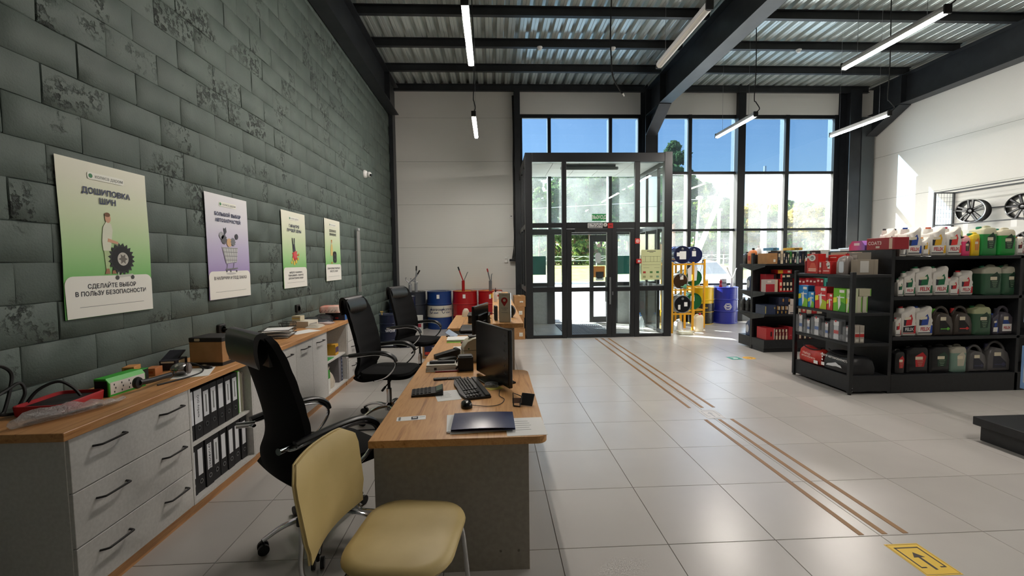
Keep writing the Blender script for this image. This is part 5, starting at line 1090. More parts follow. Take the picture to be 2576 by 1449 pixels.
t = thing('fire_call_point', 'red fire call box below the round red sticker', 'alarm', (2.925, VY - .002, 1.532)); MB().box(-.05, .05, -.045, 0, -.045, .045, .006).build('case', P((186, 34, 34), .45), t, smooth=False); flat('window', P((226, 226, 226), .4), t, rect(.05, .04), '-y', (0, -.0455, 0)); flat('print', INK, t, rect(.03, .006), '-y', (0, -.0463, 0))
t = thing('evacuation_plan', 'pale green floor plan sheet on the right glass pane', 'plan', (3.20, VY + .034, 1.457)); MB().box(-.205, .205, -.004, 0, -.302, .302).build('sheet', P((206, 212, 160), .6), t, smooth=False)
PL = P((80, 90, 60), .7)
for a, b_, c, d_ in ((-.18, .17, .36, .004), (-.18, .06, .37, .004), (-.18, .0, .36, .004), (-.16, -.06, .12, .004), (.06, -.06, .11, .004)): flat('plan_line', PL, t, rect(c, d_, a + c / 2, b_), '-y', (0, -.0045, 0))
for a in (-.12, -.02, .05, .12): flat('plan_line', PL, t, rect(.004, .11, a, .115), '-y', (0, -.0045, 0))
flat('plan_title', INK, t, rect(.18, .012, 0, .275), '-y', (0, -.0045, 0)); flat('plan_title', PL, t, rect(.08, .008, 0, .25), '-y', (0, -.0045, 0))
for a, b_, c in ((-.14, -.15, (170, 60, 50)), (.0, -.15, (90, 130, 70)), (.13, -.15, (60, 120, 70)), (-.14, -.24, (150, 160, 110)), (0, -.24, (150, 160, 110)), (.13, -.24, (120, 160, 130))): flat('plan_legend', P(c, .7), t, rect(.055, .04, a, b_), '-y', (0, -.0045, 0))
t = thing('door_mat', 'dark ribbed entrance mat inside the glass vestibule', 'mat', (2.02, 9.76, 0)); MB().box(-.52, .52, -.73, .73, 0, .008).build('backing', P((40, 42, 46), .8), t, smooth=False)
for k in range(24): MB().box(-.50 + .0425 * k, -.475 + .0425 * k, -.71, .71, .008, .015, .002).build('rib', P((58, 62, 68), .7), t, smooth=False)
lamp_in = thing('vestibule_lamp', 'linear lamp under the white ceiling inside the vestibule', 'lamp', (2.1, 9.35, 3.50)); MB().box(-.62, .62, -.03, .03, 0, .06, .006).build('housing', P((120, 124, 126), .4), lamp_in, smooth=False); MB().box(-.6, .6, -.024, .024, -.012, 0).build('diffuser', LEDOFF, lamp_in, smooth=False)
MB().box(-.55, .55, -.06, .06, .06, .098).build('bracket', P((70, 74, 76), .5), lamp_in, smooth=False)
# blue water bottles beyond the right glass
# ---- marks on the floor
TAPE = noisy((140, 98, 40), (122, 84, 36), 3, .5, .05, name='worn yellow tape')
for x, nm in ((2.034, 'left'), (2.170, 'middle'), (2.292, 'right')):
    for y0, y1, w_ in ((2.25, 4.03, 'nearer'), (4.37, 8.52, 'farther')):
        tag(MB().box(-.016, .016, 0, y1 - y0, 0, .0016).build('floor_tape', TAPE, None, (x, y0, 0.0002), smooth=False), f'{nm} ochre guide strip of the {w_} set of three on the floor', 'floor strip', 'guide strips on the floor')
def floor_sign(label, c, base, ink, w=.184, d=.236):
    t = thing('floor_sign', label, 'sticker', c); MB().box(-w / 2, w / 2, -d / 2, d / 2, .0003, .0012).build('sheet', P(base, .5), t, smooth=False)
    I = P(ink, .6); F = lambda pts: flat('print', I, t, pts, '+z', (0, 0, .0013), .0002)
    e = .006
    for pts in (rect(w - .012, .002, 0, d / 2 - .007), rect(w - .012, .002, 0, -d / 2 + .007), rect(.002, d - .014, w / 2 - .007, 0), rect(.002, d - .014, -w / 2 + .007, 0)): F(pts)
    F(rect(.13, .008, 0, .085)); F(rect(.008, .15, -.062, .014)); F(rect(.008, .15, .062, .014)); F(rect(.03, .008, -.05, -.062)); F(rect(.03, .008, .05, -.062))
    F(rect(.014, .09, 0, -.035)); F([(-.03, .01), (.03, .01), (0, .05)])
    return t
floor_sign('yellow floor sticker with a black arrow in the lower right corner', (2.175, 2.046, 0), (226, 186, 40), (50, 36, 20))
floor_sign('pale worn floor sticker with a faint arrow between the guide strips', (2.165, 4.18, 0), (206, 204, 204), (168, 170, 176))
t = thing('floor_sticker', 'teal square floor sticker before the dark shelving', 'sticker', (3.765, 6.565, 0)); MB().box(-.09, .09, -.095, .095, .0003, .0012).build('sheet', P((60, 150, 130), .6), t, smooth=False); flat('print', P((200, 216, 210), .6), t, [(-.05, -.05), (.02, -.05), (.06, 0), (.02, .05), (-.05, .05), (-.02, 0)], '+z', (0, 0, .0013), .0002)
t = thing('floor_sticker', 'round orange floor sticker beside the teal square one', 'sticker', (3.995, 6.56, 0)); MB().prism(disc(.095, n=28), .0003, .0012, 'xy').build('sheet', P((222, 170, 60), .6), t, smooth=False); flat('print', P((120, 80, 30), .6), t, [(-.04, -.01), (.02, -.01), (.02, -.04), (.06, 0), (.02, .04), (.02, .01), (-.04, .01)], '+z', (0, 0, .0013), .0002)
# ================================================================ DRUM RACK AND DRUMS BY THE WINDOW
def bar(mb, a, b_, w=.02): mb.box(min(a[0], b_[0]) - w, max(a[0], b_[0]) + w, min(a[1], b_[1]) - w, max(a[1], b_[1]) + w, min(a[2], b_[2]) - w, max(a[2], b_[2]) + w)
def drum_rack(label, x0, x1, y0, y1, h, levels):
    t = thing('drum_rack', label, 'rack', (x0, y0, 0)); W_, D_ = x1 - x0, y1 - y0
    for x in (0, W_):
        for y in (0, D_): MB().box(x - .02, x + .02, y - .02, y + .02, 0, h, .003).build('post', YELLOWP, t, smooth=False)
    for z in levels:
        for y in (0, D_): MB().box(.02, W_ - .02, y - .015, y + .015, z - .03, z, .003).build('beam', YELLOWP, t, smooth=False)
        for x in (0, W_): MB().box(x - .015, x + .015, .02, D_ - .02, z - .03, z, .003).build('side_beam', YELLOWP, t, smooth=False)
    return t
drum_rack('yellow steel rack of lying drums right of the glass vestibule', 3.768, 4.212, 8.97, 9.55, 1.50, (.42, .93, 1.465))
drum_rack('second yellow steel rack behind the first, near the window', 4.335, 4.779, 9.62, 10.12, 1.56, (.42, .95, 1.465))
def lying_drum(label, c, col, facecol, r=.188, L=.56, papers=(), rz=0):
    t = thing('lying_drum', label, 'drum', c, rz, 'drums lying on the yellow racks')    # c = front centre bottom
    pr = [(.001, .014), (r - .014, .014), (r - .006, 0), (r, .002), (r, .012), (r - .004, .016), (r - .004, L * .33), (r + .004, L * .34), (r + .004, L * .355), (r - .004, L * .365), (r - .004, L * .64), (r + .004, L * .65), (r + .004, L * .665), (r - .004, L * .68), (r - .004, L - .016), (r, L - .01), (r, L - .002), (r - .006, L), (r - .014, L - .012), (.001, L - .012)]
    mb = MB(); mb.lathe(pr, (0, 0, r), 36, 'y'); mb.build('body', P(col, .3, 0, .5, .3), t)
    mb = MB(); mb.lathe([(.001, .0125), (r - .016, .0125), (r - .016, .013)], (0, 0, r), 30, 'y'); mb.build('end_plate', P(facecol, .35), t)
    mb = MB(); mb.lathe([(.026, .012), (.026, .0), (.018, -.003)], (0, 0, r + .12), 14, 'y'); mb.build('bung', STEEL, t)
    for (a, b_, w_, h_) in papers: flat('label', PAPER, t, rect(w_, h_, a, r + b_), '-y', (0, .0118, 0))
    return t
lying_drum('navy drum lying on the top of the front yellow rack, papered end', (3.99, 8.98, 1.466), (24, 36, 96), (18, 24, 58), papers=((.01, -.01, .14, .17), (-.09, .01, .06, .08)))
lying_drum('brown-ended drum with a green funnel on the middle of the front yellow rack', (3.97, 9.02, .931), (168, 172, 174), (60, 40, 24), .165, papers=((.03, .08, .07, .09),))
lying_drum('black drum lying on the lowest beam of the front yellow rack', (4.00, 8.97, .421), (120, 124, 130), (14, 15, 18), papers=((.07, .0, .07, .09), (-.07, -.06, .05, .10)))
lying_drum('navy drum lying on the top of the rear yellow rack', (4.55, 9.64, 1.466), (24, 36, 96), (20, 28, 70), papers=((.0, .03, .09, .12),))
lying_drum('green drum on the middle of the rear yellow rack', (4.55, 9.64, .951), (34, 110, 62), (28, 98, 52), papers=((-.04, .02, .1, .14),))
lying_drum('green drum on the lowest beam of the rear yellow rack', (4.55, 9.64, .421), (34, 110, 62), (28, 98, 52), papers=((-.02, .06, .09, .12),))
t = thing('funnel', 'small pale green plastic funnel hanging on the brown-ended drum', 'funnel', (3.98, 8.96, .985)); mb = MB(); mb.lathe([(.055, .07), (.05, .06), (.012, .02), (.008, -.03)], (0, 0, 0), 16, 'x'); mb.build('cone', P((110, 186, 150), .4), t)
tag(MB().prism([(-.10, 0), (.09, .02), (.11, .30), (.02, .40), (-.12, .28)], 0, .002, 'xz').build('hanging_rag', P((222, 220, 222), .7), None, (4.50, 9.596, 1.06), (0, 0, 0)), 'white plastic sheet hanging down between the two racks', 'sheet')
def jerry(label, c, w, d, h, col, cap, rz=0, alpha=None):
    t = thing('jerrycan', label, 'canister', c, rz); mt = clear_plastic('hdpe', col, .85, .35) if alpha else P(col, .45)
    mb = MB(); mb.rloft([(0, w * .94, d * .94, .03), (.01, w, d, .035), (h * .72, w, d, .035), (h * .82, w * .8, d * .9, .03, w * .08), (h * .9, w * .45, d * .6, .03, w * .2)]); mb.build('body', mt, t)
    mb = MB(); mb.tube(smooth_path([(w * .12, 0, h * .86), (-w * .05, 0, h * .93), (-w * .28, 0, h * .88), (-w * .36, 0, h * .74)], 4), .014, 8); mb.build('handle', mt, t)
    mb = MB(); mb.lathe([(.026, h * .9), (.026, h * .97), (.02, h)], (w * .22, 0, 0), 14); mb.build('cap', P(cap, .4), t); return t
jerry('white translucent jerrycan standing under the yellow rack, red cap', (4.40, 9.12, 0), .20, .16, .40, (236, 226, 200), (190, 50, 50), 0, 1)
jerry('small clear jug with a handle under the front yellow rack', (4.02, 9.25, 0), .14, .12, .26, (226, 230, 232), (230, 230, 230), .3, 1)
t = thing('clear_tub', 'shallow clear plastic tub on the floor before the yellow rack', 'tub', (3.98, 8.80, 0)); mb = MB(); mb.rloft([(0, .26, .18, .04), (.008, .29, .2, .05), (.075, .32, .22, .06), (.075, .31, .21, .055), (.012, .28, .19, .05)]); mb.build('shell', clear_plastic('clear tub', (225, 222, 205), .5, .2), t); mb = MB(); mb.rloft([(.075, .325, .225, .06), (.08, .325, .225, .06)]); mb.build('rim', clear_plastic('clear rim', (235, 232, 220), .5, .2), t)
for k, (x, y) in enumerate(((3.40, 9.9), (3.30, 9.55))):
    t = thing('water_bottle', ['clear water bottle with blue cap inside the vestibule corner, rear one', 'clear water bottle with blue cap inside the vestibule corner, front one'][k], 'bottle', (x, y, 0), 0); mb = MB(); mb.lathe([(.07, 0), (.078, .02), (.074, .12), (.078, .2), (.03, .28), (.018, .3)], n=18); mb.build('body', clear_plastic('pet', (220, 232, 240), .35, .1), t); mb = MB(); mb.lathe([(.02, .3), (.02, .325), (.016, .328)], n=12); mb.build('cap', P((60, 120, 200), .4), t)
# standing drums
d = drum('oil_drum', 'yellow and black oil drum under the window, beside the rack', (5.07, 10.365, 0), (226, 186, 12), (214, 186, 60))
mb = MB(); mb.lathe([(.2895, .012), (.2905, .02), (.2905, .30), (.2995, .31), (.2995, .322), (.2905, .332), (.2905, .50), (.2885, .502)], n=40, cap=False); mb.build('black_band', noisy((20, 20, 22), (48, 46, 40), 9, .25, .3, 14, name='scuffed black wrap'), d)
curved_letter('BARD', .05, P((206, 168, 30), .5), d, .292, .40, -PI / 2 - .1, .001); curved_letter('RA', .15, P((206, 160, 30), .5), d, .293, .14, -PI / 2 - .5, .003)
d = drum('oil_drum', 'royal blue oil drum with a white hexagon emblem under the window', (5.67, 10.365, 0), (36, 46, 150), (60, 80, 170))
mb = MB()
for r_, th in ((.085, .006), (.055, .006)):
    pts = []
    for k in range(7 if r_ > .06 else 17):
        n_ = 6 if r_ > .06 else 16; a = 2 * PI * k / n_; u, v = r_ * math.cos(a), r_ * math.sin(a); b_ = -PI / 2 - .25 + u / .292; pts.append((.292 * math.cos(b_), .292 * math.sin(b_), .42 + v))
    mb.tube(pts, th, 5)
mb.build('hexagon_emblem', WHITE, d); curved_letter('NGN', .045, WHITE, d, .292, .42, -PI / 2 - .25, .002)
for z in (.62, .66, .70): curved_patch('rib', P((52, 64, 170), .35), d, .2875, -PI / 2 - .1, -PI / 2 + .9, z, z + .012, .004)
hand_pump('grey hand pump on the yellow and black drum, thin upright lever', (4.97, 10.30, .872), 0, (176, 178, 178), (20, 20, 20), .22, (.10, .45), (-.1, .14))
hand_pump('white hand pump on the royal blue drum', (5.80, 10.30, .872), 0, (226, 228, 230), (226, 228, 230), .22, (-.12, .26), (.10, .24))
t = thing('red_bottle', 'small red figure-shaped bottle on the royal blue drum', 'bottle', (5.50, 10.25, .872)); mb = MB(); mb.lathe([(.035, 0), (.04, .04), (.02, .09), (.035, .12), (.035, .15), (.012, .175)], n=14); mb.build('body', P((150, 24, 50), .3), t); mb = MB(); mb.lathe([(.014, .175), (.014, .2)], n=10); mb.build('cap', P((120, 20, 40), .4), t)
small_box('sign_card', 'white and yellow card standing on the yellow drum', (5.16, 10.30, .872), (.10, .03, .20), 0, (224, 216, 196), cat='card', lab=((226, 170, 40), .8, .6, 0)); small_box('grey_card', 'grey price card standing on the royal blue drum', (5.66, 10.40, .872), (.12, .03, .2), 0, (150, 152, 152), cat='card', lab=((90, 92, 96), .8, .2, 0))
jerry('red jerrycan on the window sill behind the yellow drum', (4.93, 10.50, .872), .18, .14, .30, (190, 40, 36), (20, 20, 20))

# ================================================================ SHELVING (GONDOLAS)
def shelf_plate(t, x0, x1, y0, y1, z, lip='y0', th=.03):
    MB().box(x0, x1, y0, y1, z - th, z, .002).build('shelf', SHELFBLK, t, smooth=False)
A = thing('shelving_unit', 'long black double-sided shelving unit with jugs, nearest on the right', 'shelving', (4.46, 4.67, 0))
MB().box(0, .04, -.0, .93, 0, 1.635, .003).build('end_upright', SHELFBLK, A, smooth=False)
MB().box(1.52, 1.56, .0, .93, 0, 1.555, .003).build('upright', SHELFBLK, A, smooth=False); MB().box(.04, 3.2, .46, .475, .02, 1.55).build('back_panel', SHELFBLK, A, smooth=False)
MB().box(.04, 3.2, .0, .46, 0, .21, .004).build('base', SHELFBLK, A, smooth=False); MB().box(.04, 3.2, .475, .93, 0, .21, .004).build('base', SHELFBLK, A, smooth=False)
for z in (.640, 1.100, 1.553): MB().box(.04, 3.2, .0, .46, z - .035, z, .003).build('shelf', SHELFBLK, A, smooth=False); MB().box(.04, 3.2, .475, .93, z - .035, z, .003).build('shelf', SHELFBLK, A, smooth=False)
E_ = thing('end_rack', 'black open end rack with cartons and bags at the aisle end of the near shelving', 'shelving', (4.0, 4.66, 0))
for y in (.0, .90): MB().box(-.015, .03, y - .02, y + .02, .02, 1.385, .003).build('post', SHELFBLK, E_, smooth=False); MB().cyl((.008, y, 0), (.008, y, .02), .018, 10).build('foot', BLACK, E_)
for z in (.58, .925, 1.355): MB().box(.0, .455, -.005, .905, z - .032, z, .003).build('shelf', SHELFBLK, E_, smooth=False)
MB().box(.004, .455, .0, .90, .03, .21, .003).build('base', SHELFBLK, E_, smooth=False)
for z in (.045, .08): MB().cyl((.02, -.021, z), (.02, -.026, z), .005, 8).build('bolt', STEEL, E_)
B_ = thing('shelving_unit', 'far black double-sided shelving unit with filter cartons, near the window', 'shelving', (4.45, 7.28, 0))
MB().box(-.0, .035, -.03, .03, 0, 1.645, .003).build('end_upright', SHELFBLK, B_, smooth=False); MB().box(.035, 2.9, -.008, .008, .02, 1.62).build('back_panel', SHELFBLK, B_, smooth=False)
MB().box(.0, 2.9, -.375, -.03, .07, .205, .003).build('base', SHELFBLK, B_, smooth=False); MB().box(.012, 2.9, -.35, -.03, 0, .07).build('plinth', SHELFBLK, B_, smooth=False); MB().box(.0, 2.9, .03, .37, .03, .205, .003).build('base', SHELFBLK, B_, smooth=False)
for z in (.63, 1.0, 1.463):
    MB().box(.0, 2.9, -.37, -.03, z - .03, z, .003).build('shelf', SHELFBLK, B_, smooth=False); MB().box(.0, 2.9, .03, .37, z - .03, z, .003).build('shelf', SHELFBLK, B_, smooth=False)
    for s in (-1, 1): MB().prism([(s * .03, z - .11), (s * .03, z - .03), (s * .36, z - .03), (s * .36, z - .045)], .0, .006, 'yz').build('bracket', SHELFBLK, B_, smooth=False)
Cg = thing('display_stand', 'black display platform at the right edge with hanging packs', 'display', (4.05, 2.3, 0))
MB().box(.03, 2.0, .0, 1.10, 0, .13, .003).build('plinth', SHELFBLK, Cg, smooth=False); MB().box(-.015, 2.0, -.03, 1.125, .13, .20, .004).build('platform', SHELFBLK, Cg, smooth=False); MB().box(.42, .48, .3, 1.04, .20, 1.7, .003).build('pegboard', SHELFBLK, Cg, smooth=False); MB().box(.40, .50, 1.02, 1.06, .2, 1.72, .003).build('post', SHELFBLK, Cg, smooth=False)
t = thing('trim_part', 'silver trim pieces lying on the black display platform', 'car part', (4.40, 3.05, .20)); mb = MB(); mb.tube(smooth_path([(-.08, .2, .02), (-.03, .1, .03), (.05, 0, .02), (.14, -.1, .02)], 4), .02, 8, flat=.5); mb.build('silver_strip', P((190, 192, 196), .2, .9), t); MB().box(-.06, .2, -.02, .12, 0, .018, .006).build('dark_tray', P((34, 26, 24), .4), t); mb = MB(); mb.sphere((-.06, .22, .02), .025, 10, 6, .7); mb.build('clip', WHITE, t)
for k, (z, hh, c, lb) in enumerate(((1.50, .13, (206, 206, 206), 'white pack'), (1.12, .25, (150, 176, 206), 'pale blue pack'), (.62, .36, (110, 150, 200), 'long blue pack'))):
    t = thing('hanging_pack', ['topmost white blister pack', 'middle pale blue blister pack', 'lowest long blue blister pack'][k] + ' hanging at the right edge of the picture', 'pack', (4.405, 3.30, z), 0, 'packs hanging on the display stand')
    MB().box(-.012, 0, -.08, .09, -hh / 2, hh / 2, .003).build('card', P(c, .45), t, smooth=False); MB().box(-.035, -.012, -.05, .06, -hh * .35, hh * .1, .008).build('blister', clear_plastic('blister', (205, 215, 225), .5, .1), t, smooth=False); MB().tube([(-.004, 0, hh / 2 - .01), (.015, 0, hh / 2 - .01)], .004, 6).build('hook', STEEL, t)
    for q in range(3): flat('print', P(((60, 70, 100), (226, 226, 226), (206, 180, 60))[q], .5), t, rect(.12, hh * .07, 0, hh * (.38 - .09 * q) - hh * .0), '-x', (-.0124, 0, 0))

# ---- products
REDT = P((186, 30, 44), .5); DKNAVY = P((30, 34, 52), .5)
def white_jug(label, x0, x1, h, emblem, z, y=4.72, text=True, body=(226, 222, 214), cap=None, dark=False, word='FELIX'):
    w = x1 - x0 - .006; d = min(.13, w * .72); t = thing('fluid_jug', label, 'jug', ((x0 + x1) / 2, y + d / 2, z), 0, 'jugs on the near shelving')
    N_ = [(-.5, .015), (.47, .0), (.5, .03), (.5, .37), (.455, .43), (.5, .48), (.5, .53), (.41, .61), (.39, .80), (.43, .93), (.38, .985), (.28, 1.0), (.10, .93), (-.12, .84), (-.44, .78), (-.5, .72)]
    mt = P(body, .42); mb = MB(); mb.prism([(a * w, b_ * h) for a, b_ in N_], -d / 2, d / 2, 'xz', inset=min(.014, w * .08)); mb.build('body', mt, t, ang=.9)
    mb = MB(); mb.rloft([(h * .70, w * .42, d * .6, .02, -w * .26, d * .1), (h * .93, w * .34, d * .5, .02, -w * .26, d * .1)]); mb.build('neck', mt, t)
    mb = MB(); mb.lathe([(w * .13, h * .93), (w * .13, h * .985), (w * .10, h * .99)], (-w * .26, d * .1, 0), 16); mb.build('cap', P(cap or emblem, .4), t)
    F = lambda c, pts, dd=0, nm='label': flat(nm, P(c, .5), t, [(a * w, b_ * h) for a, b_ in pts], '-y', (0, -d / 2 - .0003 - dd, 0))
    F((40, 42, 56), [(-.38, .36), (-.18, .36), (-.16, .56), (-.38, .56)]); F(emblem, [(-.26, .36), (.16, .38), (.22, .60), (.12, .74), (-.02, .66), (-.20, .54)], .0007)
    F((226, 218, 196), [(-.32, .55), (.10, .57), (.10, .66), (-.32, .64)], .0014, 'price_tag')
    if dark: F((24, 24, 34), [(-.42, .14), (.44, .14), (.44, .36), (-.42, .32)])
    else: F((236, 234, 228), [(-.42, .14), (.44, .14), (.44, .345), (-.36, .345)])
    F((40, 42, 56) if not dark else (176, 30, 44), [(-.42, .10), (.44, .10), (.44, .125), (-.42, .125)]); F(emblem, [(.30, .10), (.45, .10), (.45, .36), (.36, .36)], .0004)
    if text: letter(word, w * .30, WHITE if dark else REDT, t, (-w * .0, -d / 2 - .0022, h * .235), '-y', .9, w * .006, sx=.9)
    return t
def canister(label, x0, x1, h, liquid, top, cap, z, y=4.72, lab=(30, 60, 44), depth=.16, level=.84, group='canisters on the near shelving', tag_=True, alpha=.93):
    w = x1 - x0 - .006; d = depth; t = thing('fluid_canister', label, 'canister', ((x0 + x1) / 2, y + d / 2, z), 0, group)
    lm = P(liquid, .3); r = min(.03, w * .2)
    mb = MB(); mb.rloft([(0, w * .93, d * .93, r), (h * .03, w, d, r), (h * .30, w, d, r), (h * .34, w * .985, d * .985, r), (h * .38, w, d, r), (h * level * .86, w, d, r)], 4); mb.build('body', lm, t)
    tm = P(top, .4); mb = MB(); hz = h * level * .86; mb.rloft([(hz, w, d, r), (h * .86, w * .97, d * .97, r), (h * .93, w * .7, d * .85, r * .8, w * .08), (h * .955, w * .35, d * .5, r * .5, w * .16)], 4); mb.build('shoulder', tm, t)
    mb = MB(); mb.tube(smooth_path([(w * .40, 0, h * .88), (w * .38, 0, h * .97), (w * .10, 0, h * .985), (-w * .05, 0, h * .90)], 4), .013, 8); mb.build('handle', tm, t)
    mb = MB(); mb.lathe([(.025, h * .86), (.025, h * .97), (.02, h * .985)], (-w * .25, 0, 0), 14); mb.build('cap', P(cap, .4), t)
    flat('label', P(lab, .5), t, [(-w * .12, h * .24), (w * .26, h * .24), (w * .36, h * .62), (w * .18, h * .78), (-w * .16, h * .62)], '-y', (0, -d / 2 - .0003, 0))
    for k in range(4): flat('print_line', P((170, 196, 160), .5), t, rect(w * (.30 - .05 * k), h * .012, w * .08, h * (.46 - .06 * k)), '-y', (0, -d / 2 - .0010, 0), .0003)
    if tag_: flat('price_tag', CREAM, t, rect(w * .34, h * .11, w * .02, h * .56, .004), '-y', (0, -d / 2 - .0016, 0))
    return t
def oil_jug(label, x0, x1, h, col, lab, acc, z, y=4.72, word=None):
    w = x1 - x0 - .006; d = .12; t = thing('oil_jug', label, 'jug', ((x0 + x1) / 2, y + d / 2, z), 0, 'jugs on the near shelving'); mt = P(col, .35)
    mb = MB(); mb.prism([(-.48 * w, .01 * h), (.48 * w, .01 * h), (.5 * w, .04 * h), (.5 * w, .38 * h), (.40 * w, .62 * h), (.2 * w, .74 * h), (-.15 * w, .80 * h), (-.38 * w, .70 * h), (-.48 * w, .45 * h)], -d / 2, d / 2, 'xz', inset=.012); mb.build('body', mt, t, ang=.9)
    mb = MB(); mb.tube(smooth_path([(-.36 * w, 0, .66 * h), (-.26 * w, 0, .86 * h), (-.05 * w, 0, .96 * h), (.20 * w, 0, .92 * h), (.38 * w, 0, .76 * h), (.42 * w, 0, .6 * h)], 5), .016, 8); mb.build('handle', mt, t)
    mb = MB(); mb.lathe([(.022, h * .74), (.022, h * .9), (.018, h * .91)], (-w * .30, d * .1, 0), 14); mb.build('cap', P(acc, .4), t)
    flat('label', P(lab, .5), t, [(-w * .26, h * .12), (w * .32, h * .12), (w * .32, h * .30), (w * .02, h * .52), (-w * .26, h * .52)], '-y', (0, -d / 2 - .0003, 0)); flat('label_stripe', P(acc, .5), t, rect(w * .5, h * .03, w * .05, h * .235), '-y', (0, -d / 2 - .0010, 0)); flat('label_badge', P(acc, .5), t, disc(w * .075, w * .20, h * .24), '-y', (0, -d / 2 - .0016, 0)); flat('price_tag', CREAM, t, rect(w * .30, h * .12, -w * .08, h * .58, .004), '-y', (0, -d / 2 - .0014, 0))
    if word: flat('label', P((236, 234, 230), .5), t, rect(w * .62, h * .26, 0, h * .25), '-y', (0, -d / 2 - .0020, 0)); letter(word, w * .24, REDT, t, (0, -d / 2 - .0034, h * .24), '-y', .9, w * .005, sx=.9)
    return t
r1, r2, r3, r4 = 1.5535, 1.1005, .6405, .2105
BLU, YEL, GRE, REDc = (34, 72, 160), (226, 176, 40), (20, 104, 66), (196, 36, 46)
# top shelf
white_jug('small white jug with dark label at the left end of the top shelf', 4.591, 4.677, .215, (60, 74, 84), r1, text=False)
white_jug('large white jug with blue emblem on the top shelf', 4.676, 4.86, .335, BLU, r1)
white_jug('small white jug with yellow cap on the top shelf', 4.862, 4.948, .218, YEL, r1, text=False, cap=(222, 140, 40))
white_jug('large white jug with yellow emblem on the top shelf', 4.950, 5.147, .336, YEL, r1, cap=(206, 96, 60))
white_jug('large white jug with big red label on the top shelf', 5.150, 5.331, .336, (226, 60, 56), r1, cap=(176, 30, 60))
canister('small pink jug with a black cap on the top shelf', 5.333, 5.438, .223, (232, 70, 120), (236, 176, 176), (24, 24, 26), r1, lab=(70, 50, 44), depth=.08)
canister('yellow jug between the pink jug and green canisters on the top shelf', 5.440, 5.553, .261, (226, 190, 30), (232, 204, 60), (40, 130, 90), r1, lab=(214, 130, 50), depth=.10)
canister('tall green canister on the top shelf, left of two', 5.556, 5.759, .338, (44, 140, 70), (206, 206, 176), (20, 120, 84), r1)
canister('green canister with square label on the top shelf, right of two', 5.762, 5.986, .313, (30, 150, 60), (216, 210, 184), (20, 120, 96), r1)
white_jug('small white jug with red lettering at the right end of the top shelf', 5.99, 6.075, .211, (120, 40, 46), r1, text=False, cap=(226, 170, 40))
for k, x in enumerate((4.70, 4.83, 4.965)): white_jug(['white jug in the rear row of the top shelf, first from the left', 'white jug in the rear row of the top shelf, second from the left', 'white jug in the rear row of the top shelf, third from the left'][k], x - .085, x + .045, .335, (60, 62, 66), r1, y=4.93, text=False)
canister('pale canister with green cap in the rear row of the top shelf', 5.42, 5.58, .33, (196, 206, 150), (214, 214, 170), (20, 110, 84), r1, y=4.92, tag_=False)
# second shelf
white_jug('smallest white jug at the left end of the second shelf', 4.588, 4.664, .205, GRE, r2, text=False)
white_jug('medium white jug with green emblem on the second shelf', 4.667, 4.804, .285, GRE, r2)
white_jug('large white jug with green emblem on the second shelf, left of two', 4.806, 5.010, .339, GRE, r2)
white_jug('large white jug with green emblem on the second shelf, right of two', 5.014, 5.203, .340, GRE, r2)
white_jug('small white jug with red emblem on the second shelf', 5.206, 5.322, .212, REDc, r2, text=False)
white_jug('medium white jug with red emblem on the second shelf', 5.325, 5.490, .286, REDc, r2)
white_jug('white jug with red cap in the rear row of the second shelf', 5.22, 5.36, .285, REDc, r2, y=4.93, text=False)
canister('large dark green canister on the second shelf, left of two', 5.60, 5.843, .342, (58, 96, 72), (176, 174, 156), (30, 100, 70), r2)
canister('large dark green canister on the second shelf, right of two', 5.846, 6.030, .342, (58, 96, 72), (176, 174, 156), (30, 100, 70), r2)
# third shelf
white_jug('small white jug with red foot label at the left end of the third shelf', 4.580, 4.652, .218, REDc, r3, text=False)
white_jug('large white jug with red and black label on the third shelf', 4.655, 4.831, .345, REDc, r3, dark=True)
white_jug('large white jug with blue emblem on the third shelf', 4.834, 5.031, .345, BLU, r3)
oil_jug('dark grey oil jug with green stripe and looped handle on the third shelf', 5.050, 5.277, .339, (74, 66, 60), (20, 20, 22), (96, 176, 60), r3)
oil_jug('dark grey oil jug with red stripe and looped handle on the third shelf', 5.280, 5.505, .340, (74, 66, 60), (20, 20, 22), (206, 60, 60), r3)
canister('green canister with pale handle on the third shelf', 5.510, 5.741, .341, (62, 96, 72), (170, 176, 136), (40, 120, 70), r3)
white_jug('small dark jug with blue and white label on the third shelf', 5.745, 5.822, .247, BLU, r3, text=False, body=(76, 74, 86))
oil_jug('dark grey jug with white lettered label at the right end of the third shelf', 5.825, 6.010, .328, (84, 80, 88), (40, 70, 140), (60, 60, 70), r3, word='FELIX')
# bottom shelf
canister('small black canister with red sun label on the bottom shelf', 4.594, 4.721, .267, (24, 24, 26), (24, 24, 26), (16, 16, 16), r4, lab=(186, 34, 40))
canister('black canister with red label on the bottom shelf', 4.738, 5.003, .315, (24, 24, 26), (28, 28, 30), (16, 16, 16), r4, lab=(186, 36, 42))
canister('black canister with green diamond label on the bottom shelf', 5.007, 5.263, .315, (22, 23, 24), (26, 26, 28), (16, 16, 16), r4, lab=(34, 62, 48))
canister('pale green and white canister on the bottom shelf', 5.268, 5.466, .310, (120, 150, 136), (176, 172, 156), (180, 180, 170), r4, lab=(196, 188, 170))
oil_jug('grey jug with triangular handle on the bottom shelf, left of two', 5.480, 5.704, .310, (96, 94, 94), (40, 42, 54), (60, 62, 90), r4)
oil_jug('largest grey jug with triangular handle on the bottom shelf, right of two', 5.706, 5.986, .351, (96, 94, 94), (40, 42, 54), (60, 62, 90), r4)

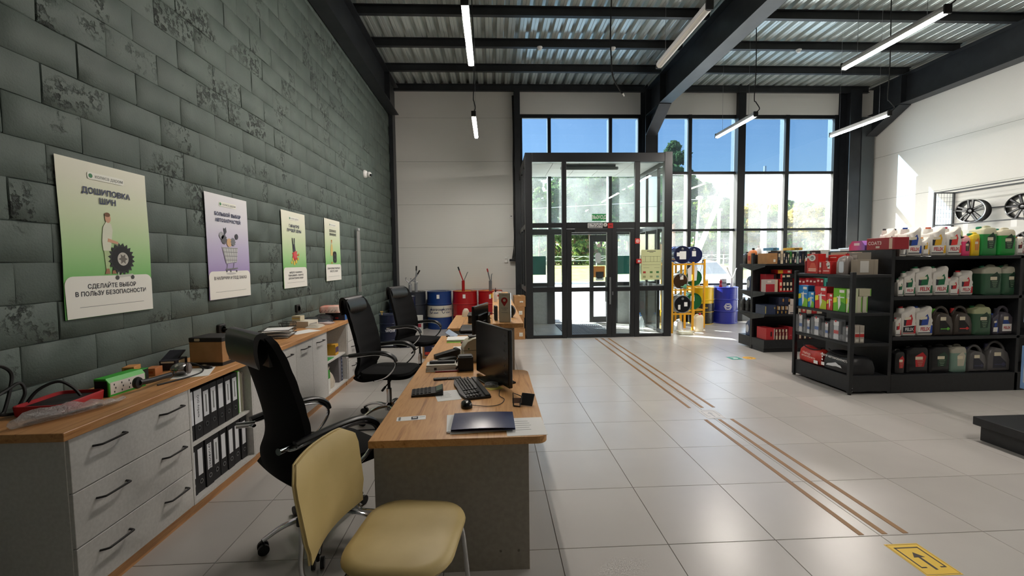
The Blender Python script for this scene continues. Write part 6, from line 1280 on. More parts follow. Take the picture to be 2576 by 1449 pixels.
# ---- end rack goods (faces -X at x = 4.02)
def side_box(name, label, y1, y0, z, h, depth, col, marks=(), cat='box', x=4.02, group=None):
    t = thing(name, label, cat, (x, (y0 + y1) / 2, z), 0, group); w = abs(y1 - y0) - .004
    MB().box(0, depth, -w / 2, w / 2, 0, h, .0015).build('carton', P(col, .45) if isinstance(col, tuple) else col, t, smooth=False)
    for m_ in marks: flat('print', P(m_[0], .5), t, [(a * w, b_ * h) for a, b_ in m_[1]], '-x', (-.0003 - (m_[2] if len(m_) > 2 else 0), 0, 0), .0004)
    return t
def R_(cx, cy, w, h): return rect(w, h, cx, cy)
zt = 1.3555
t = thing('spray_can', 'slim dark red can at the far end of the end rack top', 'can', (4.07, 5.44, zt)); mb = MB(); mb.lathe([(.036, 0), (.038, .005), (.038, .15), (.03, .16)], n=18); mb.build('body', P((120, 24, 34), .3), t); mb = MB(); mb.lathe([(.03, .16), (.03, .195), (.026, .2)], n=18); mb.build('cap', P((214, 212, 206), .4), t)
EMB = ((214, 212, 208), disc(.30, .12, .80))
t = side_box('oil_tin', 'large red oil tin with an oval white emblem on the end rack top', 5.40, 5.205, zt, .245, .10, (186, 36, 30), [((206, 84, 60), [(-.35, .16), (.45, .16), (.2, .55), (-.1, .55)]), ((216, 214, 208), disc(.30, -.02, .80, 24, .17), .0006), ((216, 214, 208), R_(-.36, .84, .2, .12), .0006), ((60, 60, 62), disc(.15, -.02, .80, 20, .09), .0012), ((216, 214, 208), disc(.11, -.02, .80, 20, .065), .0018), ((60, 60, 62), R_(-.02, .80, .04, .12), .0024), ((60, 60, 62), R_(-.02, .83, .2, .025), .0024)], 'tin')
mb = MB(); mb.lathe([(.018, 0), (.018, .02)], (.05, .05, .245), 12); mb.build('cap', P((180, 180, 180), .4), t)
for k in range(2): flat('print_line', P((230, 190, 170), .5), t, rect(.13, .014, 0, .035 + .022 * k), '-x', (-.0012, 0, 0))
side_box('red_carton', 'red carton standing behind the large oil tin on the end rack', 5.22, 5.06, zt, .23, .08, (206, 52, 44), [((226, 196, 180), R_(0, .86, .6, .05))], x=4.16)
side_box('oil_tin', 'small red oil tin on the end rack top, left of two', 5.198, 5.145, zt, .15, .07, (186, 36, 34), [((216, 214, 208), R_(.1, .72, .5, .4)), ((226, 190, 180), R_(0, .22, .7, .08))], 'tin')
side_box('oil_tin', 'small red oil tin on the end rack top, right of two', 5.14, 5.005, zt, .15, .07, (186, 36, 34), [((216, 214, 208), disc(.22, .22, .78, 18, .2)), ((216, 214, 208), R_(.3, .55, .3, .25)), ((226, 190, 180), R_(0, .25, .7, .08))], 'tin')
side_box('beige_carton', 'beige and dark carton behind the tins on the end rack top', 5.40, 5.03, zt, .26, .1, (176, 160, 136), [((206, 120, 110), R_(.2, .8, .3, .12))], x=4.33)
t = thing('grey_bottle', 'silver grey oil bottle with red cap on the end rack top', 'bottle', (4.10, 4.89, zt), 0); mb = MB(); mb.rloft([(0, .11, .14, .03), (.01, .12, .15, .035), (.14, .12, .15, .035), (.19, .10, .12, .03, 0, -.01), (.215, .06, .06, .02, 0, -.03)]); mb.build('body', P((150, 142, 138), .3, .3), t); mb = MB(); mb.lathe([(.02, .215), (.02, .24)], (0, -.03, 0), 14); mb.build('cap', P((186, 40, 44), .4), t); flat('label', P((206, 214, 222), .4), t, rect(.07, .13, .02, .085, .02), '-x', (-.0602, 0, 0))
t = thing('rear_bottle', 'tall pale bottle behind the silver grey bottle', 'bottle', (4.26, 5.02, zt)); mb = MB(); mb.rloft([(0, .10, .12, .03), (.17, .10, .12, .03), (.225, .05, .06, .02)]); mb.build('body', P((206, 196, 170), .4), t); mb = MB(); mb.lathe([(.022, .225), (.022, .255)], n=12); mb.build('cap', BLACK, t)
side_box('grey_carton', 'tall grey carton with black print on the end rack top', 4.945, 4.80, zt, .25, .16, (136, 130, 122), [((50, 50, 52), R_(-.38, .9, .12, .06)), ((60, 60, 62), R_(-.38, .6, .05, .5)), ((30, 30, 30), disc(.12, .25, .16, 14, .08)), ((186, 180, 170), R_(.2, .74, .5, .28), .0005)], x=4.175)
t = side_box('grey_carton', 'shorter grey carton with white label on the end rack top, before the post', 4.795, 4.70, zt, .17, .24, (150, 140, 126), [], x=4.09); flat('label', P((206, 204, 198), .5), t, rect(.10, .13, .08, .09), '-y', (0, -.0458, 0)); flat('seam', P((110, 102, 92), .5), t, rect(.002, .17, .19, .085), '-y', (0, -.0458, 0))
zt = .9255; BG = (60, 140, 206)
def bright(label, y1, y0, h, c1, c2, group='bright cartons on the end rack'):
    return side_box('bright_carton', label, y1, y0, zt, h, .09, c1, [(c2, [(.5, 0), (.5, .35), (.1, .45), (-.1, 0)]), ((232, 232, 226), [(-.05, .05), (.12, .3), (.05, .75), (-.12, .55)], .0005), ((226, 226, 60), [(-.5, .35), (-.2, .4), (-.2, .62), (-.5, .58)], .0004), ((232, 230, 224), R_(.2, .88, .4, .12), .0008), ((230, 230, 230), R_(.1, .62, .6, .05), .0009)], group=group)
bright('tall blue and green carton on the end rack, first from the far post', 5.535, 5.365, .272, (44, 130, 200), (126, 190, 50))
bright('short blue carton beside the tall blue one on the end rack', 5.36, 5.255, .20, (50, 140, 204), (120, 186, 60))
bright('tall red and yellow-green carton on the end rack', 5.24, 5.052, .274, (206, 44, 52), (176, 196, 50))
bright('short red carton between the red and green tall ones', 5.048, 4.956, .20, (210, 50, 54), (190, 60, 60))
bright('tall bright green carton on the end rack', 4.95, 4.768, .268, (110, 186, 40), (60, 140, 40))
t = bright('narrow green and white carton at the near post of the end rack', 4.762, 4.70, .268, (196, 206, 170), (110, 186, 40))
for k, (x, h, z_, c) in enumerate(((4.10, .185, 0, (206, 204, 180)), (4.165, .185, 0, (198, 198, 176)), (4.12, .085, .187, (190, 186, 160)))):
    t = thing('white_green_carton', ['left white and green carton beyond the near post of the end rack', 'right white and green carton beyond the near post of the end rack', 'white and green carton lying on top of two others on the end rack'][k], 'box', (x, 4.70, zt + z_), 0, 'white and green cartons'); wd = .058 if k < 2 else .14
    MB().box(.0, wd, 0, .09, 0, h, .0015).build('carton', P(c, .5), t, smooth=False); flat('print', P((110, 176, 60), .5), t, rect(.012, h * .9, wd - .008, h / 2), '-y', (0, -.0003, 0))
zt = .5805
for k, (ya, yb, h, acc, lb) in enumerate(((5.535, 5.395, .26, (60, 100, 170), 'tall clear blister kit with blue band, farthest on the third level'), (5.388, 5.272, .205, (60, 100, 170), 'short clear blister kit with blue band, second from the far post'), (5.266, 5.09, .258, (60, 100, 170), 'tall clear blister kit with blue band in the middle of the end rack'), (5.084, 4.967, .205, (60, 100, 170), 'short clear blister kit right of the middle one'), (4.96, 4.77, .255, (196, 44, 44), 'tall clear blister kit with red band on the end rack'), (4.764, 4.70, .2, (120, 120, 126), 'narrow dark blister kit beside the near post'))):
    t = side_box('blister_kit', lb, ya, yb, zt, h, .008, (52, 54, 60), [((196, 198, 204), R_(-.2, .45, .36, .8), .0), (acc, R_(-.2, .38, .38, .16), .0006), ((230, 230, 230), R_(-.2, .78, .4, .2), .001), ((206, 208, 212), R_(-.2, .14, .4, .2), .0006), ((206, 60, 60), R_(-.25, .88, .14, .1), .0014), ((110, 112, 118), disc(.16, .24, .2, 14, .12), .0006)], 'kit', 4.03, 'clear blister kits on the end rack')
    w = ya - yb; MB().box(-.045, .0, -w * .44, w * .44, .01, h * .92, .006).build('blister', clear_plastic('kit blister', (220, 225, 230), .16, .08), t, (.0, 0, 0), smooth=False)
    MB().box(.03, .09, -w * .46, w * .46, 0, h * .9, .002).build('rear_card', P((60, 62, 68), .5), t, smooth=False)
for k in range(2):
    t = thing('red_white_carton', ['left white and red carton beyond the near post, third level', 'right white and red carton beyond the near post, third level'][k], 'box', (4.085 + .057 * k, 4.70, zt), 0, 'white and red cartons'); MB().box(0, .053, 0, .09, 0, .2, .0015).build('carton', P((176, 168, 156), .5), t, smooth=False); flat('print', P((190, 40, 40), .5), t, rect(.05, .035, .0265, .085), '-y', (0, -.0003, 0)); flat('print', P((220, 216, 206), .5), t, rect(.036, .03, .0265, .03), '-y', (0, -.0003, 0)); flat('print', P((220, 216, 206), .5), t, rect(.045, .012, .0265, .112), '-y', (0, -.0006, 0))
def soft_bag(label, y1, y0, z, h, dpt, col, col2, x=4.03):
    t = thing('tool_bag', label, 'bag', (x + dpt / 2, (y0 + y1) / 2, z)); L = abs(y1 - y0); mb = MB(); rings = []
    for i in range(9):
        s = i / 8 * 2 - 1; k = (1 - abs(s) ** 5 * .25); hh = h * (.78 + .22 * abs(s + .1)) * k
        rings.append([(xx * k, s * L / 2, zz_) for xx, zz_ in [(dpt / 2, .012), (dpt / 2 + .008, hh * .4), (dpt * .42, hh * .85), (dpt * .2, hh), (-dpt * .2, hh), (-dpt * .42, hh * .86), (-dpt / 2 - .008, hh * .4), (-dpt / 2, .012), (-dpt * .4, 0), (dpt * .4, 0)]])
    mb.loft(rings); mb.build('body', noisy(col, col2, 6, .45, .35, 16, name='bag vinyl'), t, ang=1.0)
    mb = MB(); mb.tube(smooth_path([(-dpt * .3, -L * .42, h * .93), (-dpt * .32, -L * .15, h * .80), (-dpt * .32, L * .2, h * .82), (-dpt * .3, L * .42, h * .96)], 4), .007, 6); mb.build('zip', BLACK, t); return t
t = soft_bag('red tool bag with white lettering at the bottom of the end rack', 5.52, 5.14, .2105, .225, .17, (196, 52, 40), (176, 40, 34)); letter('Набор', .045, P((236, 200, 190), .5), t, (-.0945, .03, .12), '-x', 1, .0008, roll=-.05); letter('автомобилиста', .032, P((236, 200, 190), .5), t, (-.0945, .0, .082), '-x', 1, .0006, roll=-.04); flat('tag', PAPER, t, rect(.07, .04, .13, .04), '-x', (-.0935, 0, 0)) 
t = soft_bag('black tool bag with white lettering at the bottom of the end rack', 5.125, 4.70, .2105, .24, .34, (16, 17, 20), (26, 27, 31)); letter('НАБОР АВТОМОБИЛИСТА', .032, WHITE, t, (-.179, .0, .155), '-x', 1, .0006, roll=-.03)
flat('car_outline', P((210, 212, 216), .5), t, [(-.12, .05), (-.09, .075), (-.03, .09), (.03, .11), (.07, .09), (.10, .085), (.12, .06), (.04, .065), (-.02, .055)], '-x', (-.1805, 0, 0)); flat('tag', PAPER, t, rect(.05, .04, -.17, .05), '-x', (-.1785, 0, 0))
for k in range(3): flat('print', WHITE, t, disc(.012, -.18, .10 + .036 * k), '-x', (-.1790, 0, 0))
# on the top of the end upright
t = thing('red_carton', 'long red carton with white lettering on top of the near shelving end', 'box', (4.49, 4.83, 1.6355)); MB().box(-.03, .14, -.18, .18, 0, .135, .002).build('carton', P((150, 34, 44), .45), t, smooth=False); letter('COAT3', .055, P((226, 214, 206), .5), t, (-.0312, .07, .075), '-x', 1, .001); flat('print', P((206, 190, 176), .5), t, rect(.05, .024, -.03, .03), '-x', (-.0304, 0, 0)); flat('print', P((206, 180, 160), .5), t, rect(.04, .12, .135, .067), '-x', (-.0304, 0, 0))
t = thing('pink_carton', 'pink and violet carton with sloped corners beside the long red carton', 'box', (4.49, 5.15, 1.6355)); MB().prism([(-.115, 0), (.115, 0), (.115, .06), (.07, .115), (-.07, .115), (-.115, .06)], -.03, .12, 'yz').build('carton', gradient_mat('pink violet print', [(0, (206, 70, 110)), (.5, (200, 100, 150)), (1, (140, 110, 190))], 1, .11, -.11), t, smooth=False); flat('print', P((226, 206, 216), .5), t, rect(.08, .03, 0, .075), '-x', (-.0304, 0, 0))

# ---- far shelving goods (face -Y at y = 6.93)
def fbox(label, x0, x1, z, h, col, marks=(), y=6.93, depth=.26, name='filter_carton', group='filter cartons on the far shelving'):
    t = thing(name, label, 'box', ((x0 + x1) / 2, y, z), 0, group); w = x1 - x0 - .003; MB().box(-w / 2, w / 2, 0, depth, 0, h, .0015).build('carton', P(col, .5) if isinstance(col, tuple) else col, t, smooth=False)
    for m_ in marks: flat('print', P(m_[0], .5), t, rect(w * m_[3], h * m_[4], w * m_[1], h * m_[2]), '-y', (0, -.0003 - (m_[5] if len(m_) > 5 else 0), 0), .0004)
    return t
CR = (222, 206, 176)
ORD = ['first', 'second', 'third', 'fourth', 'fifth', 'sixth', 'seventh', 'eighth', 'ninth', 'tenth', 'eleventh', 'twelfth', 'thirteenth', 'fourteenth', 'fifteenth']
fbox('brown paper carton at the left end of the far shelving top', 4.49, 4.665, 1.4635, .175, CARDB, [((230, 226, 216), .2, .3, .2, .25)])
xs = 4.668
for k, (w, h, c, m_) in enumerate(((.045, .205, (30, 34, 44), CR), (.045, .22, CR, None), (.034, .205, (28, 32, 42), CR), (.036, .19, (26, 30, 38), CR), (.036, .185, (40, 42, 40), CR), (.036, .20, (46, 116, 46), CR), (.038, .195, (24, 28, 36), CR), (.038, .195, (24, 28, 36), (226, 196, 190)), (.040, .205, (150, 170, 158), (40, 46, 50)), (.044, .205, (30, 40, 60), (210, 170, 160)), (.04, .205, (22, 26, 40), None), (.046, .205, (26, 36, 44), (206, 150, 60)), (.046, .20, (120, 160, 140), CR))):
    fbox(f'{ORD[k]} upright filter carton on the far shelving top, counted from the brown carton', xs, xs + w, 1.4635, h, c, [(m_, 0, .22 if k % 2 else .68, .62, .28), ((200, 200, 196), 0, .45, .16, .3, .0004)] if m_ else [((120, 110, 90), 0, .5, .3, .5)]); xs += w + .001
for lb, x0, x1, y, h, c in (('flat blue carton lying on the upright filter cartons', 4.60, 4.75, 7.02, .045, (90, 150, 190)), ('flat yellow carton lying on the upright filter cartons', 4.92, 5.12, 6.98, .04, (206, 160, 50))): fbox(lb, x0, x1, 1.685, h, c, [((60, 60, 60), 0, .5, .4, .4)], y=y, depth=.2)
for k, (x, h, c) in enumerate(((5.24, .21, (60, 44, 46)), (5.40, .22, (206, 204, 200)), (5.55, .20, (110, 170, 200)), (5.72, .23, (222, 222, 224)), (5.90, .25, (190, 206, 220)), (6.08, .27, (230, 230, 232)), (6.26, .24, (60, 66, 76)))): fbox(f'{ORD[k]} carton past the filters on the far shelving top, toward the side wall', x, x + .15, 1.4635, h, c, [((150, 60, 60) if k % 2 else (120, 190, 210), 0, .3, .7, .25)])
DR, RD, BKc = (150, 30, 40), (196, 30, 32), (20, 20, 24)
fbox('wide grey and red carton at the left end of the second level', 4.47, 4.68, 1.0005, .205, (190, 176, 170), [((170, 40, 50), -.12, .33, .72, .62), ((210, 190, 160), .38, .5, .22, .95, .0004), ((226, 210, 200), -.2, .84, .3, .14, .0004)], depth=.12)
fbox('dark red carton standing behind the wide grey one', 4.56, 4.74, 1.0005, .29, DR, [((40, 36, 40), .35, .5, .2, .95)], y=7.06, depth=.16)
for k in range(4): fbox(f'{ORD[k]} black and red upright carton of the second level front row', 4.70 + .058 * k, 4.756 + .058 * k, 1.0005, .21, RD if k == 0 else BKc, [(CR, 0, .62, .6, .26), (CR, .05, .2, .5, .2), (RD, 0, .06, .98, .12, -.0001)], depth=.12)
fbox('yellow and red carton lying on the black cartons of the second level', 4.72, 4.96, 1.30, .065, RD, [((214, 160, 40), -.32, .5, .35, .9), (CR, .3, .5, .2, .5)], y=7.0, depth=.18); fbox('black carton lying above the second level front row', 4.75, 4.98, 1.214, .08, BKc, [(CR, -.25, .5, .2, .4), (CR, .1, .55, .25, .4), (RD, -.42, .5, .15, .98)], y=6.98, depth=.2)
for k in range(8): fbox(f'{ORD[k]} red carton seen through the end rack on the far second level', 4.96 + .062 * k, 5.02 + .062 * k, 1.0005, .22 - .01 * (k % 3), DR if k % 3 else (170, 34, 40), [(CR, 0, .22, .3, .3), ((230, 200, 190), 0, .8, .6, .14)])
fbox('turquoise carton seen through the end rack on the far second level', 5.47, 5.55, 1.0005, .22, (70, 170, 150), [((30, 60, 70), 0, .5, .3, .4)])
NB = (34, 40, 62)
t = fbox('long slate blue carton at the left of the third level', 4.47, 4.655, .6305, .15, (52, 62, 88), [((186, 176, 110), -.44, .5, .08, .8), ((180, 160, 90), .4, .7, .1, .2)])
for k in range(3): fbox(f'{ORD[k]} navy carton with gold ring on the third level', 4.66 + .068 * k, 4.726 + .068 * k, .6305, .155, (22, 26, 46), [((150, 110, 60), -.1, .68, .4, .4), ((222, 214, 196), .28, .66, .3, .36, .0004), ((190, 150, 70), -.05, .22, .3, .26, .0003)])
for k in range(2): fbox(f'{ORD[k]} navy carton stacked on the gold-ring cartons', 4.70 + .1 * k, 4.798 + .1 * k, .787, .125, NB, [((170, 120, 60), .3, .6, .25, .4)])
fbox('upright cream carton at the right of the third level', 4.872, 4.962, .6305, .25, (212, 200, 190), [((50, 50, 70), .1, .09, .6, .06), ((150, 140, 130), 0, .6, .5, .04)])
for k in range(5): fbox(f'{ORD[k]} small red and white carton seen through the end rack on the far third level', 5.0 + .09 * k, 5.085 + .09 * k, .6305, .17, (170, 40, 44) if k % 2 else (200, 190, 170), [(CR, 0, .5, .5, .5)])
t = fbox('wide bright red carton at the left of the bottom level', 4.50, 4.645, .2055, .195, (186, 46, 50), [((60, 20, 26), .1, .5, .2, .4), ((226, 220, 214), .46, .5, .08, .9, .0004)])
for k in range(4): fbox(f'{ORD[k]} dark red carton with cream tabs on the bottom level', 4.65 + .056 * k, 4.704 + .056 * k, .2055, .185, (130, 26, 34), [(CR, -.05, .82, .5, .24), (CR, .05, .2, .6, .34), ((226, 200, 170), .1, .5, .3, .3), ((24, 22, 26), -.4, .5, .16, .98)])
fbox('tall plain red carton after the tabbed ones on the bottom level', 4.878, 4.95, .2055, .21, (160, 34, 42), [((210, 150, 150), .1, .35, .4, .03)])
for k in range(4): fbox(f'{ORD[k]} low dark carton seen through the end rack on the far bottom level', 4.955 + .085 * k, 5.035 + .085 * k, .2055, .15 + .02 * (k % 2), (60, 26, 30) if k % 2 else (34, 32, 36), [(CR, 0, .3, .35, .4)])
# bottles on the window side of the far shelving
def oil_bottle(label, x, y, z, w, d, h, col, lab, cap=(18, 18, 20), oval=True):
    t = thing('oil_bottle', label, 'bottle', (x, y, z), 0, 'oil bottles on the window side of the far shelving'); mb = MB(); mb.rloft([(0, w * .94, d * .94, .02), (.008, w, d, .025), (h * .66, w, d, .025), (h * .80, w * .8, d * .8, .025, w * .05), (h * .88, w * .36, d * .5, .015, w * .12)]); mb.build('body', P(col, .35), t)
    mb = MB(); mb.lathe([(.02, h * .88), (.02, h * .98), (.016, h)], (w * .12, 0, 0), 12); mb.build('cap', P(cap, .4), t)
    flat('label', P(lab, .5), t, disc(w * .34, 0, h * .4, 20, h * .24) if oval else rect(w * .5, h * .3, 0, h * .36), '-y', (0, -d / 2 - .0003, 0)); flat('label', P(lab, .5), t, disc(d * .34, 0, h * .4, 20, h * .24) if oval else rect(d * .5, h * .3, 0, h * .36), '-x', (-w / 2 - .0003, 0, 0)); return t
oil_bottle('black oil bottle at the window side, top level', 4.52, 7.56, 1.4635, .08, .11, .215, (18, 18, 20), (70, 66, 60), oval=False)
oil_bottle('orange and red oil bottle at the window side, top level', 4.54, 7.42, 1.4635, .12, .13, .275, (206, 120, 60), (190, 50, 50), (30, 30, 30), False)
oil_bottle('white round-topped bottle behind the orange oil bottle', 4.70, 7.52, 1.4635, .1, .1, .32, (232, 232, 232), (210, 212, 216), (232, 232, 232))
oil_bottle('blue and white oil bottle with a face label at the window side, second level', 4.53, 7.42, 1.0005, .11, .13, .29, (50, 66, 100), (196, 200, 206))
for k in range(3): oil_bottle(f'{ORD[k]} dark grey oil bottle at the window side, third level', 4.50 + .035 * k, 7.60 - .095 * k, .6305, .08, .085, .235, (66, 66, 68), (30, 30, 32), (190, 192, 196), False)
oil_bottle('blue and white oil bottle with a face label at the window side, bottom level', 4.54, 7.44, .2055, .11, .13, .30, (56, 72, 110), (206, 208, 212))

# ================================================================ WHEEL RACK ON THE RIGHT WALL
t = thing('wheel_rack', 'dark steel wheel rack with mesh side on the white right wall', 'rack', (9.02, 8.55, 0)); RK = P((70, 72, 76), .45)
for x in (0, .40): MB().box(x - .016, x + .016, -.016, .016, .0, 2.86, .002).build('post', RK, t, smooth=False)
for z in (2.845, 2.19, 1.55, .9): MB().box(.016, .384, -.012, .012, z - .012, z + .012).build('end_rail', RK, t, smooth=False)
for x, z in ((0, 2.845), (.40, 2.845), (0, 2.18), (.40, 2.46), (.0, 1.54), (.40, 1.8), (0, .9), (.40, 1.16)): MB().box(x - .011, x + .011, -5.5, -.016, z - .011, z + .011).build('long_rail', RK, t, smooth=False)
mb = MB()
for k in range(1, 6): mb.cyl((.016 + .061 * k, 0, 2.2), (.016 + .061 * k, 0, 2.835), .0025, 5)
for k in range(1, 8): mb.cyl((.016, 0, 2.2 + .078 * k), (.384, 0, 2.2 + .078 * k), .0025, 5)
mb.build('wire_mesh', RK, t)
for y in (-2.0, -4.0):
    for x in (0, .4): MB().box(x - .016, x + .016, y - .016, y + .016, 0, 2.83).build('post', RK, t, smooth=False)
def wheel(label, c, spokes, r=.225, wd=.2, double=True, facecol=(206, 208, 212), rot=0, yaw=0.35):
    t = thing('alloy_wheel', label, 'wheel', c, 0, 'alloy wheels on the wall rack'); t.rotation_euler = (0, 0, yaw)
    DK = P((18, 18, 20), .3, .4); FC = P(facecol, .2, .9)
    mb = MB(); mb.lathe([(r - .012, 0), (r, .004), (r, .018), (r - .022, .03), (r - .03, .08), (r - .03, wd - .05), (r - .012, wd - .02), (r, wd - .006), (r - .004, wd), (r - .016, wd), (r - .038, wd - .04), (r - .042, .07), (r - .03, .02), (r - .018, .004)], (0, 0, 0), 40, 'x', cap=False); mb.build('barrel', DK, t)
    mb = MB(); mb.lathe([(r - .016, .002), (r - .004, -.002), (r, .006), (r - .002, .012)], (0, 0, 0), 40, 'x', cap=False); mb.build('rim_edge', FC, t)
    mb = MB(); mb.lathe([(.001, .0), (.03, .0), (.034, .006), (.05, .02), (.055, .06)], (0, 0, 0), 24, 'x'); mb.build('hub', DK, t)
    mb = MB(); mb.lathe([(.001, -.006), (.026, -.005), (.028, .002)], (0, 0, 0), 20, 'x'); mb.build('centre_cap', FC, t)
    for k in range(spokes):
        a = 2 * PI * k / spokes + rot
        for q in ((-1, 1) if double else (0,)):
            o_ = .026 * q; ca, sa = math.cos(a), math.sin(a); hw = .0125 if double else .011
            def p(rr, off, x): return (x, rr * ca - off * sa, rr * sa + off * ca)
            def prism_(r0, r1, x0, x1, h0, h1, mt, nm):
                m_ = MB(); m_.loft([[p(r0, o_ * .8 - h0, x0), p(r0, o_ * .8 + h0, x0), p(r0, o_ * .8 + h0, x0 + .03), p(r0, o_ * .8 - h0, x0 + .03)], [p(r1, o_ * 1.35 - h1, x1), p(r1, o_ * 1.35 + h1, x1), p(r1, o_ * 1.35 + h1, x1 + .03), p(r1, o_ * 1.35 - h1, x1 + .03)]]); m_.build(nm, mt, t, smooth=False)
            prism_(.045, r - .014, .012, .008, hw + .005, hw + .006, DK, 'spoke'); prism_(.055, r - .018, .0095, .0055, hw - .002, hw, FC, 'spoke_face')
    return t
wheel('alloy wheel with five bright double spokes on the wall rack', (9.06, 7.92, 2.41), 5, rot=.3, yaw=.30)
wheel('alloy wheel with ten thin dark spokes at the right edge of the rack', (9.06, 7.10, 2.39), 10, double=False, facecol=(120, 122, 126), rot=.1, yaw=.30)
wheel('bright alloy wheel of the lower rack row, above the green canisters', (9.06, 6.95, 1.76), 5, rot=.8, yaw=.30)
for lb, y, z in (('white price card under the five-spoke wheel', 7.93, 2.10), ('white price card under the dark-spoked wheel', 7.16, 2.10)): tag(MB().box(-.002, .0, -.045, .045, -.05, .07).build('price_card', PAPER, None, (9.0, y, z), smooth=False), lb, 'card')
# ================================================================ OUTSIDE
ASPH = noisy((170, 171, 172), (188, 189, 190), 1.2, .9, .1, 40, name='pale concrete yard')
st(MB().add([(-60, YF + .30, -.03), (110, YF + .30, -.03), (110, 30, -.03), (-60, 30, -.03)], [(0, 1, 2, 3)]).build('yard', ASPH, smooth=False))
GRASS = noisy((118, 128, 52), (150, 150, 74), 1.5, .9, .5, 12, name='autumn grass')
st(MB().add([(-60, 30, -.03), (110, 30, -.03), (-60, 33, .12), (110, 33, .12), (-60, 42, 1.05), (110, 42, 1.05), (-90, 180, 1.6), (140, 180, 1.6)], [(0, 1, 3, 2), (2, 3, 5, 4), (4, 5, 7, 6)]).build('grass_bank', GRASS, smooth=False))
st(MB().box(-60, 110, 29.8, 30.0, -.03, .12).build('kerb', P((200, 198, 192), .8), smooth=False))
st(MB().box(-3, 12, YF + .305, YF + .9, -.15, -.01).build('doorstep', P((176, 172, 168), .8), smooth=False))
def leaf_cloud(clumps, n, size, seed, mats):
    rd = random.Random(seed); mb = MB()
    for (cx, cy, cz, rx, rz_) in clumps:
        for _ in range(n):
            while True:
                x, y, z = rd.uniform(-1, 1), rd.uniform(-1, 1), rd.uniform(-1, 1)
                if .2 < x * x + y * y + z * z < 1: break
            p = Vector((cx + x * rx, cy + y * rx, cz + z * rz_)); s = size * rd.uniform(.6, 1.3)
            a = Vector((rd.gauss(0, 1), rd.gauss(0, 1), rd.gauss(0, .6))).normalized(); b_ = a.orthogonal().normalized(); c = a.cross(b_)
            mb.add([p + b_ * s, p - b_ * s * .5 + c * s * .8, p - b_ * s * .5 - c * s * .8], [(0, 1, 2)], rd.randrange(len(mats)))
    me = mb.mesh('crown', False)
    for m_ in mats: me.materials.append(m_)
    return me
def trunk_mesh(H, r, mat, seed, bend=.3):
    rd = random.Random(seed); mb = MB(); mb.tube(smooth_path([(0, 0, -.3), (rd.uniform(-bend, bend) * .4, rd.uniform(-bend, bend) * .4, H * .35), (rd.uniform(-bend, bend), rd.uniform(-bend, bend), H * .7), (0, 0, H)], 4), r, 8, r2=r * .25)
    me = mb.mesh('trunk'); me.materials.append(mat); return me
def LM(c, c2): return leaf_mat('foliage', tuple(min(255, int(v * 1.12)) for v in c), tuple(min(255, int(v * 1.12)) for v in c2))
PINE_M = [LM((58, 86, 58), (84, 108, 66)), LM((74, 100, 62), (104, 122, 74))]; BIR_M = [LM((178, 160, 88), (194, 178, 108)), LM((160, 154, 90), (182, 170, 100))]; GRN_M = [LM((108, 132, 70), (140, 156, 84)), LM((90, 118, 64), (126, 146, 80))]
BARKP = noisy((132, 92, 66), (96, 70, 56), 3, .9, .4, 10, name='pine bark'); BARKB = noisy((196, 192, 184), (120, 114, 108), 2, .8, name='birch bark')
def pine_clumps(H, seed):
    rd = random.Random(seed); out = []
    for k in range(26):
        s = rd.uniform(.28, 1.0); R = H * .17 * (1.15 - s) + .35; a = rd.uniform(0, 2 * PI); rr = R * rd.uniform(.3, 1.0); out.append((rr * math.cos(a), rr * math.sin(a), H * s, H * .055 + .3 * (1 - s), H * .035 + .15))
    out.append((0, 0, H * .97, H * .04, H * .05)); return out
def round_clumps(H, seed):
    rd = random.Random(seed); out = []
    for k in range(22):
        s = rd.uniform(.25, 1.0); R = H * .24 * math.sin(PI * min(.95, s * .85 + .1)); a = rd.uniform(0, 2 * PI); rr = R * rd.uniform(.2, 1.0); out.append((rr * math.cos(a), rr * math.sin(a), H * s * .95, H * .08, H * .07))
    return out
KINDS = {}
for k in range(3): KINDS['pine', k] = (leaf_cloud(pine_clumps(12, k), 170, .24, k, PINE_M), trunk_mesh(11.5, .2, BARKP, k), 12)
for k in range(2): KINDS['birch', k] = (leaf_cloud(round_clumps(10, 30 + k), 190, .22, 30 + k, BIR_M), trunk_mesh(8.5, .14, BARKB, 10 + k), 10)
for k in range(2): KINDS['green', k] = (leaf_cloud(round_clumps(10, 50 + k), 190, .22, 50 + k, GRN_M), trunk_mesh(8.5, .16, BARKP, 20 + k), 10)
tree_n = {}
def tree(kind, px, top, dist, wide=1.0, where=''):
    # px, top: where the tip stands as seen from the door line; turned into metres here
    X = (px - 1245) / 1093 * dist; Zt = 1.544 + (676 - top) / 1093 * dist; z0 = 1.05 if dist >= 42 else .5
    var = random.randrange(3 if kind == 'pine' else 2); cr, tr, H = KINDS[kind, var]; s = max(.3, (Zt - z0) / H)
    k = tree_n[kind] = tree_n.get(kind, 0) + 1
    desc = {'pine': 'dark green pine', 'birch': 'yellow autumn birch', 'green': 'grey-green leafy tree'}[kind]
    t = thing({'pine': 'pine_tree', 'birch': 'birch_tree', 'green': 'leafy_tree'}[kind], f'{desc} {where}', 'tree', (X, dist, z0), random.uniform(0, 6), 'trees beyond the yard')
    t.scale = (s * wide, s * wide, s); obj('crown', cr, t); obj('trunk', tr, t)
random.seed(5)
pl = [(1345, 470, 60), (1362, 495, 52), (1385, 440, 66), (1400, 500, 54), (1418, 450, 60), (1436, 462, 66), (1455, 425, 58), (1470, 445, 70), (1488, 430, 56), (1505, 442, 64), (1522, 460, 60), (1540, 425, 66), (1558, 445, 54), (1575, 418, 62), (1592, 452, 68), (1612, 430, 58), (1634, 420, 64), (1655, 440, 60), (1676, 412, 56)]
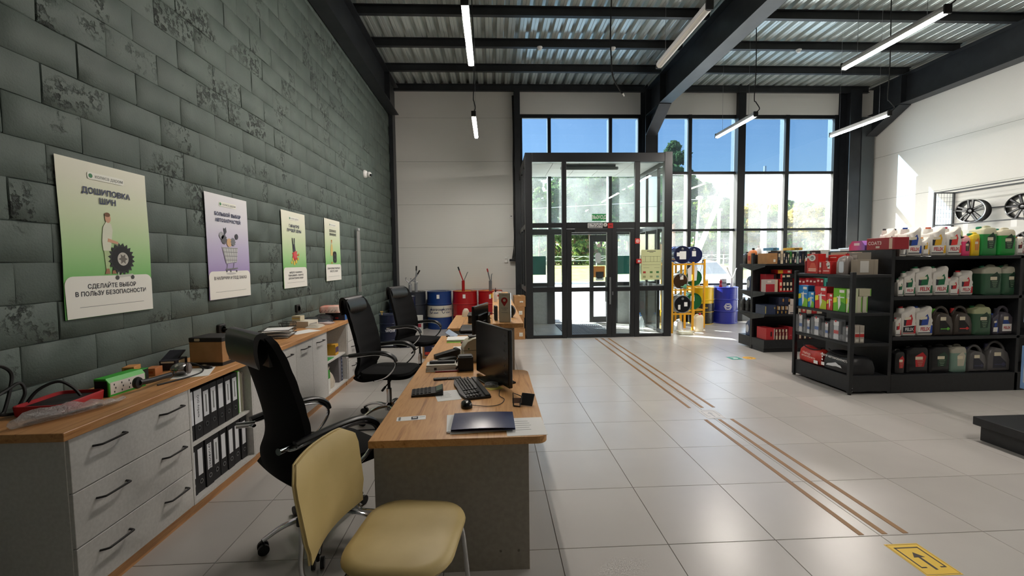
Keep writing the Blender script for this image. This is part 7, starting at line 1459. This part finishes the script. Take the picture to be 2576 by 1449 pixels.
for k, (px, tp, ds) in enumerate(pl): tree('pine', px, tp, ds, 1.15, f'seen through the vestibule glass, {ORD[k] if k < 15 else ["sixteenth", "seventeenth", "eighteenth", "nineteenth"][k - 15]} from the left')
tree('pine', 1706, 384, 44, 1.2, 'tallest of all, just right of the vestibule'); tree('pine', 1738, 448, 46, 1.3, 'second right of the vestibule, beside the tallest')
for k, (kd, px, tp, ds) in enumerate((('green', 1764, 494, 52), ('pine', 1786, 490, 58), ('green', 1806, 512, 50), ('pine', 1824, 506, 60), ('green', 1840, 528, 52))): tree(kd, px, tp, ds, 1.2, ['between the tall pines and the leaning pole', 'directly behind the leaning pole top', 'right behind the leaning pole', 'rising above the leaning pole foot', 'last before the thick window post'][k])
for k, (kd, px, tp, ds) in enumerate((('green', 1868, 542, 64), ('birch', 1892, 540, 60), ('birch', 1915, 532, 62), ('birch', 1936, 536, 66), ('green', 1958, 545, 60), ('green', 1982, 536, 70), ('pine', 2002, 534, 74), ('birch', 2024, 548, 58), ('green', 2044, 532, 72), ('birch', 2064, 545, 60), ('birch', 2088, 536, 66))): tree(kd, px, tp, ds, 1.5, f'in the right-hand window panes, {ORD[k]} from the thick post')
for k, (kd, px, tp, ds) in enumerate((('pine', 1300, 450, 62), ('pine', 1270, 440, 70), ('green', 2130, 540, 64), ('birch', 2170, 538, 66), ('green', 2220, 530, 70))): tree(kd, px, tp, ds, 1.2, ['hidden behind the left white panel wall', 'farther left behind the white panel wall', 'hidden behind the right corner column', 'farther right behind the corner column', 'farthest right beyond the side wall'][k])
cl = []
rd = random.Random(9)
for k in range(150): cl.append((rd.uniform(-2, 75), rd.uniform(52, 60), 1.2 + rd.uniform(0, 2.2), 1.3, 1.0))
for k in range(90): cl.append((rd.uniform(0, 90), rd.uniform(78, 86), 2 + rd.uniform(0, 4.5), 2.0, 1.8))
me = leaf_cloud(cl, 90, .34, 8, GRN_M + [LM((120, 92, 70), (96, 84, 66)), PINE_M[0]]); o = obj('undergrowth', me); o['kind'] = 'stuff'; o['label'] = 'dense bushes and undergrowth along the forest edge'; o['category'] = 'bushes'
# fence along the bank
t = thing('yard_fence', 'pale metal fence with crossed braces along the grass bank', 'fence', (0, 41.5, 1.0)); FM = P((206, 206, 200), .5)
for k in range(26): MB().box(-10 + 2.5 * k - .04, -10 + 2.5 * k + .04, -.04, .04, 0, 1.06).build('post', FM, t, smooth=False)
for z in (1.02, .62): MB().box(-10, 52.5, -.03, .03, z - .03, z + .03).build('rail', FM, t, smooth=False)
mb = MB()
for k in range(25):
    x = -10 + 2.5 * k; mb.tube([(x, 0, .62), (x + 1.25, 0, 1.02), (x + 2.5, 0, .62)], .022, 5)
mb.build('brace', FM, t)
# poles
CONC = P((222, 220, 216), .8, name='pale concrete pole')
t = thing('leaning_pole', 'thick white leaning concrete pole beyond the window', 'pole', (9.75, 22, -.03)); MB().tube([(0, 0, 0), (2.2, .0, 5.35)], .15, 12, r2=.11).build('shaft', CONC, t); MB().tube([(2.15, 0, 5.2), (2.33, 0, 5.5)], .05, 8).build('bracket', STEEL, t)
t = thing('utility_pole', 'white upright utility pole with cable coil in the right window', 'pole', (12.75, 20, -.03)); MB().tube([(0, 0, 0), (0, 0, 4.05)], .15, 12, r2=.12).build('shaft', CONC, t); MB().tube([(0, 0, 4.0), (.0, 0, 5.9)], .06, 10).build('mast', P((190, 196, 204), .5), t)
mb = MB(); mb.tube([(-.1 + .28 * math.cos(2 * PI * k / 20), -.16, 4.05 + .28 * math.sin(2 * PI * k / 20)) for k in range(21)], .025, 6); mb.build('cable_coil', P((200, 204, 210), .5), t); MB().tube(smooth_path([(.05, 0, 5.55), (.2, 0, 5.5), (.28, 0, 5.62)], 4), .02, 6).build('hook', STEEL, t)
t = thing('slim_pole', 'slim upright pole right behind the leaning pole', 'pole', (10.6, 20.0, -.03)); MB().tube([(0, 0, 0), (0, 0, 3.9)], .07, 8).build('shaft', CONC, t); MB().box(-.1, .1, -.1, .1, 3.85, 3.95).build('cap', CONC, t)
t = thing('lamp_post', 'faint blue-grey lamp post before the trees, left of the leaning pole', 'pole', (14.6, 31, .0)); MB().tube([(0, 0, 0), (.35, 0, 5.9)], .10, 8, r2=.07).build('shaft', P((170, 184, 200), .5), t); mb = MB(); mb.sphere((.36, 0, 6.0), .25, 12, 8, .6); mb.build('lamp_head', P((210, 218, 226), .4), t)
MB().tube([(.36, 0, 5.9), (-14, 0, 5.2), (-24, 0, 5.6)], .02, 5).build('overhead_wire', P((190, 190, 190), .6), t)
st_ = thing('road_sign', 'orange square notice board standing outside, left of the window drums', 'sign', (4.62, 11.6, 0)); MB().box(-.22, .22, -.01, .01, 1.62, 1.98, .004).build('board', P((226, 150, 30), .5), st_, smooth=False); MB().cyl((0, .03, 0), (0, .03, 1.9), .025, 10).build('stake', STEEL, st_)
tt = flat('notice', P((40, 130, 120), .6), w1, rect(.40, .46, 1.12, 1.45), '-y', (0, YF + .058, 0)); tt = flat('notice', P((40, 130, 120), .6), w1, rect(.34, .46, 3.29, 1.44), '-y', (0, YF + .058, 0))
# parked car
t = thing('parked_car', 'white car parked outside the window, facing the shop', 'car', (8.3, 15.2, -.03)); CW = P((236, 238, 240), .25, 0, .5, .5)
W_ = 1.78
def car_ring(y, z0, z1, w, r): return [(x, y, z) for x, z in [(-w / 2, z0), (-w / 2, z1 - r), (-w / 2 + r * .6, z1), (w / 2 - r * .6, z1), (w / 2, z1 - r), (w / 2, z0)]]
mb = MB(); mb.loft([car_ring(-.02, .35, .72, 1.5, .1), car_ring(.12, .24, .82, 1.72, .12), car_ring(.5, .22, .92, W_, .12), car_ring(1.2, .22, 1.0, W_, .1), car_ring(3.6, .22, 1.02, W_, .1), car_ring(4.2, .26, .98, 1.7, .12), car_ring(4.35, .4, .9, 1.5, .12)]); mb.build('body', CW, t)
mb = MB(); mb.loft([car_ring(1.15, .98, 1.0, 1.6, .01), car_ring(1.75, .98, 1.5, 1.36, .14), car_ring(2.4, .98, 1.56, 1.36, .14), car_ring(3.3, .98, 1.5, 1.34, .14), car_ring(3.95, .98, 1.02, 1.5, .02)]); mb.build('cabin', CW, t)
GLC = P((60, 72, 80), .08, name='car glass')
MB().add([(-.72, 1.14, 1.03), (.72, 1.14, 1.03), (.58, 1.69, 1.46), (-.58, 1.69, 1.46)], [(0, 1, 2, 3)]).build('windscreen', GLC, t, (0, -.012, .008), smooth=False)
for s in (-1, 1):
    MB().add([(s * .74, 1.45, 1.05), (s * .705, 1.85, 1.42), (s * .705, 3.1, 1.42), (s * .76, 3.6, 1.06)], [(0, 1, 2, 3) if s < 0 else (3, 2, 1, 0)]).build('side_window', GLC, t, (s * .012, 0, 0), smooth=False)
    MB().box(s * .62 - .2, s * .62 + .2, .03, .12, .64, .76, .03).build('headlamp', P((200, 206, 212), .1), t, (0, -.03, 0)); MB().box(s * .98 - .09, s * .98 + .09, 1.3, 1.42, 1.0, 1.12, .03).build('mirror', CW, t)
    for y in (.85, 3.4): mb = MB(); mb.lathe([(.2, -.1), (.31, -.1), (.32, -.06), (.32, .06), (.31, .1), (.2, .1)], (s * .80, y, .32), 20, 'x'); mb.build('wheel', P((24, 24, 26), .8), t)
MB().box(-.42, .42, -.035, .02, .50, .66, .02).build('grille', P((24, 24, 26), .4), t); MB().box(-.7, .7, -.01, .05, .27, .42, .03).build('bumper_intake', P((30, 30, 32), .5), t); MB().box(-.26, .26, -.045, -.03, .40, .50).build('number_plate', WHITE, t)
